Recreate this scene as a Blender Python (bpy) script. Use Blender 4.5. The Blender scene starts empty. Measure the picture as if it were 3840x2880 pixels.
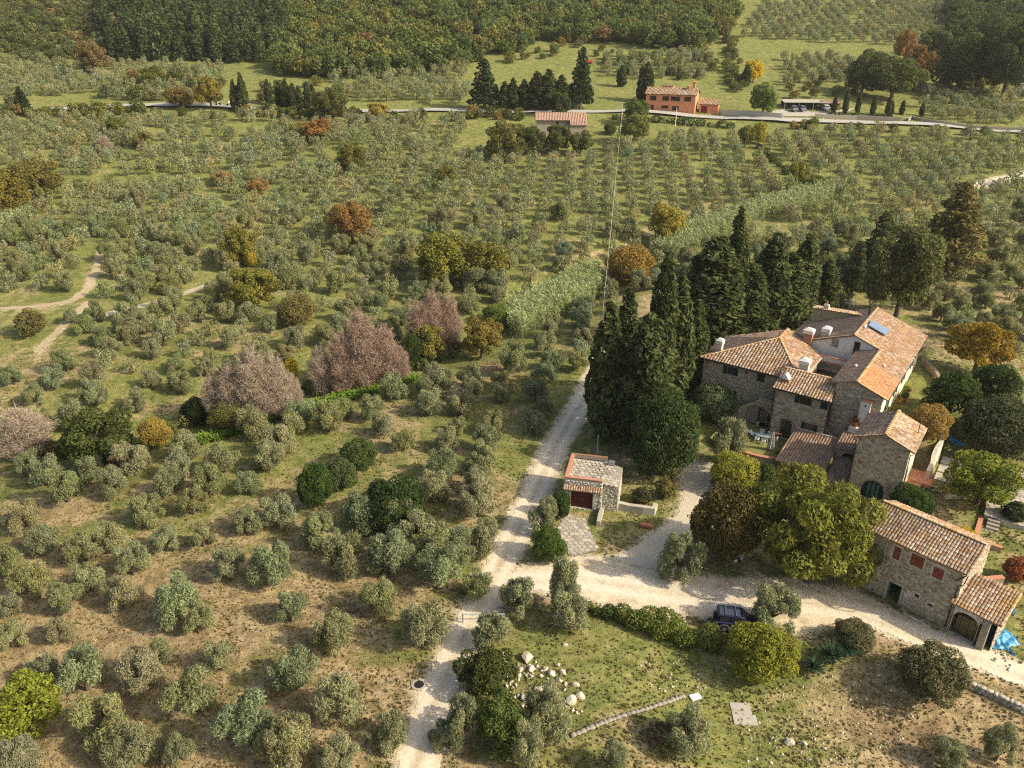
import bpy, math, random
import numpy as np
from mathutils import Vector, Matrix, noise as mnoise

R = math.radians
rng = np.random.default_rng(7)
random.seed(7)
SC = bpy.context.scene
COL = SC.collection

# ------------------------------------------------------------------ camera, sky, sun, exposure
CAM_H, PITCH, FPX = 50.0, R(25.5), 2922.0
SP, CP = math.sin(PITCH), math.cos(PITCH)
cd = bpy.data.cameras.new('camera'); cam = bpy.data.objects.new('camera', cd); COL.objects.link(cam)
cd.sensor_width = 36.0; cd.lens = 36.0 * FPX / 3840.0; cd.clip_end = 3000.0; cd.clip_start = 0.5
cam.location = (0, 0, CAM_H); cam.rotation_euler = (math.pi / 2 - PITCH, 0, 0)
SC.camera = cam

SUN_EL = R(34.0)
SUN_AZ = R(-20.0)            # direction towards the sun, measured from +X
to_sun = Vector((math.cos(SUN_AZ) * math.cos(SUN_EL), math.sin(SUN_AZ) * math.cos(SUN_EL), math.sin(SUN_EL)))
W = bpy.data.worlds.new('World'); SC.world = W; W.use_nodes = True
wn = W.node_tree.nodes; wl = W.node_tree.links
sky = wn.new('ShaderNodeTexSky'); sky.sky_type = 'NISHITA'; sky.sun_disc = False
sky.sun_elevation = SUN_EL; sky.sun_rotation = math.pi / 2 - SUN_AZ
sky.dust_density = 4.0; sky.air_density = 1.0; sky.ozone_density = 0.2
wl.new(sky.outputs[0], wn['Background'].inputs[0]); wn['Background'].inputs[1].default_value = 0.15
sl = bpy.data.lights.new('sun', 'SUN'); sl.energy = 4.6; sl.angle = R(0.8); sl.color = (1.0, 0.89, 0.71)
sun = bpy.data.objects.new('sun', sl); COL.objects.link(sun)
sun.rotation_euler = to_sun.to_track_quat('Z', 'Y').to_euler(); sun.location = (60, -40, 90)
SC.view_settings.view_transform = 'Standard'; SC.view_settings.look = 'None'
SC.view_settings.exposure = 0.33; SC.view_settings.gamma = 1.0; SC.view_settings.use_curve_mapping = False
SC.render.engine = 'CYCLES'
SC.cycles.use_denoising = False; SC.cycles.filter_width = 1.15; SC.cycles.sample_clamp_indirect = 4.0
SC.cycles.max_bounces = 5; SC.cycles.diffuse_bounces = 3; SC.cycles.glossy_bounces = 2
SC.cycles.transmission_bounces = 3; SC.cycles.volume_bounces = 0; SC.cycles.transparent_max_bounces = 6
SC.cycles.caustics_reflective = False; SC.cycles.caustics_refractive = False

# ------------------------------------------------------------------ terrain height
_sx = np.array([-260., -120, -66, -21, 14, 40, 74, 130, 260])
_sy = np.array([40., 70, 88, 113, 145, 182, 225, 262, 300])
def softp(x, w):
    t = np.clip(x / w, -40, 40)
    return w * np.log1p(np.exp(t))
def sstep(a, b, x):
    t = np.clip((x - a) / (b - a), 0, 1); return t * t * (3 - 2 * t)
def stream_d(X, Y):
    return (Y - np.interp(X, _sx, _sy)) * 0.83
HU = R(-35.5); HC, HS = math.cos(HU), math.sin(HU); HX, HY = 33.35, 86.91
def h2w(u, v): return (HX + HC * u - HS * v, HY + HS * u + HC * v)
def w2h(X, Y):
    dx, dy = X - HX, Y - HY
    return HC * dx + HS * dy, -HS * dx + HC * dy
def terr(X, Y):
    X = np.asarray(X, float); Y = np.asarray(Y, float)
    z = 0.145 * softp(Y - 152, 16) + 0.07 * softp(Y - 345, 20)
    d = stream_d(X, Y)
    z = z - 2.2 * np.exp(-(d / 11.0) ** 2) * sstep(80, 20, X)
    z = z - 1.2 * sstep(-10, -60, X) * sstep(150, 60, Y)
    z = z + 0.35 * np.sin(X * 0.061 + 1.3) * np.sin(Y * 0.047 + 0.4) + 0.18 * np.sin(X * 0.17 + Y * 0.11)
    # terraces across the groves
    far = sstep(118, 140, Y) * sstep(330, 290, Y)
    ph = (Y - 0.22 * X) / 17.0
    z = z + far * 0.7 * (np.clip(np.abs(((ph % 1.0) - 0.5)) * 6 - 1, 0, 1) - 0.5) * 0.5
    # shelf of garden ground on the right of the house, rising to the back
    u, v = w2h(X, Y)
    z = z + 3.7 * sstep(10.0, 11.0, u) * sstep(0.8, 6.0, v) * sstep(60, 22, u) * sstep(60, 30, v) * (1 - 0.88 * sstep(17.7, 18.3, u) * sstep(15, 9, v))
    z = z + 2.6 * sstep(-8, 8, u) * sstep(11.0, 9.5, u) * sstep(14, 26, v) * sstep(60, 34, v)
    z = z + 0.7 * sstep(17.5, 18.5, u) * sstep(-12, -2, v) * sstep(6, 1, v)
    # bank falling away below the drive, lower right
    z = z - 1.5 * sstep(50.5, 44, Y + 0.42 * (X - 30)) * sstep(6, 18, X)
    flat = np.exp(-(((X - 18) / 16) ** 2 + ((Y - 63) / 12) ** 2) * 1.2)
    z = z * (1 - 0.6 * flat)
    return z
def zt(x, y): return float(terr(x, y))

def ray(px, py):
    a = (px - 1920.0) / FPX; b = (py - 1440.0) / FPX
    return a, CP - b * SP, -SP - b * CP
TS = np.geomspace(20, 1500, 260)
def at(px, py, dz=0.0):
    """ground point seen at photograph pixel (3840 wide)"""
    dx, dy, dz_ = ray(px, py); ts = TS
    for _ in range(4):
        h = CAM_H + dz_ * ts - terr(dx * ts, dy * ts) - dz; i = int(np.argmax(h <= 0))
        if h[i] > 0: i = len(ts) - 1
        ts = np.linspace(ts[max(i - 1, 0)], ts[i], 24)
    hi = ts[-1]
    return Vector((dx * hi, dy * hi, CAM_H + dz_ * hi))
def atz(px, py, z):
    dx, dy, d = ray(px, py); t = (z - CAM_H) / d
    return Vector((dx * t, dy * t, z))
def ov(x, y): return at(x * 1.736, y * 1.736)         # overview (2212 wide) pixels
def proj(X, Y, Z):
    z = Z - CAM_H; dep = Y * CP - z * SP
    return 1920 + FPX * X / dep, 1440 - FPX * (Y * SP + z * CP) / dep, dep
def hz(py, X, Y):
    b = (py - 1440.0) / FPX
    return CAM_H + (-b * Y * CP - Y * SP) / (CP - b * SP)

# ------------------------------------------------------------------ materials
MATS = {}
def newmat(name):
    m = bpy.data.materials.new(name); m.use_nodes = True
    return m, m.node_tree.nodes, m.node_tree.links
def nd(n, t, **kw):
    x = n.new(t)
    for k, v in kw.items():
        if k.startswith('i_'): x.inputs[int(k[2:])].default_value = v
        else: setattr(x, k, v)
    return x
def c4(c): return (c[0], c[1], c[2], 1.0)
def surf(name, cols, scale=2.0, rough=0.85, detail=5, bump=0.0, bscale=20.0, metallic=0.0, obj_rand=0.0, isl=0.0, spec=0.3, stretch=None, coat=0.0):
    """noise-mixed principled surface; cols = list of colours along a ramp"""
    m, n, l = newmat(name); p = n['Principled BSDF']
    p.inputs['Roughness'].default_value = rough; p.inputs['Metallic'].default_value = metallic
    p.inputs['Specular IOR Level'].default_value = spec
    if coat: p.inputs['Coat Weight'].default_value = coat; p.inputs['Coat Roughness'].default_value = 0.08
    geo = nd(n, 'ShaderNodeNewGeometry')
    src = geo.outputs['Position']
    if stretch:
        mp = nd(n, 'ShaderNodeMapping'); mp.inputs['Scale'].default_value = stretch; l.new(src, mp.inputs[0]); src = mp.outputs[0]
    if len(cols) == 1:
        p.inputs['Base Color'].default_value = c4(cols[0])
        if not (obj_rand or isl): cols = [cols[0], tuple(x * 0.86 for x in cols[0])]
        else: cols = [cols[0], cols[0]]
    nz = nd(n, 'ShaderNodeTexNoise'); nz.inputs['Scale'].default_value = scale; nz.inputs['Detail'].default_value = detail; nz.inputs['Roughness'].default_value = 0.62
    l.new(src, nz.inputs['Vector'])
    fac = nz.outputs['Fac']
    if obj_rand or isl:
        oi = nd(n, 'ShaderNodeObjectInfo')
        ad = nd(n, 'ShaderNodeMath', operation='ADD'); l.new(oi.outputs['Random'], ad.inputs[0]); l.new(geo.outputs['Random Per Island'], ad.inputs[1])
        fr = nd(n, 'ShaderNodeMath', operation='FRACT'); l.new(ad.outputs[0], fr.inputs[0])
        mx = nd(n, 'ShaderNodeMix'); mx.data_type = 'FLOAT'; mx.inputs[0].default_value = max(obj_rand, isl)
        l.new(fac, mx.inputs[2]); l.new(fr.outputs[0], mx.inputs[3]); fac = mx.outputs[0]
    rp = nd(n, 'ShaderNodeValToRGB'); e = rp.color_ramp.elements
    k = len(cols); lo, hi = (0.32, 0.68) if not (obj_rand or isl) else (0.12, 0.88)
    e[0].position = lo; e[0].color = c4(cols[0]); e[1].position = hi; e[1].color = c4(cols[-1])
    for i in range(1, k - 1):
        q = e.new(lo + (hi - lo) * i / (k - 1)); q.color = c4(cols[i])
    l.new(fac, rp.inputs[0]); l.new(rp.outputs[0], p.inputs['Base Color'])
    if bump:
        nb = nd(n, 'ShaderNodeTexNoise'); nb.inputs['Scale'].default_value = bscale; nb.inputs['Detail'].default_value = 4; l.new(src, nb.inputs['Vector'])
        bp = nd(n, 'ShaderNodeBump'); bp.inputs['Strength'].default_value = bump; bp.inputs['Distance'].default_value = 0.05
        l.new(nb.outputs['Fac'], bp.inputs['Height']); l.new(bp.outputs[0], p.inputs['Normal'])
    MATS[name] = m
    return m
def leafmat(name, ca, cb, trans=0.3):
    m, n, l = newmat(name)
    for x in list(n):
        if x.type == 'BSDF_PRINCIPLED': n.remove(x)
    out = n['Material Output']
    oi = nd(n, 'ShaderNodeObjectInfo'); at_ = nd(n, 'ShaderNodeAttribute', attribute_name='tint')
    mx = nd(n, 'ShaderNodeMix', data_type='RGBA'); mx.inputs[6].default_value = c4(ca); mx.inputs[7].default_value = c4(cb); l.new(oi.outputs['Random'], mx.inputs[0])
    m1 = nd(n, 'ShaderNodeMix', data_type='RGBA', blend_type='MULTIPLY'); m1.inputs[0].default_value = 1.0
    l.new(mx.outputs[2], m1.inputs[6]); l.new(at_.outputs['Color'], m1.inputs[7])
    m2 = nd(n, 'ShaderNodeMix', data_type='RGBA', blend_type='MULTIPLY'); m2.inputs[0].default_value = 1.0
    l.new(m1.outputs[2], m2.inputs[6]); l.new(oi.outputs['Color'], m2.inputs[7])
    df = nd(n, 'ShaderNodeBsdfDiffuse'); tr = nd(n, 'ShaderNodeBsdfTranslucent'); ms = nd(n, 'ShaderNodeMixShader'); ms.inputs[0].default_value = trans
    l.new(m2.outputs[2], df.inputs[0]); l.new(m2.outputs[2], tr.inputs[0])
    l.new(df.outputs[0], ms.inputs[1]); l.new(tr.outputs[0], ms.inputs[2]); l.new(ms.outputs[0], out.inputs[0])
    MATS[name] = m
    return m
M = MATS
surf('mortar', [(0.50, 0.44, 0.33), (0.60, 0.53, 0.41)], 3, 0.95, bump=0.5, bscale=30)
surf('stone', [(0.24, 0.18, 0.11), (0.42, 0.345, 0.235), (0.53, 0.45, 0.32), (0.34, 0.285, 0.205), (0.50, 0.40, 0.25)], 5, 0.9, isl=0.75, bump=0.4, bscale=25)
surf('stone_white', [(0.36, 0.33, 0.26), (0.50, 0.47, 0.39), (0.42, 0.37, 0.28)], 4, 0.9, isl=0.7, bump=0.4, bscale=25)
surf('stone_trim', [(0.26, 0.23, 0.175), (0.34, 0.305, 0.24)], 4, 0.9, bump=0.3)
surf('plaster', [(0.78, 0.76, 0.70), (0.66, 0.63, 0.56)], 1.2, 0.9, bump=0.15)
surf('plaster_cream', [(0.80, 0.72, 0.52), (0.66, 0.58, 0.42)], 1.0, 0.9, bump=0.15)
surf('plaster_old', [(0.66, 0.62, 0.52), (0.50, 0.46, 0.36), (0.72, 0.69, 0.60)], 1.3, 0.95, bump=0.4, bscale=8)
surf('plaster_beige', [(0.46, 0.37, 0.20), (0.37, 0.30, 0.17)], 1.0, 0.9)
surf('plaster_pink', [(0.72, 0.29, 0.15), (0.62, 0.25, 0.135)], 0.5, 0.9)
surf('brick_red', [(0.36, 0.10, 0.06), (0.27, 0.075, 0.045), (0.42, 0.14, 0.08)], 6, 0.9, isl=0.6)
surf('brick_coping', [(0.52, 0.235, 0.135), (0.44, 0.20, 0.12)], 5, 0.85)
surf('terracotta', [(0.50, 0.20, 0.10), (0.40, 0.16, 0.08)], 4, 0.8)
surf('brick_brown', [(0.25, 0.13, 0.075), (0.33, 0.19, 0.11)], 6, 0.9, isl=0.5)
surf('shutter_green', [(0.012, 0.024, 0.018), (0.018, 0.034, 0.025)], 3, 0.6)
surf('shutter_light', [(0.10, 0.20, 0.14), (0.08, 0.165, 0.115)], 3, 0.6)
surf('wood_dark', [(0.030, 0.018, 0.012), (0.05, 0.03, 0.02)], 4, 0.7)
surf('garage_red', [(0.085, 0.012, 0.008), (0.065, 0.010, 0.007)], 2, 0.55)
surf('dark_inside', [(0.012, 0.011, 0.010), (0.02, 0.018, 0.016)], 2, 0.95)
surf('glass', [(0.03, 0.03, 0.03), (0.05, 0.05, 0.05)], 1, 0.12, spec=0.6)
surf('curtain', [(0.16, 0.145, 0.125), (0.13, 0.12, 0.105)], 3, 0.5)
surf('metal_dark', [(0.028, 0.024, 0.020), (0.05, 0.042, 0.035)], 4, 0.5, metallic=0.4)
surf('metal_rust', [(0.09, 0.04, 0.02), (0.05, 0.026, 0.016)], 5, 0.7, metallic=0.3)
surf('metal_grey', [(0.34, 0.34, 0.33), (0.26, 0.26, 0.25)], 3, 0.45, metallic=0.5)
surf('solar', [(0.17, 0.23, 0.33), (0.20, 0.265, 0.37)], 0.6, 0.18, spec=0.8, coat=0.6)
surf('concrete', [(0.36, 0.33, 0.27), (0.46, 0.42, 0.34)], 1.5, 0.92, bump=0.2)
surf('white_paint', [(0.78, 0.78, 0.75), (0.70, 0.70, 0.67)], 3, 0.5)
surf('table_blue', [(0.33, 0.42, 0.44), (0.28, 0.37, 0.40)], 3, 0.5)
surf('cloth_cream', [(0.62, 0.58, 0.47), (0.50, 0.47, 0.37)], 3, 0.9, bump=0.3)
surf('tarp_blue', [(0.045, 0.23, 0.42), (0.09, 0.32, 0.52), (0.03, 0.17, 0.33)], 1.6, 0.4, bump=0.3, bscale=6)
surf('barrel_blue', [(0.02, 0.12, 0.34), (0.03, 0.15, 0.40)], 2, 0.35)
surf('wood_grey', [(0.30, 0.26, 0.20), (0.22, 0.19, 0.15)], 6, 0.9)
surf('wood_pole', [(0.34, 0.29, 0.23), (0.42, 0.37, 0.30)], 4, 0.9)
surf('straw', [(0.45, 0.32, 0.13), (0.36, 0.25, 0.10)], 8, 0.95)
surf('bark', [(0.085, 0.06, 0.04), (0.14, 0.105, 0.075), (0.055, 0.04, 0.03)], 6, 0.95, bump=0.6, bscale=12)
surf('bark_pale', [(0.24, 0.19, 0.145), (0.34, 0.28, 0.22)], 6, 0.95, bump=0.5, bscale=12)
surf('twig_pink', [(0.28, 0.195, 0.14), (0.37, 0.265, 0.195)], 1.0, 0.95, obj_rand=0.3)
surf('twig_grey', [(0.31, 0.245, 0.175), (0.40, 0.32, 0.235)], 1.0, 0.95, obj_rand=0.3)
surf('asphalt', [(0.36, 0.34, 0.30), (0.42, 0.40, 0.355)], 0.8, 0.9)
surf('rock', [(0.40, 0.35, 0.25), (0.56, 0.50, 0.385), (0.33, 0.28, 0.19)], 2.2, 0.92, bump=0.7, bscale=7)
surf('rock_small', [(0.34, 0.28, 0.19), (0.50, 0.44, 0.33), (0.62, 0.56, 0.45)], 2.2, 0.92, isl=0.8)
surf('rubber', [(0.012, 0.012, 0.012), (0.02, 0.02, 0.02)], 8, 0.8)
surf('car_blue', [(0.006, 0.008, 0.035), (0.007, 0.009, 0.04)], 1, 0.25, coat=1.0, spec=0.5)
surf('car_roof', [(0.045, 0.055, 0.075), (0.06, 0.07, 0.09)], 3, 0.45)
surf('car_silver', [(0.42, 0.40, 0.36), (0.36, 0.34, 0.31)], 2, 0.35, metallic=0.5)
surf('car_grey', [(0.22, 0.23, 0.25), (0.25, 0.26, 0.28)], 1, 0.3, coat=0.6)
surf('chrome', [(0.6, 0.6, 0.6), (0.5, 0.5, 0.5)], 1, 0.15, metallic=1.0)
surf('lens', [(0.7, 0.7, 0.68), (0.6, 0.6, 0.58)], 1, 0.1)
surf('red_paint', [(0.40, 0.05, 0.025), (0.30, 0.04, 0.02)], 3, 0.6)
surf('skin', [(0.5, 0.3, 0.2), (0.45, 0.27, 0.18)], 3, 0.7)
leafmat('leaf_olive', (0.250, 0.268, 0.135), (0.315, 0.322, 0.168), 0.34)
leafmat('leaf_green', (0.085, 0.115, 0.030), (0.110, 0.135, 0.036), 0.32)
leafmat('leaf_cypress', (0.078, 0.098, 0.036), (0.100, 0.120, 0.044), 0.28)
leafmat('leaf_any', (1.2, 1.25, 1.25), (1.4, 1.42, 1.4), 0.36)

def tile_mat(name, base, lichen, amt):
    m, n, l = newmat(name); p = n['Principled BSDF']; p.inputs['Roughness'].default_value = 0.9; p.inputs['Specular IOR Level'].default_value = 0.2
    geo = nd(n, 'ShaderNodeNewGeometry'); oi = nd(n, 'ShaderNodeObjectInfo')
    ad = nd(n, 'ShaderNodeMath', operation='ADD'); l.new(oi.outputs['Random'], ad.inputs[0]); l.new(geo.outputs['Random Per Island'], ad.inputs[1])
    fr = nd(n, 'ShaderNodeMath', operation='FRACT'); l.new(ad.outputs[0], fr.inputs[0])
    rp = nd(n, 'ShaderNodeValToRGB'); e = rp.color_ramp.elements
    e[0].position = 0; e[0].color = c4(base[0]); e[1].position = 1; e[1].color = c4(base[-1])
    for i in range(1, len(base) - 1): e.new(i / (len(base) - 1)).color = c4(base[i])
    l.new(fr.outputs[0], rp.inputs[0])
    nz = nd(n, 'ShaderNodeTexNoise'); nz.inputs['Scale'].default_value = 0.55; nz.inputs['Detail'].default_value = 6; nz.inputs['Roughness'].default_value = 0.7
    l.new(geo.outputs['Position'], nz.inputs['Vector'])
    mr = nd(n, 'ShaderNodeMapRange'); mr.inputs[1].default_value = 0.5; mr.inputs[2].default_value = 0.66; mr.inputs[4].default_value = amt; l.new(nz.outputs['Fac'], mr.inputs[0])
    mx = nd(n, 'ShaderNodeMix', data_type='RGBA'); l.new(mr.outputs[0], mx.inputs[0]); l.new(rp.outputs[0], mx.inputs[6]); mx.inputs[7].default_value = c4(lichen)
    n2 = nd(n, 'ShaderNodeTexNoise'); n2.inputs['Scale'].default_value = 4.0; n2.inputs['Detail'].default_value = 5; l.new(geo.outputs['Position'], n2.inputs['Vector'])
    mr2 = nd(n, 'ShaderNodeMapRange'); mr2.inputs[1].default_value = 0.3; mr2.inputs[2].default_value = 0.7; mr2.inputs[3].default_value = 0.72; mr2.inputs[4].default_value = 1.2; l.new(n2.outputs['Fac'], mr2.inputs[0])
    m2 = nd(n, 'ShaderNodeMix', data_type='RGBA', blend_type='MULTIPLY'); m2.inputs[0].default_value = 1; l.new(mx.outputs[2], m2.inputs[6]); l.new(mr2.outputs[0], m2.inputs[7])
    l.new(m2.outputs[2], p.inputs['Base Color'])
    MATS[name] = m
tile_mat('tile', [(0.22, 0.13, 0.08), (0.36, 0.235, 0.15), (0.28, 0.165, 0.095), (0.44, 0.33, 0.24), (0.31, 0.20, 0.125), (0.50, 0.41, 0.32)], (0.40, 0.20, 0.045), 0.7)
tile_mat('tile_dark', [(0.24, 0.16, 0.11), (0.38, 0.27, 0.19), (0.30, 0.18, 0.12), (0.46, 0.36, 0.27)], (0.38, 0.23, 0.11), 0.4)
tile_mat('tile_orange', [(0.44, 0.20, 0.09), (0.54, 0.27, 0.13), (0.36, 0.17, 0.08), (0.50, 0.33, 0.2)], (0.55, 0.28, 0.08), 0.4)
tile_mat('tile_pale', [(0.36, 0.22, 0.135), (0.50, 0.38, 0.26), (0.34, 0.20, 0.11), (0.60, 0.50, 0.38), (0.27, 0.16, 0.095), (0.55, 0.43, 0.31)], (0.46, 0.26, 0.065), 0.65)
tile_mat('tile_ridge', [(0.52, 0.36, 0.20), (0.60, 0.46, 0.29), (0.48, 0.30, 0.15)], (0.58, 0.32, 0.06), 0.85)
surf('tile_bed', [(0.22, 0.145, 0.095), (0.29, 0.20, 0.135)], 3, 0.95)

# ------------------------------------------------------------------ object helpers
def link(o, parent=None):
    COL.objects.link(o)
    if parent is not None: o.parent = parent
    return o
def tag(o, label=None, cat=None, group=None, kind=None):
    if label: o['label'] = label
    if cat: o['category'] = cat
    if group: o['group'] = group
    if kind: o['kind'] = kind
    return o
def empty(name, loc=(0, 0, 0), rz=0.0, label=None, cat=None, group=None):
    o = bpy.data.objects.new(name, None); o.empty_display_size = 0.3
    o.location = loc; o.rotation_euler = (0, 0, rz); link(o)
    return tag(o, label, cat, group)
def raw_mesh(name, V, F, mat, smooth=False, tint=None):
    """V (n,3); F (m,3|4) int array or list of lists"""
    me = bpy.data.meshes.new(name)
    V = np.asarray(V, np.float32)
    if isinstance(F, np.ndarray):
        k = F.shape[1]; m = len(F)
        me.vertices.add(len(V)); me.vertices.foreach_set('co', V.ravel())
        me.loops.add(m * k); me.loops.foreach_set('vertex_index', F.astype(np.int32).ravel())
        me.polygons.add(m); me.polygons.foreach_set('loop_start', np.arange(0, m * k, k, dtype=np.int32))
        me.update(calc_edges=True)
    else:
        me.from_pydata(V.tolist(), [], F); me.update()
    if tint is not None:
        a = me.attributes.new('tint', 'FLOAT_COLOR', 'POINT')
        t = np.ones((len(V), 4), np.float32); t[:, :3] = tint; a.data.foreach_set('color', t.ravel())
    if smooth: me.polygons.foreach_set('use_smooth', np.ones(len(me.polygons), bool))
    if mat is not None: me.materials.append(MATS[mat] if isinstance(mat, str) else mat)
    return me
def mobj(name, me, parent=None, loc=None, rz=None):
    o = bpy.data.objects.new(name, me); link(o, parent)
    if loc is not None: o.location = loc
    if rz is not None: o.rotation_euler = (0, 0, rz)
    return o
class MB:
    def __init__(s): s.v = []; s.f = []
    def add(s, vs, fs):
        k = len(s.v); s.v += [tuple(map(float, x)) for x in vs]; s.f += [[i + k for i in f] for f in fs]; return s
    def box(s, a, b, rz=0.0, piv=None, taper=1.0):
        (x0, y0, z0), (x1, y1, z1) = a, b
        mx, my = (x0 + x1) / 2, (y0 + y1) / 2
        vs = []
        for z, k in ((z0, 1.0), (z1, taper)):
            for x, y in ((x0, y0), (x1, y0), (x1, y1), (x0, y1)): vs.append((mx + (x - mx) * k, my + (y - my) * k, z))
        if rz:
            px, py = piv if piv else (mx, my); c, q = math.cos(rz), math.sin(rz)
            vs = [(px + (x - px) * c - (y - py) * q, py + (x - px) * q + (y - py) * c, z) for x, y, z in vs]
        return s.add(vs, [[3, 2, 1, 0], [4, 5, 6, 7], [0, 1, 5, 4], [1, 2, 6, 5], [2, 3, 7, 6], [3, 0, 4, 7]])
    def prism(s, pts, z0, z1):
        n = len(pts); vs = [(x, y, z0) for x, y in pts] + [(x, y, z1) for x, y in pts]
        return s.add(vs, [list(range(n))[::-1], list(range(n, 2 * n))] + [[i, (i + 1) % n, n + (i + 1) % n, n + i] for i in range(n)])
    def slab(s, pts, th):
        """polygon of 3-D points, thickened downwards"""
        n = len(pts); vs = list(pts) + [(x, y, z - th) for x, y, z in pts]
        return s.add(vs, [list(range(n)), list(range(n, 2 * n))[::-1]] + [[i, n + i, n + (i + 1) % n, (i + 1) % n] for i in range(n)])
    def tube(s, pts, rad, n=6, cap=True):
        pts = [Vector(p) for p in pts]; k0 = len(s.v)
        if not hasattr(rad, '__len__'): rad = [rad] * len(pts)
        prev = None
        for i, p in enumerate(pts):
            t = (pts[min(i + 1, len(pts) - 1)] - pts[max(i - 1, 0)]); t.normalize()
            a = Vector((0, 0, 1)) if abs(t.z) < 0.9 else Vector((1, 0, 0))
            x = t.cross(a).normalized() if prev is None else (prev - t * prev.dot(t)).normalized()
            prev = x; y = t.cross(x)
            for j in range(n):
                q = 2 * math.pi * j / n; s.v.append(tuple(p + x * (math.cos(q) * rad[i]) + y * (math.sin(q) * rad[i])))
        for i in range(len(pts) - 1):
            for j in range(n):
                a = k0 + i * n + j; b = k0 + i * n + (j + 1) % n; s.f.append([a, b, b + n, a + n])
        if cap:
            s.f.append([k0 + j for j in range(n)][::-1]); e = k0 + (len(pts) - 1) * n; s.f.append([e + j for j in range(n)])
        return s
    def lathe(s, prof, c=(0, 0, 0), n=12):
        k0 = len(s.v)
        for r, z in prof:
            for j in range(n):
                q = 2 * math.pi * j / n; s.v.append((c[0] + r * math.cos(q), c[1] + r * math.sin(q), c[2] + z))
        for i in range(len(prof) - 1):
            for j in range(n):
                a = k0 + i * n + j; b = k0 + i * n + (j + 1) % n; s.f.append([a, b, b + n, a + n])
        s.f.append([k0 + j for j in range(n)][::-1]); e = k0 + (len(prof) - 1) * n; s.f.append([e + j for j in range(n)])
        return s
    def disc_x(s, c, r, w, n=16, axis=1):
        """wheel-like cylinder, axis 0=x 1=y"""
        k0 = len(s.v)
        for d in (-w / 2, w / 2):
            for j in range(n):
                q = 2 * math.pi * j / n; a, b = r * math.cos(q), r * math.sin(q)
                s.v.append((c[0] + a, c[1] + d, c[2] + b) if axis == 1 else (c[0] + d, c[1] + a, c[2] + b))
        for j in range(n): s.f.append([k0 + j, k0 + (j + 1) % n, k0 + n + (j + 1) % n, k0 + n + j])
        s.f.append([k0 + j for j in range(n)][::-1]); s.f.append([k0 + n + j for j in range(n)])
        return s
    def build(s, name, mat, parent=None, smooth=False, loc=None, rz=None):
        me = raw_mesh(name, s.v, s.f, mat, smooth)
        return mobj(name, me, parent, loc, rz)
def copy_tree(o, parent=None):
    c = o.copy(); link(c)
    c.parent = parent
    for ch in o.children: copy_tree(ch, c)
    return c
def inside(poly, x, y):
    """vectorised point in polygon"""
    x = np.asarray(x, float); y = np.asarray(y, float); r = np.zeros(x.shape, bool); n = len(poly)
    for i in range(n):
        x0, y0 = poly[i]; x1, y1 = poly[(i + 1) % n]
        if y0 == y1: continue
        c = ((y0 > y) != (y1 > y)) & (x < (x1 - x0) * (y - y0) / (y1 - y0) + x0)
        r ^= c
    return r
def seg_dist(pts, X, Y):
    d = np.full(X.shape, 1e9)
    for (x0, y0), (x1, y1) in zip(pts[:-1], pts[1:]):
        dx, dy = x1 - x0, y1 - y0; t = np.clip(((X - x0) * dx + (Y - y0) * dy) / (dx * dx + dy * dy + 1e-9), 0, 1)
        d = np.minimum(d, np.hypot(X - x0 - t * dx, Y - y0 - t * dy))
    return d
def wob(X, Y, s=1.0):
    return (np.sin(X * 1.7 * s + 2.1 * np.sin(Y * 0.9 * s)) + np.sin(Y * 2.3 * s + 1.7 * np.sin(X * 1.3 * s)) + 0.6 * np.sin((X + Y) * 4.1 * s)) / 2.6
# ================================================================== THE SETTING: ground, roads, paths
OVK = 1.736
def ovl(pts): return [tuple(at(x * OVK, y * OVK).xy) for x, y in pts]
TRACK = ovl([(880, 1720), (905, 1640), (945, 1500), (1000, 1380), (1052, 1280), (1100, 1180), (1150, 1080), (1200, 960), (1238, 900), (1268, 850), (1285, 815), (1300, 785), (1330, 740)])
DRIVE = ovl([(1075, 1265), (1120, 1225), (1180, 1215), (1240, 1205), (1300, 1205), (1400, 1230), (1480, 1243), (1560, 1252), (1660, 1250), (1750, 1262), (1840, 1278), (1930, 1322), (2040, 1370), (2120, 1400), (2230, 1445), (2230, 1490), (2100, 1440), (1980, 1395), (1880, 1352), (1790, 1345), (1725, 1372), (1700, 1345), (1560, 1335), (1450, 1325), (1350, 1312), (1250, 1290), (1150, 1275), (1085, 1295)])
COURT = ovl([(1320, 1212), (1400, 1165), (1462, 1115), (1478, 1060), (1468, 1025), (1490, 1000), (1535, 1000), (1530, 1060), (1505, 1110), (1485, 1165), (1462, 1240), (1400, 1245)])
FAR_ROAD = ovl([(-60, 246), (90, 238), (230, 231), (340, 228), (430, 228), (500, 232), (640, 239), (760, 240), (880, 240), (1000, 240), (1120, 243)]) + ovl([(1360, 240), (1420, 244), (1550, 256), (1700, 262), (1830, 265), (1950, 268), (2080, 277), (2260, 290)])
SIDE_TRACK = ovl([(2090, 408), (2150, 390), (2230, 372), (2300, 362)])
PATH = ovl([(-40, 668), (60, 664), (150, 652), (190, 625), (210, 580), (218, 540)])
PATH2 = ovl([(190, 655), (150, 690), (105, 735), (80, 760)])
STRIP = ovl([(190, 690), (330, 655), (430, 622), (500, 598)])
def sd_poly(poly, X, Y):
    d = seg_dist(poly + [poly[0]], X, Y); return np.where(inside(poly, X, Y), -d, d)
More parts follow.
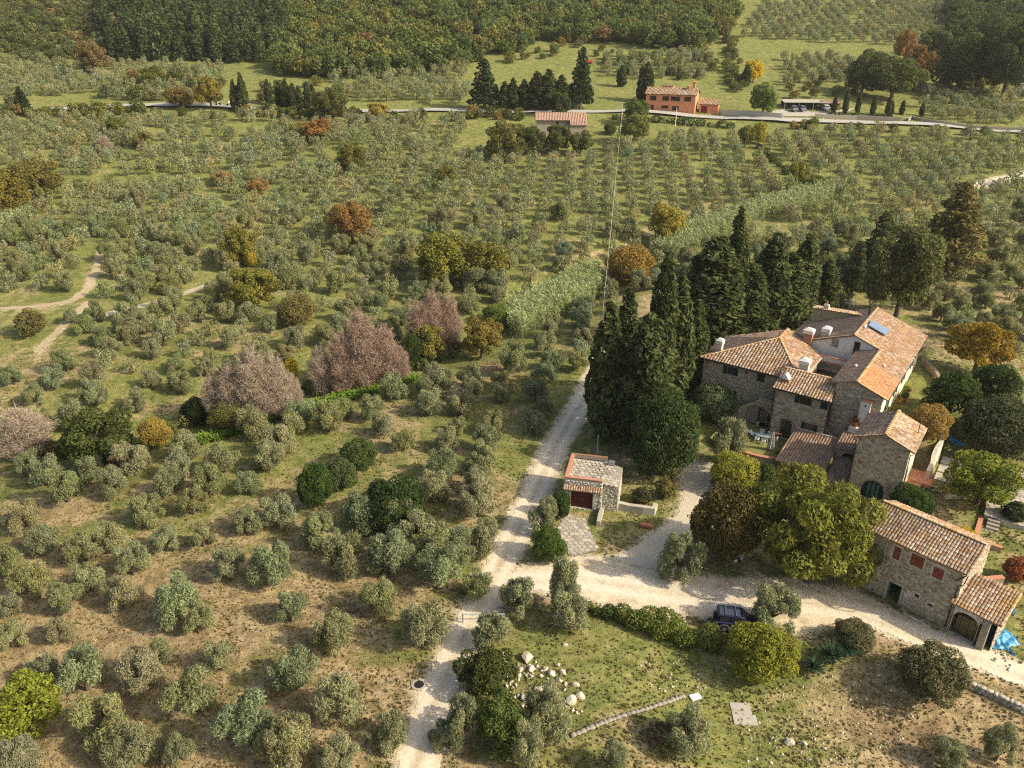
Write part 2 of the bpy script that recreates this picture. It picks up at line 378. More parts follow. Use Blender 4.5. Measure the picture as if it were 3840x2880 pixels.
def roads_sd(X, Y):
    s = seg_dist(TRACK, X, Y) - 1.55
    s = np.minimum(s, sd_poly(DRIVE, X, Y)); s = np.minimum(s, sd_poly(COURT, X, Y))
    s = np.minimum(s, seg_dist(SIDE_TRACK, X, Y) - 1.6)
    s = np.minimum(s, seg_dist(PATH, X, Y) - 0.4); s = np.minimum(s, seg_dist(PATH2, X, Y) - 0.3)
    s = np.minimum(s, seg_dist(STRIP, X, Y) - 0.4)
    return s

def ground_material():
    m, n, l = newmat('ground'); p = n['Principled BSDF']; p.inputs['Roughness'].default_value = 0.97; p.inputs['Specular IOR Level'].default_value = 0.1
    geo = nd(n, 'ShaderNodeNewGeometry'); pos = geo.outputs['Position']
    def noise(sc, det=5, ro=0.6, vec=pos):
        x = nd(n, 'ShaderNodeTexNoise'); x.inputs['Scale'].default_value = sc; x.inputs['Detail'].default_value = det; x.inputs['Roughness'].default_value = ro; l.new(vec, x.inputs['Vector']); return x.outputs['Fac']
    def ramp(f, a, b, lo=0.0, hi=1.0):
        x = nd(n, 'ShaderNodeMapRange'); x.interpolation_type = 'SMOOTHSTEP'
        x.inputs[1].default_value = a; x.inputs[2].default_value = b; x.inputs[3].default_value = lo; x.inputs[4].default_value = hi; l.new(f, x.inputs[0]); return x.outputs[0]
    def mth(op, a, b):
        x = nd(n, 'ShaderNodeMath', operation=op)
        for i, q in enumerate((a, b)):
            if isinstance(q, (int, float)): x.inputs[i].default_value = q
            else: l.new(q, x.inputs[i])
        return x.outputs[0]
    def mix(f, a, b, bt='MIX'):
        x = nd(n, 'ShaderNodeMix', data_type='RGBA', blend_type=bt)
        if isinstance(f, (int, float)): x.inputs[0].default_value = f
        else: l.new(f, x.inputs[0])
        for i, q in ((6, a), (7, b)):
            if isinstance(q, tuple): x.inputs[i].default_value = c4(q)
            else: l.new(q, x.inputs[i])
        return x.outputs[2]
    bias = nd(n, 'ShaderNodeAttribute', attribute_name='bias').outputs['Fac']
    road = nd(n, 'ShaderNodeAttribute', attribute_name='road').outputs['Fac']
    bare = nd(n, 'ShaderNodeAttribute', attribute_name='bare').outputs['Fac']
    n1 = noise(0.075, 6, 0.62); n2 = noise(0.45, 6, 0.65); n3 = noise(3.2, 6, 0.7); n5 = noise(1.1, 5, 0.7); n4 = noise(14.0, 3, 0.6)
    g = mth('ADD', mth('ADD', mth('MULTIPLY', n1, 0.62), mth('MULTIPLY', n2, 0.38)), bias)
    dry = mix(ramp(n3, 0.3, 0.7), (0.34, 0.255, 0.135), (0.48, 0.375, 0.205))
    dry = mix(ramp(n2, 0.42, 0.62), dry, mix(ramp(n3, 0.35, 0.65), (0.22, 0.16, 0.080), (0.31, 0.225, 0.115)))
    grn = mix(ramp(n3, 0.3, 0.7), (0.190, 0.200, 0.058), (0.290, 0.280, 0.090))
    grn = mix(ramp(n2, 0.40, 0.66), grn, (0.150, 0.175, 0.048))
    col = mix(ramp(g, 0.44, 0.60), dry, grn)
    soil = mix(ramp(n3, 0.3, 0.7), (0.27, 0.185, 0.10), (0.40, 0.29, 0.165))
    col = mix(ramp(mth('ADD', bare, mth('MULTIPLY', mth('SUBTRACT', n2, 0.5), 1.6)), 0.45, 0.85), col, soil)
    # dusty margins next to the tracks
    dirt = mix(ramp(n3, 0.3, 0.7), (0.57, 0.47, 0.315), (0.72, 0.615, 0.44))
    e = mth('ADD', road, mth('MULTIPLY', mth('SUBTRACT', n3, 0.5), 2.4))
    e = mth('ADD', e, mth('MULTIPLY', mth('SUBTRACT', n2, 0.5), 2.2))
    col = mix(ramp(e, 0.9, 0.0), col, dirt)
    col = mix(0.75, col, ramp(n4, 0.25, 0.75, 0.62, 1.25), 'MULTIPLY')
    col = mix(0.85, col, ramp(n5, 0.28, 0.72, 0.66, 1.28), 'MULTIPLY')
    l.new(col, p.inputs['Base Color'])
    bp = nd(n, 'ShaderNodeBump'); bp.inputs['Strength'].default_value = 0.55; bp.inputs['Distance'].default_value = 0.25
    hsum = mth('ADD', n3, mth('MULTIPLY', n4, 0.6)); l.new(hsum, bp.inputs['Height']); l.new(bp.outputs[0], p.inputs['Normal'])
    MATS['ground'] = m
def track_material():
    m, n, l = newmat('track_dust'); p = n['Principled BSDF']; p.inputs['Roughness'].default_value = 0.97; p.inputs['Specular IOR Level'].default_value = 0.1
    geo = nd(n, 'ShaderNodeNewGeometry'); pos = geo.outputs['Position']
    def noise(sc, det=5):
        x = nd(n, 'ShaderNodeTexNoise'); x.inputs['Scale'].default_value = sc; x.inputs['Detail'].default_value = det; x.inputs['Roughness'].default_value = 0.65; l.new(pos, x.inputs['Vector']); return x.outputs['Fac']
    def ramp(f, a, b, lo=0.0, hi=1.0):
        x = nd(n, 'ShaderNodeMapRange'); x.interpolation_type = 'SMOOTHSTEP'; x.inputs[1].default_value = a; x.inputs[2].default_value = b; x.inputs[3].default_value = lo; x.inputs[4].default_value = hi; l.new(f, x.inputs[0]); return x.outputs[0]
    def mix(f, a, b, bt='MIX'):
        x = nd(n, 'ShaderNodeMix', data_type='RGBA', blend_type=bt)
        if isinstance(f, (int, float)): x.inputs[0].default_value = f
        else: l.new(f, x.inputs[0])
        for i, q in ((6, a), (7, b)):
            if isinstance(q, tuple): x.inputs[i].default_value = c4(q)
            else: l.new(q, x.inputs[i])
        return x.outputs[2]
    wheel = nd(n, 'ShaderNodeAttribute', attribute_name='wheel').outputs['Fac']
    n1 = noise(0.5); n2 = noise(3.0); n3 = noise(16.0, 3)
    dirt = mix(ramp(n2, 0.3, 0.7), (0.57, 0.47, 0.315), (0.72, 0.615, 0.44))
    dirt = mix(ramp(n1, 0.46, 0.66, 0, 0.9), dirt, (0.43, 0.345, 0.215))
    dirt = mix(wheel, dirt, mix(ramp(n2, 0.3, 0.7), (0.68, 0.59, 0.43), (0.80, 0.71, 0.55)))
    dirt = mix(0.7, dirt, ramp(n3, 0.25, 0.75, 0.75, 1.18), 'MULTIPLY')
    l.new(dirt, p.inputs['Base Color'])
    bp = nd(n, 'ShaderNodeBump'); bp.inputs['Strength'].default_value = 0.4; bp.inputs['Distance'].default_value = 0.12; l.new(n3, bp.inputs['Height']); l.new(bp.outputs[0], p.inputs['Normal'])
    MATS['track_dust'] = m
ground_material(); track_material()
surf('earth', [(0.36, 0.28, 0.16), (0.48, 0.385, 0.235)], 1.2, 0.97, bump=0.4, bscale=10)
surf('gravel', [(0.48, 0.41, 0.29), (0.65, 0.57, 0.42)], 9, 0.95, bump=0.6, bscale=30)

LANES = [ovl([(130, 398), (234, 393), (365, 388), (518, 376), (623, 364), (727, 341), (790, 325)]), ovl([(320, 292), (469, 284), (573, 279)]), ovl([(1625, 310), (1660, 350), (1700, 400)]), ovl([(180, 700), (330, 664), (440, 630), (520, 600)])]
STREAM_GREEN = [ovl([(380, 962), (480, 935), (560, 905), (660, 880), (760, 850), (840, 830), (960, 790), (1060, 760), (1150, 700), (1240, 650)]),
                ovl([(1160, 1000), (1200, 930), (1240, 860), (1260, 810)])]
def add_attr(me, name, vals):
    a = me.attributes.new(name, 'FLOAT', 'POINT'); a.data.foreach_set('value', np.asarray(vals, np.float32))
def make_ground():
    ys = [-70.0]
    while ys[-1] < 950:
        y = ys[-1]
        ys.append(y + (3.0 if y < 25 else 0.75 if y < 120 else 0.75 + (y - 120) * 0.018))
    ys = np.array(ys); nt = 300
    t = np.linspace(-1, 1, nt); t = np.sign(t) * np.abs(t) ** 1.15
    hw = np.maximum(110.0, 1.05 * ys + 70)
    X = hw[:, None] * t[None, :]; Y = np.repeat(ys[:, None], nt, 1)
    Z = terr(X, Y)
    V = np.stack([X.ravel(), Y.ravel(), Z.ravel()], 1)
    j, i = np.meshgrid(np.arange(len(ys) - 1), np.arange(nt - 1), indexing='ij')
    a = (j * nt + i).ravel(); F = np.stack([a, a + 1, a + nt + 1, a + nt], 1)
    me = raw_mesh('ground', V, F, 'ground', True)
    x, y = V[:, 0], V[:, 1]
    bias = 0.035 + 0.07 * sstep(80, 170, y) + 0.05 * sstep(170, 260, y)
    bias -= 0.11 * sstep(0, -22, x) * sstep(75, 52, y)
    bias -= 0.10 * sstep(24, 32, x) * sstep(50, 44, y) ; bias += 0.12 * np.exp(-(((x - 10) / 9) ** 2 + ((y - 50) / 6) ** 2))
    for s in STREAM_GREEN: bias += 0.34 * np.exp(-(seg_dist(s, x, y) / 3.2) ** 2)
    for s in LANES: bias += 0.3 * np.exp(-(seg_dist(s, x, y) / 3.0) ** 2)
    d = stream_d(x, y); bias += 0.06 * np.exp(-(d / 14) ** 2) * sstep(20, -10, x); bias -= 0.05 * sstep(5, 25, x) * sstep(95, 110, y) * sstep(210, 170, y)
    bare = 0.10 + 0.16 * sstep(70, 50, y) * sstep(0, -10, x) + 0.1 * sstep(140, 200, y) * sstep(0, 60, x)
    u, v = w2h(x, y)
    bare += 0.5 * sstep(14, 17, u) * sstep(26, 21, u) * sstep(-16, -12, v) * sstep(4, 0, v)
    bare += 0.28 * np.exp(-(((x - 34) / 7) ** 2 + ((y - 43) / 5) ** 2)) + 0.35 * np.exp(-(((x - 31) / 5) ** 2 + ((y - 60) / 4) ** 2))
    bias += 0.2 * sstep(11, 12, u) * sstep(20, 17, u) * sstep(4, 7, v) * sstep(30, 26, v)
    add_attr(me, 'bias', bias); add_attr(me, 'bare', bare)
    add_attr(me, 'road', np.clip(roads_sd(x, y), -3, 6))
    o = mobj('ground', me); tag(o, 'hillside of dry and green grass and bare soil under the olive groves', kind='structure')
    return o
make_ground()

def sheet(name, fn, bbox, cell, mat, lift, label, wheel=None, kind='structure'):
    """draped sheet made of the cells where fn(X,Y)<0"""
    x0, x1, y0, y1 = bbox
    xs = np.arange(x0, x1 + cell, cell); ys = np.arange(y0, y1 + cell, cell)
    X, Y = np.meshgrid(xs, ys); s = fn(X, Y) + 0.18 * wob(X, Y, 0.8)
    cc = (s[:-1, :-1] + s[1:, :-1] + s[:-1, 1:] + s[1:, 1:]) / 4 < 0
    used = np.zeros(X.shape, bool); used[:-1, :-1] |= cc; used[1:, :-1] |= cc; used[:-1, 1:] |= cc; used[1:, 1:] |= cc
    idx = -np.ones(X.shape, int); idx[used] = np.arange(used.sum())
    jj, ii = np.where(cc)
    F = np.stack([idx[jj, ii], idx[jj, ii + 1], idx[jj + 1, ii + 1], idx[jj + 1, ii]], 1)
    Xv, Yv = X[used], Y[used]
    V = np.stack([Xv, Yv, terr(Xv, Yv) + lift], 1)
    me = raw_mesh(name, V, F, mat, True)
    if wheel is not None: add_attr(me, 'wheel', wheel(Xv, Yv))
    o = mobj(name, me); tag(o, label, kind=kind); return o
def bb(pts, m=3):
    a = np.array(pts); return a[:, 0].min() - m, a[:, 0].max() + m, a[:, 1].min() - m, a[:, 1].max() + m
def wheels(line, off=0.75, w=0.42):
    def f(X, Y):
        d = seg_dist(line, X, Y); return np.exp(-((d - off) / w) ** 2)
    return f
sheet('gravel_track', lambda X, Y: seg_dist(TRACK, X, Y) - 1.5, bb(TRACK), 0.3, 'track_dust', 0.02, 'pale unpaved track climbing past the garage and cypresses', wheels(TRACK))
DRV_MID = ovl([(1090, 1265), (1250, 1250), (1400, 1275), (1550, 1295), (1700, 1300), (1800, 1310), (1900, 1345), (2020, 1395), (2230, 1470)])
sheet('driveway', lambda X, Y: np.maximum(sd_poly(DRIVE, X, Y), 1.45 - seg_dist(TRACK, X, Y)), bb(DRIVE), 0.3, 'track_dust', 0.028, 'pale earth driveway running past the car to the barn', wheels(DRV_MID, 0.9, 0.7))
sheet('gravel_court', lambda X, Y: np.maximum(sd_poly(COURT, X, Y), 0.05 - sd_poly(DRIVE, X, Y)), bb(COURT), 0.3, 'gravel', 0.03, 'pale gravel lane between garage and brown round tree')
sheet('far_track', lambda X, Y: seg_dist(SIDE_TRACK, X, Y) - 1.6, bb(SIDE_TRACK), 0.6, 'track_dust', 0.06, 'white gravel track among olives at the right edge', wheels(SIDE_TRACK))
sheet('earth_path', lambda X, Y: np.minimum(seg_dist(PATH, X, Y) - 0.85, seg_dist(PATH2, X, Y) - 0.65), bb(PATH + PATH2), 0.3, 'earth', 0.05, 'bare earth path bending through the groves at the left', wheels(PATH))
sheet('grass_strip_path', lambda X, Y: seg_dist(STRIP, X, Y) - 0.35, bb(STRIP), 0.3, 'concrete', 0.06, 'narrow pale strip between two left-hand groves')

def ribbon(name, line, wid, mat, lift, label, n=4):
    pts = [Vector((x, y, 0)) for x, y in line]; out = []
    for a, b in zip(pts[:-1], pts[1:]):
        k = max(1, int((b - a).length / 3)); out += [a.lerp(b, i / k) for i in range(k)]
    out.append(pts[-1]); V = []; F = []
    for i, p in enumerate(out):
        t = (out[min(i + 1, len(out) - 1)] - out[max(i - 1, 0)]).normalized(); q = Vector((-t.y, t.x, 0)); zc = zt(p.x, p.y)
        for j in range(n + 1):
            r = p + q * (wid * (j / n - 0.5)); V.append((r.x, r.y, max(zc, zt(r.x, r.y)) + lift))
    for i in range(len(out) - 1):
        for j in range(n): a = i * (n + 1) + j; F.append([a, a + n + 1, a + n + 2, a + 1])
    o = mobj(name, raw_mesh(name, V, F, mat)); tag(o, label, kind='structure'); return out
FR_PTS = ribbon('asphalt_road', FAR_ROAD, 5.0, 'asphalt', 0.25, 'grey country road crossing the far slope past the pink house')
def along(line, s0, s1, step):
    pts = [Vector((x, y, 0)) for x, y in line]; acc = 0; out = []
    nxt = s0
    for a, b in zip(pts[:-1], pts[1:]):
        L = (b - a).length
        while nxt <= acc + L and nxt <= s1:
            t = (b - a).normalized(); out.append((a + t * (nxt - acc), t)); nxt += step
        acc += L
    return out
# wall line of a verge: a low parapet wall following a pixel polyline
def stone_strip_wall(name, line, h, th, label, mat='stone_trim', cat='wall', z0=-0.3, cap=None, group=None):
    pts = [Vector((x, y, 0)) for x, y in line]; fine = []
    for a, b in zip(pts[:-1], pts[1:]):
        k = max(1, int((b - a).length / 1.5)); fine += [a.lerp(b, i / k) for i in range(k)]
    fine.append(pts[-1]); o = fine[0].copy(); o.z = zt(o.x, o.y)
    root = empty(name, o, 0, label, cat, group)
    def loft(nm, w, za, zb, mt):
        V = []; F = []
        for i, p in enumerate(fine):
            t = (fine[min(i + 1, len(fine) - 1)] - fine[max(i - 1, 0)]).normalized(); q = Vector((-t.y, t.x, 0)); z = zt(p.x, p.y); j = 0.06 * math.sin(i * 2.3)
            for sgn, zz in ((-1, za), (1, za), (1, zb + j), (-1, zb + j)):
                r = p + q * (sgn * w / 2); V.append((r.x - o.x, r.y - o.y, z + zz - o.z))
        for i in range(len(fine) - 1):
            for k in range(4): a = i * 4 + k; b = i * 4 + (k + 1) % 4; F.append([a, b, b + 4, a + 4])
        F.append([3, 2, 1, 0]); e = (len(fine) - 1) * 4; F.append([e, e + 1, e + 2, e + 3])
        mobj(nm, raw_mesh(nm, V, F, mt), root)
    loft('wall_body', th, z0, h, mat)
    if cap: loft('coping', th + 0.12, h + 0.004, h + 0.12, cap)
    return root
# ================================================================== BUILDINGS
tile_mat('tile_farm', [(0.46, 0.28, 0.19), (0.54, 0.36, 0.26), (0.40, 0.24, 0.16)], (0.46, 0.36, 0.26), 0.4)
def jit_box_protos(n, jit):
    out = []
    for k in range(n):
        r = np.random.default_rng(100 + k)
        V = []
        for d, ins in ((-0.5, 0.0), (0.5, 0.10)):
            for s, t in ((-0.5, -0.5), (0.5, -0.5), (0.5, 0.5), (-0.5, 0.5)):
                V.append(((s * (1 - ins)) + r.uniform(-jit, jit), d + r.uniform(-jit, jit), t * (1 - ins) + r.uniform(-jit, jit)))
        out.append(np.array(V))
    return out
STONE_V = jit_box_protos(10, 0.07)          # x along the wall, y outwards, z up (unit size)
STONE_F = np.array([[4, 7, 6, 5], [0, 4, 5, 1], [1, 5, 6, 2], [2, 6, 7, 3], [3, 7, 4, 0]])
STONE_F = STONE_F[:, ::-1]
def tile_proto():
    V = []; n = 5
    for t, w, h, lift in ((0.0, 0.5, 0.40, 0.22), (1.2, 0.40, 0.32, 0.0)):
        for i in range(n):
            a = math.pi * i / (n - 1); V.append((-math.cos(a) * w, t, math.sin(a) * h + lift))
    F = [[i, i + 1, i + 6, i + 5] for i in range(4)] + [[4, 3, 2, 1, 0]]
    return V, F
TILE_V, TILE_F = tile_proto(); TILE_V = np.array(TILE_V)
TILE_F4 = np.array([[0, 1, 6, 5], [1, 2, 7, 6], [2, 3, 8, 7], [3, 4, 9, 8], [0, 4, 3, 1]])[:, ::-1]

class Bld:
    def __init__(s, root, seed=1):
        s.root = root; s.rnd = random.Random(seed); s.stones = []; s.tiles = []; s.mw = None
        bpy.context.view_layer.update(); s.mw = root.matrix_world.copy()
    def dep(s, p):
        w = s.mw @ Vector(p); return proj(w.x, w.y, w.z)[2]
    # ---- walls: from p0 to p1 (plan), outward normal to the right of the direction of travel
    def wall(s, p0, p1, zb, top, ops=(), mat='mortar', stone='stone', name='wall', ch=(0.15, 0.25), cw=(0.22, 0.6), depth=0.3, margin=0.12):
        p0 = Vector(p0); p1 = Vector(p1); L = (p1 - p0).length; u = (p1 - p0) / L; nrm = Vector((u.y, -u.x))
        def pt(a, z, d=0.0): q = p0 + u * a + nrm * d; return (q.x, q.y, z)
        if not isinstance(top, (list, tuple)): top = [(0, top), (L, top)]
        ts = [t[0] for t in top]; tz = [t[1] for t in top]
        topz = lambda a: float(np.interp(a, ts, tz))
        ops = [dict(o) for o in ops]
        br = {0.0, L} | set(ts)
        for o in ops:
            br |= {o['s0'], o['s1']}
            if o.get('arch'):
                for k in range(1, 10): br.add(o['s0'] + (o['s1'] - o['s0']) * k / 10)
        br = sorted(b for b in br if -1e-6 <= b <= L + 1e-6)
        def otop(o, a):
            if not o.get('arch'): return o['z1']
            h = (o['s1'] - o['s0']) / 2; x = (a - o['s0'] - h) / h; rise = o.get('rise', h)
            return o['z1'] - rise + rise * math.sqrt(max(0, 1 - x * x))
        mb = MB()
        for a, b in zip(br[:-1], br[1:]):
            if b - a < 1e-5: continue
            mid = (a + b) / 2; lo_a = lo_b = zb
            for o in sorted([o for o in ops if o['s0'] < mid < o['s1']], key=lambda o: o['z0']):
                if o['z0'] > lo_a + 1e-4: mb.add([pt(a, lo_a), pt(b, lo_b), pt(b, o['z0']), pt(a, o['z0'])], [[0, 1, 2, 3]])
                lo_a, lo_b = otop(o, a), otop(o, b)
                mb.add([pt(a, lo_a), pt(b, lo_b), pt(b, lo_b, -depth), pt(a, lo_a, -depth)], [[3, 2, 1, 0]])
                mb.add([pt(a, o['z0']), pt(b, o['z0']), pt(b, o['z0'], -depth), pt(a, o['z0'], -depth)], [[0, 1, 2, 3]])
            mb.add([pt(a, lo_a), pt(b, lo_b), pt(b, topz(b)), pt(a, topz(a))], [[0, 1, 2, 3]])
        for o in ops:
            for a, fl in ((o['s0'], 0), (o['s1'], 1)):
                f = [0, 1, 2, 3] if fl == 0 else [3, 2, 1, 0]
                mb.add([pt(a, o['z0']), pt(a, o['z0'], -depth), pt(a, otop(o, a), -depth), pt(a, otop(o, a))], [f])
        w = mb.build(name, mat, s.root)
        # ---- stones in courses
        if stone:
            z = zb; zmax = max(tz)
            while z < zmax - 0.06:
                h = s.rnd.uniform(*ch)
                free = [(0.0, L)]
                for o in ops:
                    zo1 = o['z1'] + margin
                    if z + h > o['z0'] - margin * 0.6 and z < zo1:
                        a0, a1 = o['s0'] - margin, o['s1'] + margin
                        if o.get('arch'):
                            zz = z - 0.02; cands = [a for a in np.linspace(o['s0'], o['s1'], 21) if otop(o, a) + margin > zz]
                            if not cands: continue
                            a0, a1 = min(cands) - margin, max(cands) + margin
                        nf = []
                        for f0, f1 in free:
                            if a1 <= f0 or a0 >= f1: nf.append((f0, f1)); continue
                            if a0 > f0: nf.append((f0, a0))
                            if a1 < f1: nf.append((a1, f1))
                        free = nf
                for f0, f1 in free:
                    a = f0 + s.rnd.uniform(0, 0.05)
                    while a < f1 - 0.06:
                        ww = min(s.rnd.uniform(*cw), f1 - a)
                        if f1 - a - ww < 0.1: ww = f1 - a
                        hh = min(h, topz(a + ww / 2) - z - 0.03, topz(a + 0.02) - z - 0.02, topz(a + ww - 0.02) - z - 0.02)
                        if hh > 0.06 and s.rnd.random() > 0.04:
                            d = s.rnd.uniform(0.05, 0.10)
                            c = pt(a + ww / 2, z + hh / 2 + s.rnd.uniform(-0.015, 0.015), d / 2 - 0.035)
                            s.stones.append((w, stone, c, (u.x, u.y), ww * s.rnd.uniform(0.86, 0.97), d, hh * s.rnd.uniform(0.78, 0.94), s.rnd.randrange(10)))
                        a += ww
                z += h
        w_info = dict(pt=pt, u=u, n=nrm, L=L, obj=w, otop=otop)
        return w_info
    def wbox(s, mb, wi, s0, s1, z0, z1, d0, d1):
        pt = wi['pt']; vs = [pt(a, z, d) for z in (z0, z1) for a, d in ((s0, d1), (s1, d1), (s1, d0), (s0, d0))]
        return mb.add(vs, [[3, 2, 1, 0], [4, 5, 6, 7], [0, 1, 5, 4], [1, 2, 6, 5], [2, 3, 7, 6], [3, 0, 4, 7]])
    def shutter(s, wi, s0, s1, z0, z1, d, parent, mat='shutter_green', slats=True):
        mb = MB(); s.wbox(mb, wi, s0, s1, z0, z1, d, d + 0.035)
        for a, b, c, e in ((s0, s1, z0, z0 + 0.07), (s0, s1, z1 - 0.07, z1), (s0, s0 + 0.06, z0 + 0.072, z1 - 0.072), (s1 - 0.06, s1, z0 + 0.072, z1 - 0.072)):
            s.wbox(mb, wi, a, b, c, e, d + 0.036, d + 0.055)
        if slats:
            z = z0 + 0.1
            while z < z1 - 0.1: s.wbox(mb, wi, s0 + 0.065, s1 - 0.065, z, z + 0.03, d + 0.036, d + 0.05); z += 0.07
        mb.build('shutter', mat, parent)
    def window(s, wi, s0, s1, z0, z1, mode='open', sides='LR', trim='stone_trim', pane='glass', shut='shutter_green', fw=0.10, sill=True, swid=None):
        mb = MB()
        s.wbox(mb, wi, s0 - fw, s1 + fw, z1, z1 + fw, -0.1, 0.05); s.wbox(mb, wi, s0 - fw, s0, z0, z1, -0.1, 0.045); s.wbox(mb, wi, s1, s1 + fw, z0, z1, -0.1, 0.045)
        s.wbox(mb, wi, s0 - fw - 0.04, s1 + fw + 0.04, z0 - fw, z0, -0.1, 0.09 if sill else 0.05)
        w = mb.build('window', trim, s.root)
        if mode == 'closed':
            m = (s0 + s1) / 2; s.shutter(wi, s0 + 0.01, m - 0.01, z0 + 0.01, z1 - 0.01, -0.06, w, shut); s.shutter(wi, m + 0.01, s1 - 0.01, z0 + 0.01, z1 - 0.01, -0.06, w, shut)
            return w
        pm = MB(); s.wbox(pm, wi, s0, s1, z0, z1, -0.2, -0.18); pm.build('pane', pane, w)
        fm = MB(); m = (s0 + s1) / 2
        for a, b, c, e in ((s0, s0 + 0.06, z0, z1), (s1 - 0.06, s1, z0, z1), (m - 0.04, m + 0.04, z0, z1), (s0 + 0.062, m - 0.042, z0, z0 + 0.06), (m + 0.042, s1 - 0.062, z0, z0 + 0.06), (s0 + 0.062, m - 0.042, z1 - 0.06, z1), (m + 0.042, s1 - 0.062, z1 - 0.06, z1)):
            s.wbox(fm, wi, a, b, c, e, -0.178, -0.13)
        fm.build('sash', 'wood_dark', w)
        hw = swid or (s1 - s0) / 2
        if 'L' in sides: s.shutter(wi, s0 - hw - 0.02, s0 - 0.02, z0, z1, 0.055, w, shut)
        if 'R' in sides: s.shutter(wi, s1 + 0.02, s1 + hw + 0.02, z0, z1, 0.055, w, shut)
        return w
    def door(s, wi, s0, s1, z0, z1, mat='wood_dark', trim='stone_trim', glazed=False, fw=0.16, d=-0.2):
        mb = MB()
        s.wbox(mb, wi, s0 - fw, s1 + fw, z1, z1 + fw, -0.1, 0.05); s.wbox(mb, wi, s0 - fw, s0, z0, z1, -0.1, 0.045); s.wbox(mb, wi, s1, s1 + fw, z0, z1, -0.1, 0.045)
        dr = mb.build('door', trim, s.root); m = (s0 + s1) / 2
        for a, b in ((s0 + 0.005, m - 0.008), (m + 0.008, s1 - 0.005)):
            lf = MB(); s.wbox(lf, wi, a, b, z0, z1 - 0.005, d, d + 0.05)
            for k in range(3):
                q0 = z0 + 0.12 + (z1 - z0 - 0.2) * k / 3; q1 = q0 + (z1 - z0 - 0.2) / 3 - 0.1
                if not (glazed and k > 0): s.wbox(lf, wi, a + 0.1, b - 0.1, q0, q1, d + 0.051, d + 0.07)
            lf.build('door_leaf', mat, dr)
            if glazed:
                gp = MB(); s.wbox(gp, wi, a + 0.1, b - 0.1, z0 + (z1 - z0) * 0.42, z1 - 0.14, d + 0.051, d + 0.06); gp.build('pane', 'glass', dr)
        hm = MB(); s.wbox(hm, wi, m + 0.03, m + 0.07, z0 + 0.95, z0 + 1.1, d + 0.05, d + 0.11); hm.build('handle', 'metal_grey', dr)
        return dr
    # ---- roofs
    def roof(s, poly, tile='tile', w=0.3, ex=0.36, name='roof', bed='tile_bed', th=0.14, lab=None):
        P = [Vector(p) for p in poly]; sd = (P[1] - P[0]).normalized()
        n = Vector((0, 0, 0))
        for i in range(1, len(P) - 1): n += (P[i] - P[0]).cross(P[i + 1] - P[0])
        n.normalize()
        if n.z < 0: n = -n
        td = n.cross(sd)
        if td.z < 0: td = -td
        pl = [((p - P[0]).dot(sd), (p - P[0]).dot(td)) for p in P]
        mb = MB(); pp = P if (P[1] - P[0]).cross(P[2] - P[0]).z > 0 else P[::-1]
        mb.slab([tuple(p) for p in pp], th); r = mb.build(name, bed, s.root)
        if lab: r['label'] = lab
        ss = [q[0] for q in pl]; tt = [q[1] for q in pl]
        S, T = np.meshgrid(np.arange(min(ss) + w / 2, max(ss), w), np.arange(min(tt) - 0.04, max(tt), ex))
        ok = inside(pl, S, T + ex * 0.35) & inside(pl, np.clip(S - w * 0.3, min(ss) + 0.01, None), T + ex * 0.5) & inside(pl, np.clip(S + w * 0.3, None, max(ss) - 0.01), T + ex * 0.5)
        for a, b in zip(S[ok], T[ok]):
            c = P[0] + sd * (a + s.rnd.uniform(-0.015, 0.015)) + td * (b + s.rnd.uniform(-0.03, 0.03))
            s.tiles.append((r, tile, tuple(c), sd, td, n, w * s.rnd.uniform(0.82, 0.92), ex, w * 0.55))
        return r
    def ridge(s, p0, p1, roof, w=0.34, L=0.48, mat='tile_ridge', single=True, lift=0.03):
        p0 = Vector(p0); p1 = Vector(p1); d = p1 - p0; k = max(1, int(d.length / L)); d /= k
        td = d.normalized(); sd = td.cross(Vector((0, 0, 1))).normalized(); n = sd.cross(td)
        for i in range(k):
            c = p0 + d * i + n * lift
            s.tiles.append((roof, mat, tuple(c), sd, td, n, w * s.rnd.uniform(0.92, 1.05), d.length, w * 0.55))
    def finish(s, n_stone, n_tile, tile_name='tile'):
        # stones ----------------------------------------------------------
        order = sorted(range(len(s.stones)), key=lambda i: s.dep(s.stones[i][2]) / math.sqrt(s.stones[i][4] * s.stones[i][6]))
        single = set(order[:n_stone]); protos = {}
        groups = {}
        for i, (w, mat, c, u, ww, d, hh, k) in enumerate(s.stones):
            if i in single:
                key = (mat, k)
                if key not in protos: protos[key] = raw_mesh('stone', STONE_V[k], STONE_F, mat)
                o = mobj('stone', protos[key], w); o.location = c; o.rotation_euler = (0, 0, math.atan2(u[1], u[0]) ); o.scale = (ww, -d, hh)
            else: groups.setdefault((w.name, mat), [w, mat, []])[2].append((c, u, ww, d, hh, k))
        for w, mat, L in groups.values():
            V = np.zeros((len(L), 8, 3))
            for j, (c, u, ww, d, hh, k) in enumerate(L):
                q = STONE_V[k]; x = q[:, 0] * ww; y = q[:, 1] * d
                V[j, :, 0] = c[0] + x * u[0] + y * u[1]; V[j, :, 1] = c[1] + x * u[1] - y * u[0]; V[j, :, 2] = c[2] + q[:, 2] * hh
            F = (STONE_F[:, ::-1][None] + (np.arange(len(L)) * 8)[:, None, None]).reshape(-1, 4)
            tag(mobj('stonework', raw_mesh('stonework', V.reshape(-1, 3), F, mat), w), kind='stuff')
        # tiles -----------------------------------------------------------
        order = sorted(range(len(s.tiles)), key=lambda i: s.dep(s.tiles[i][2]) - (25 if s.tiles[i][1] == 'tile_ridge' else 0))
        single = set(order[:n_tile]); groups = {}; tp = {}
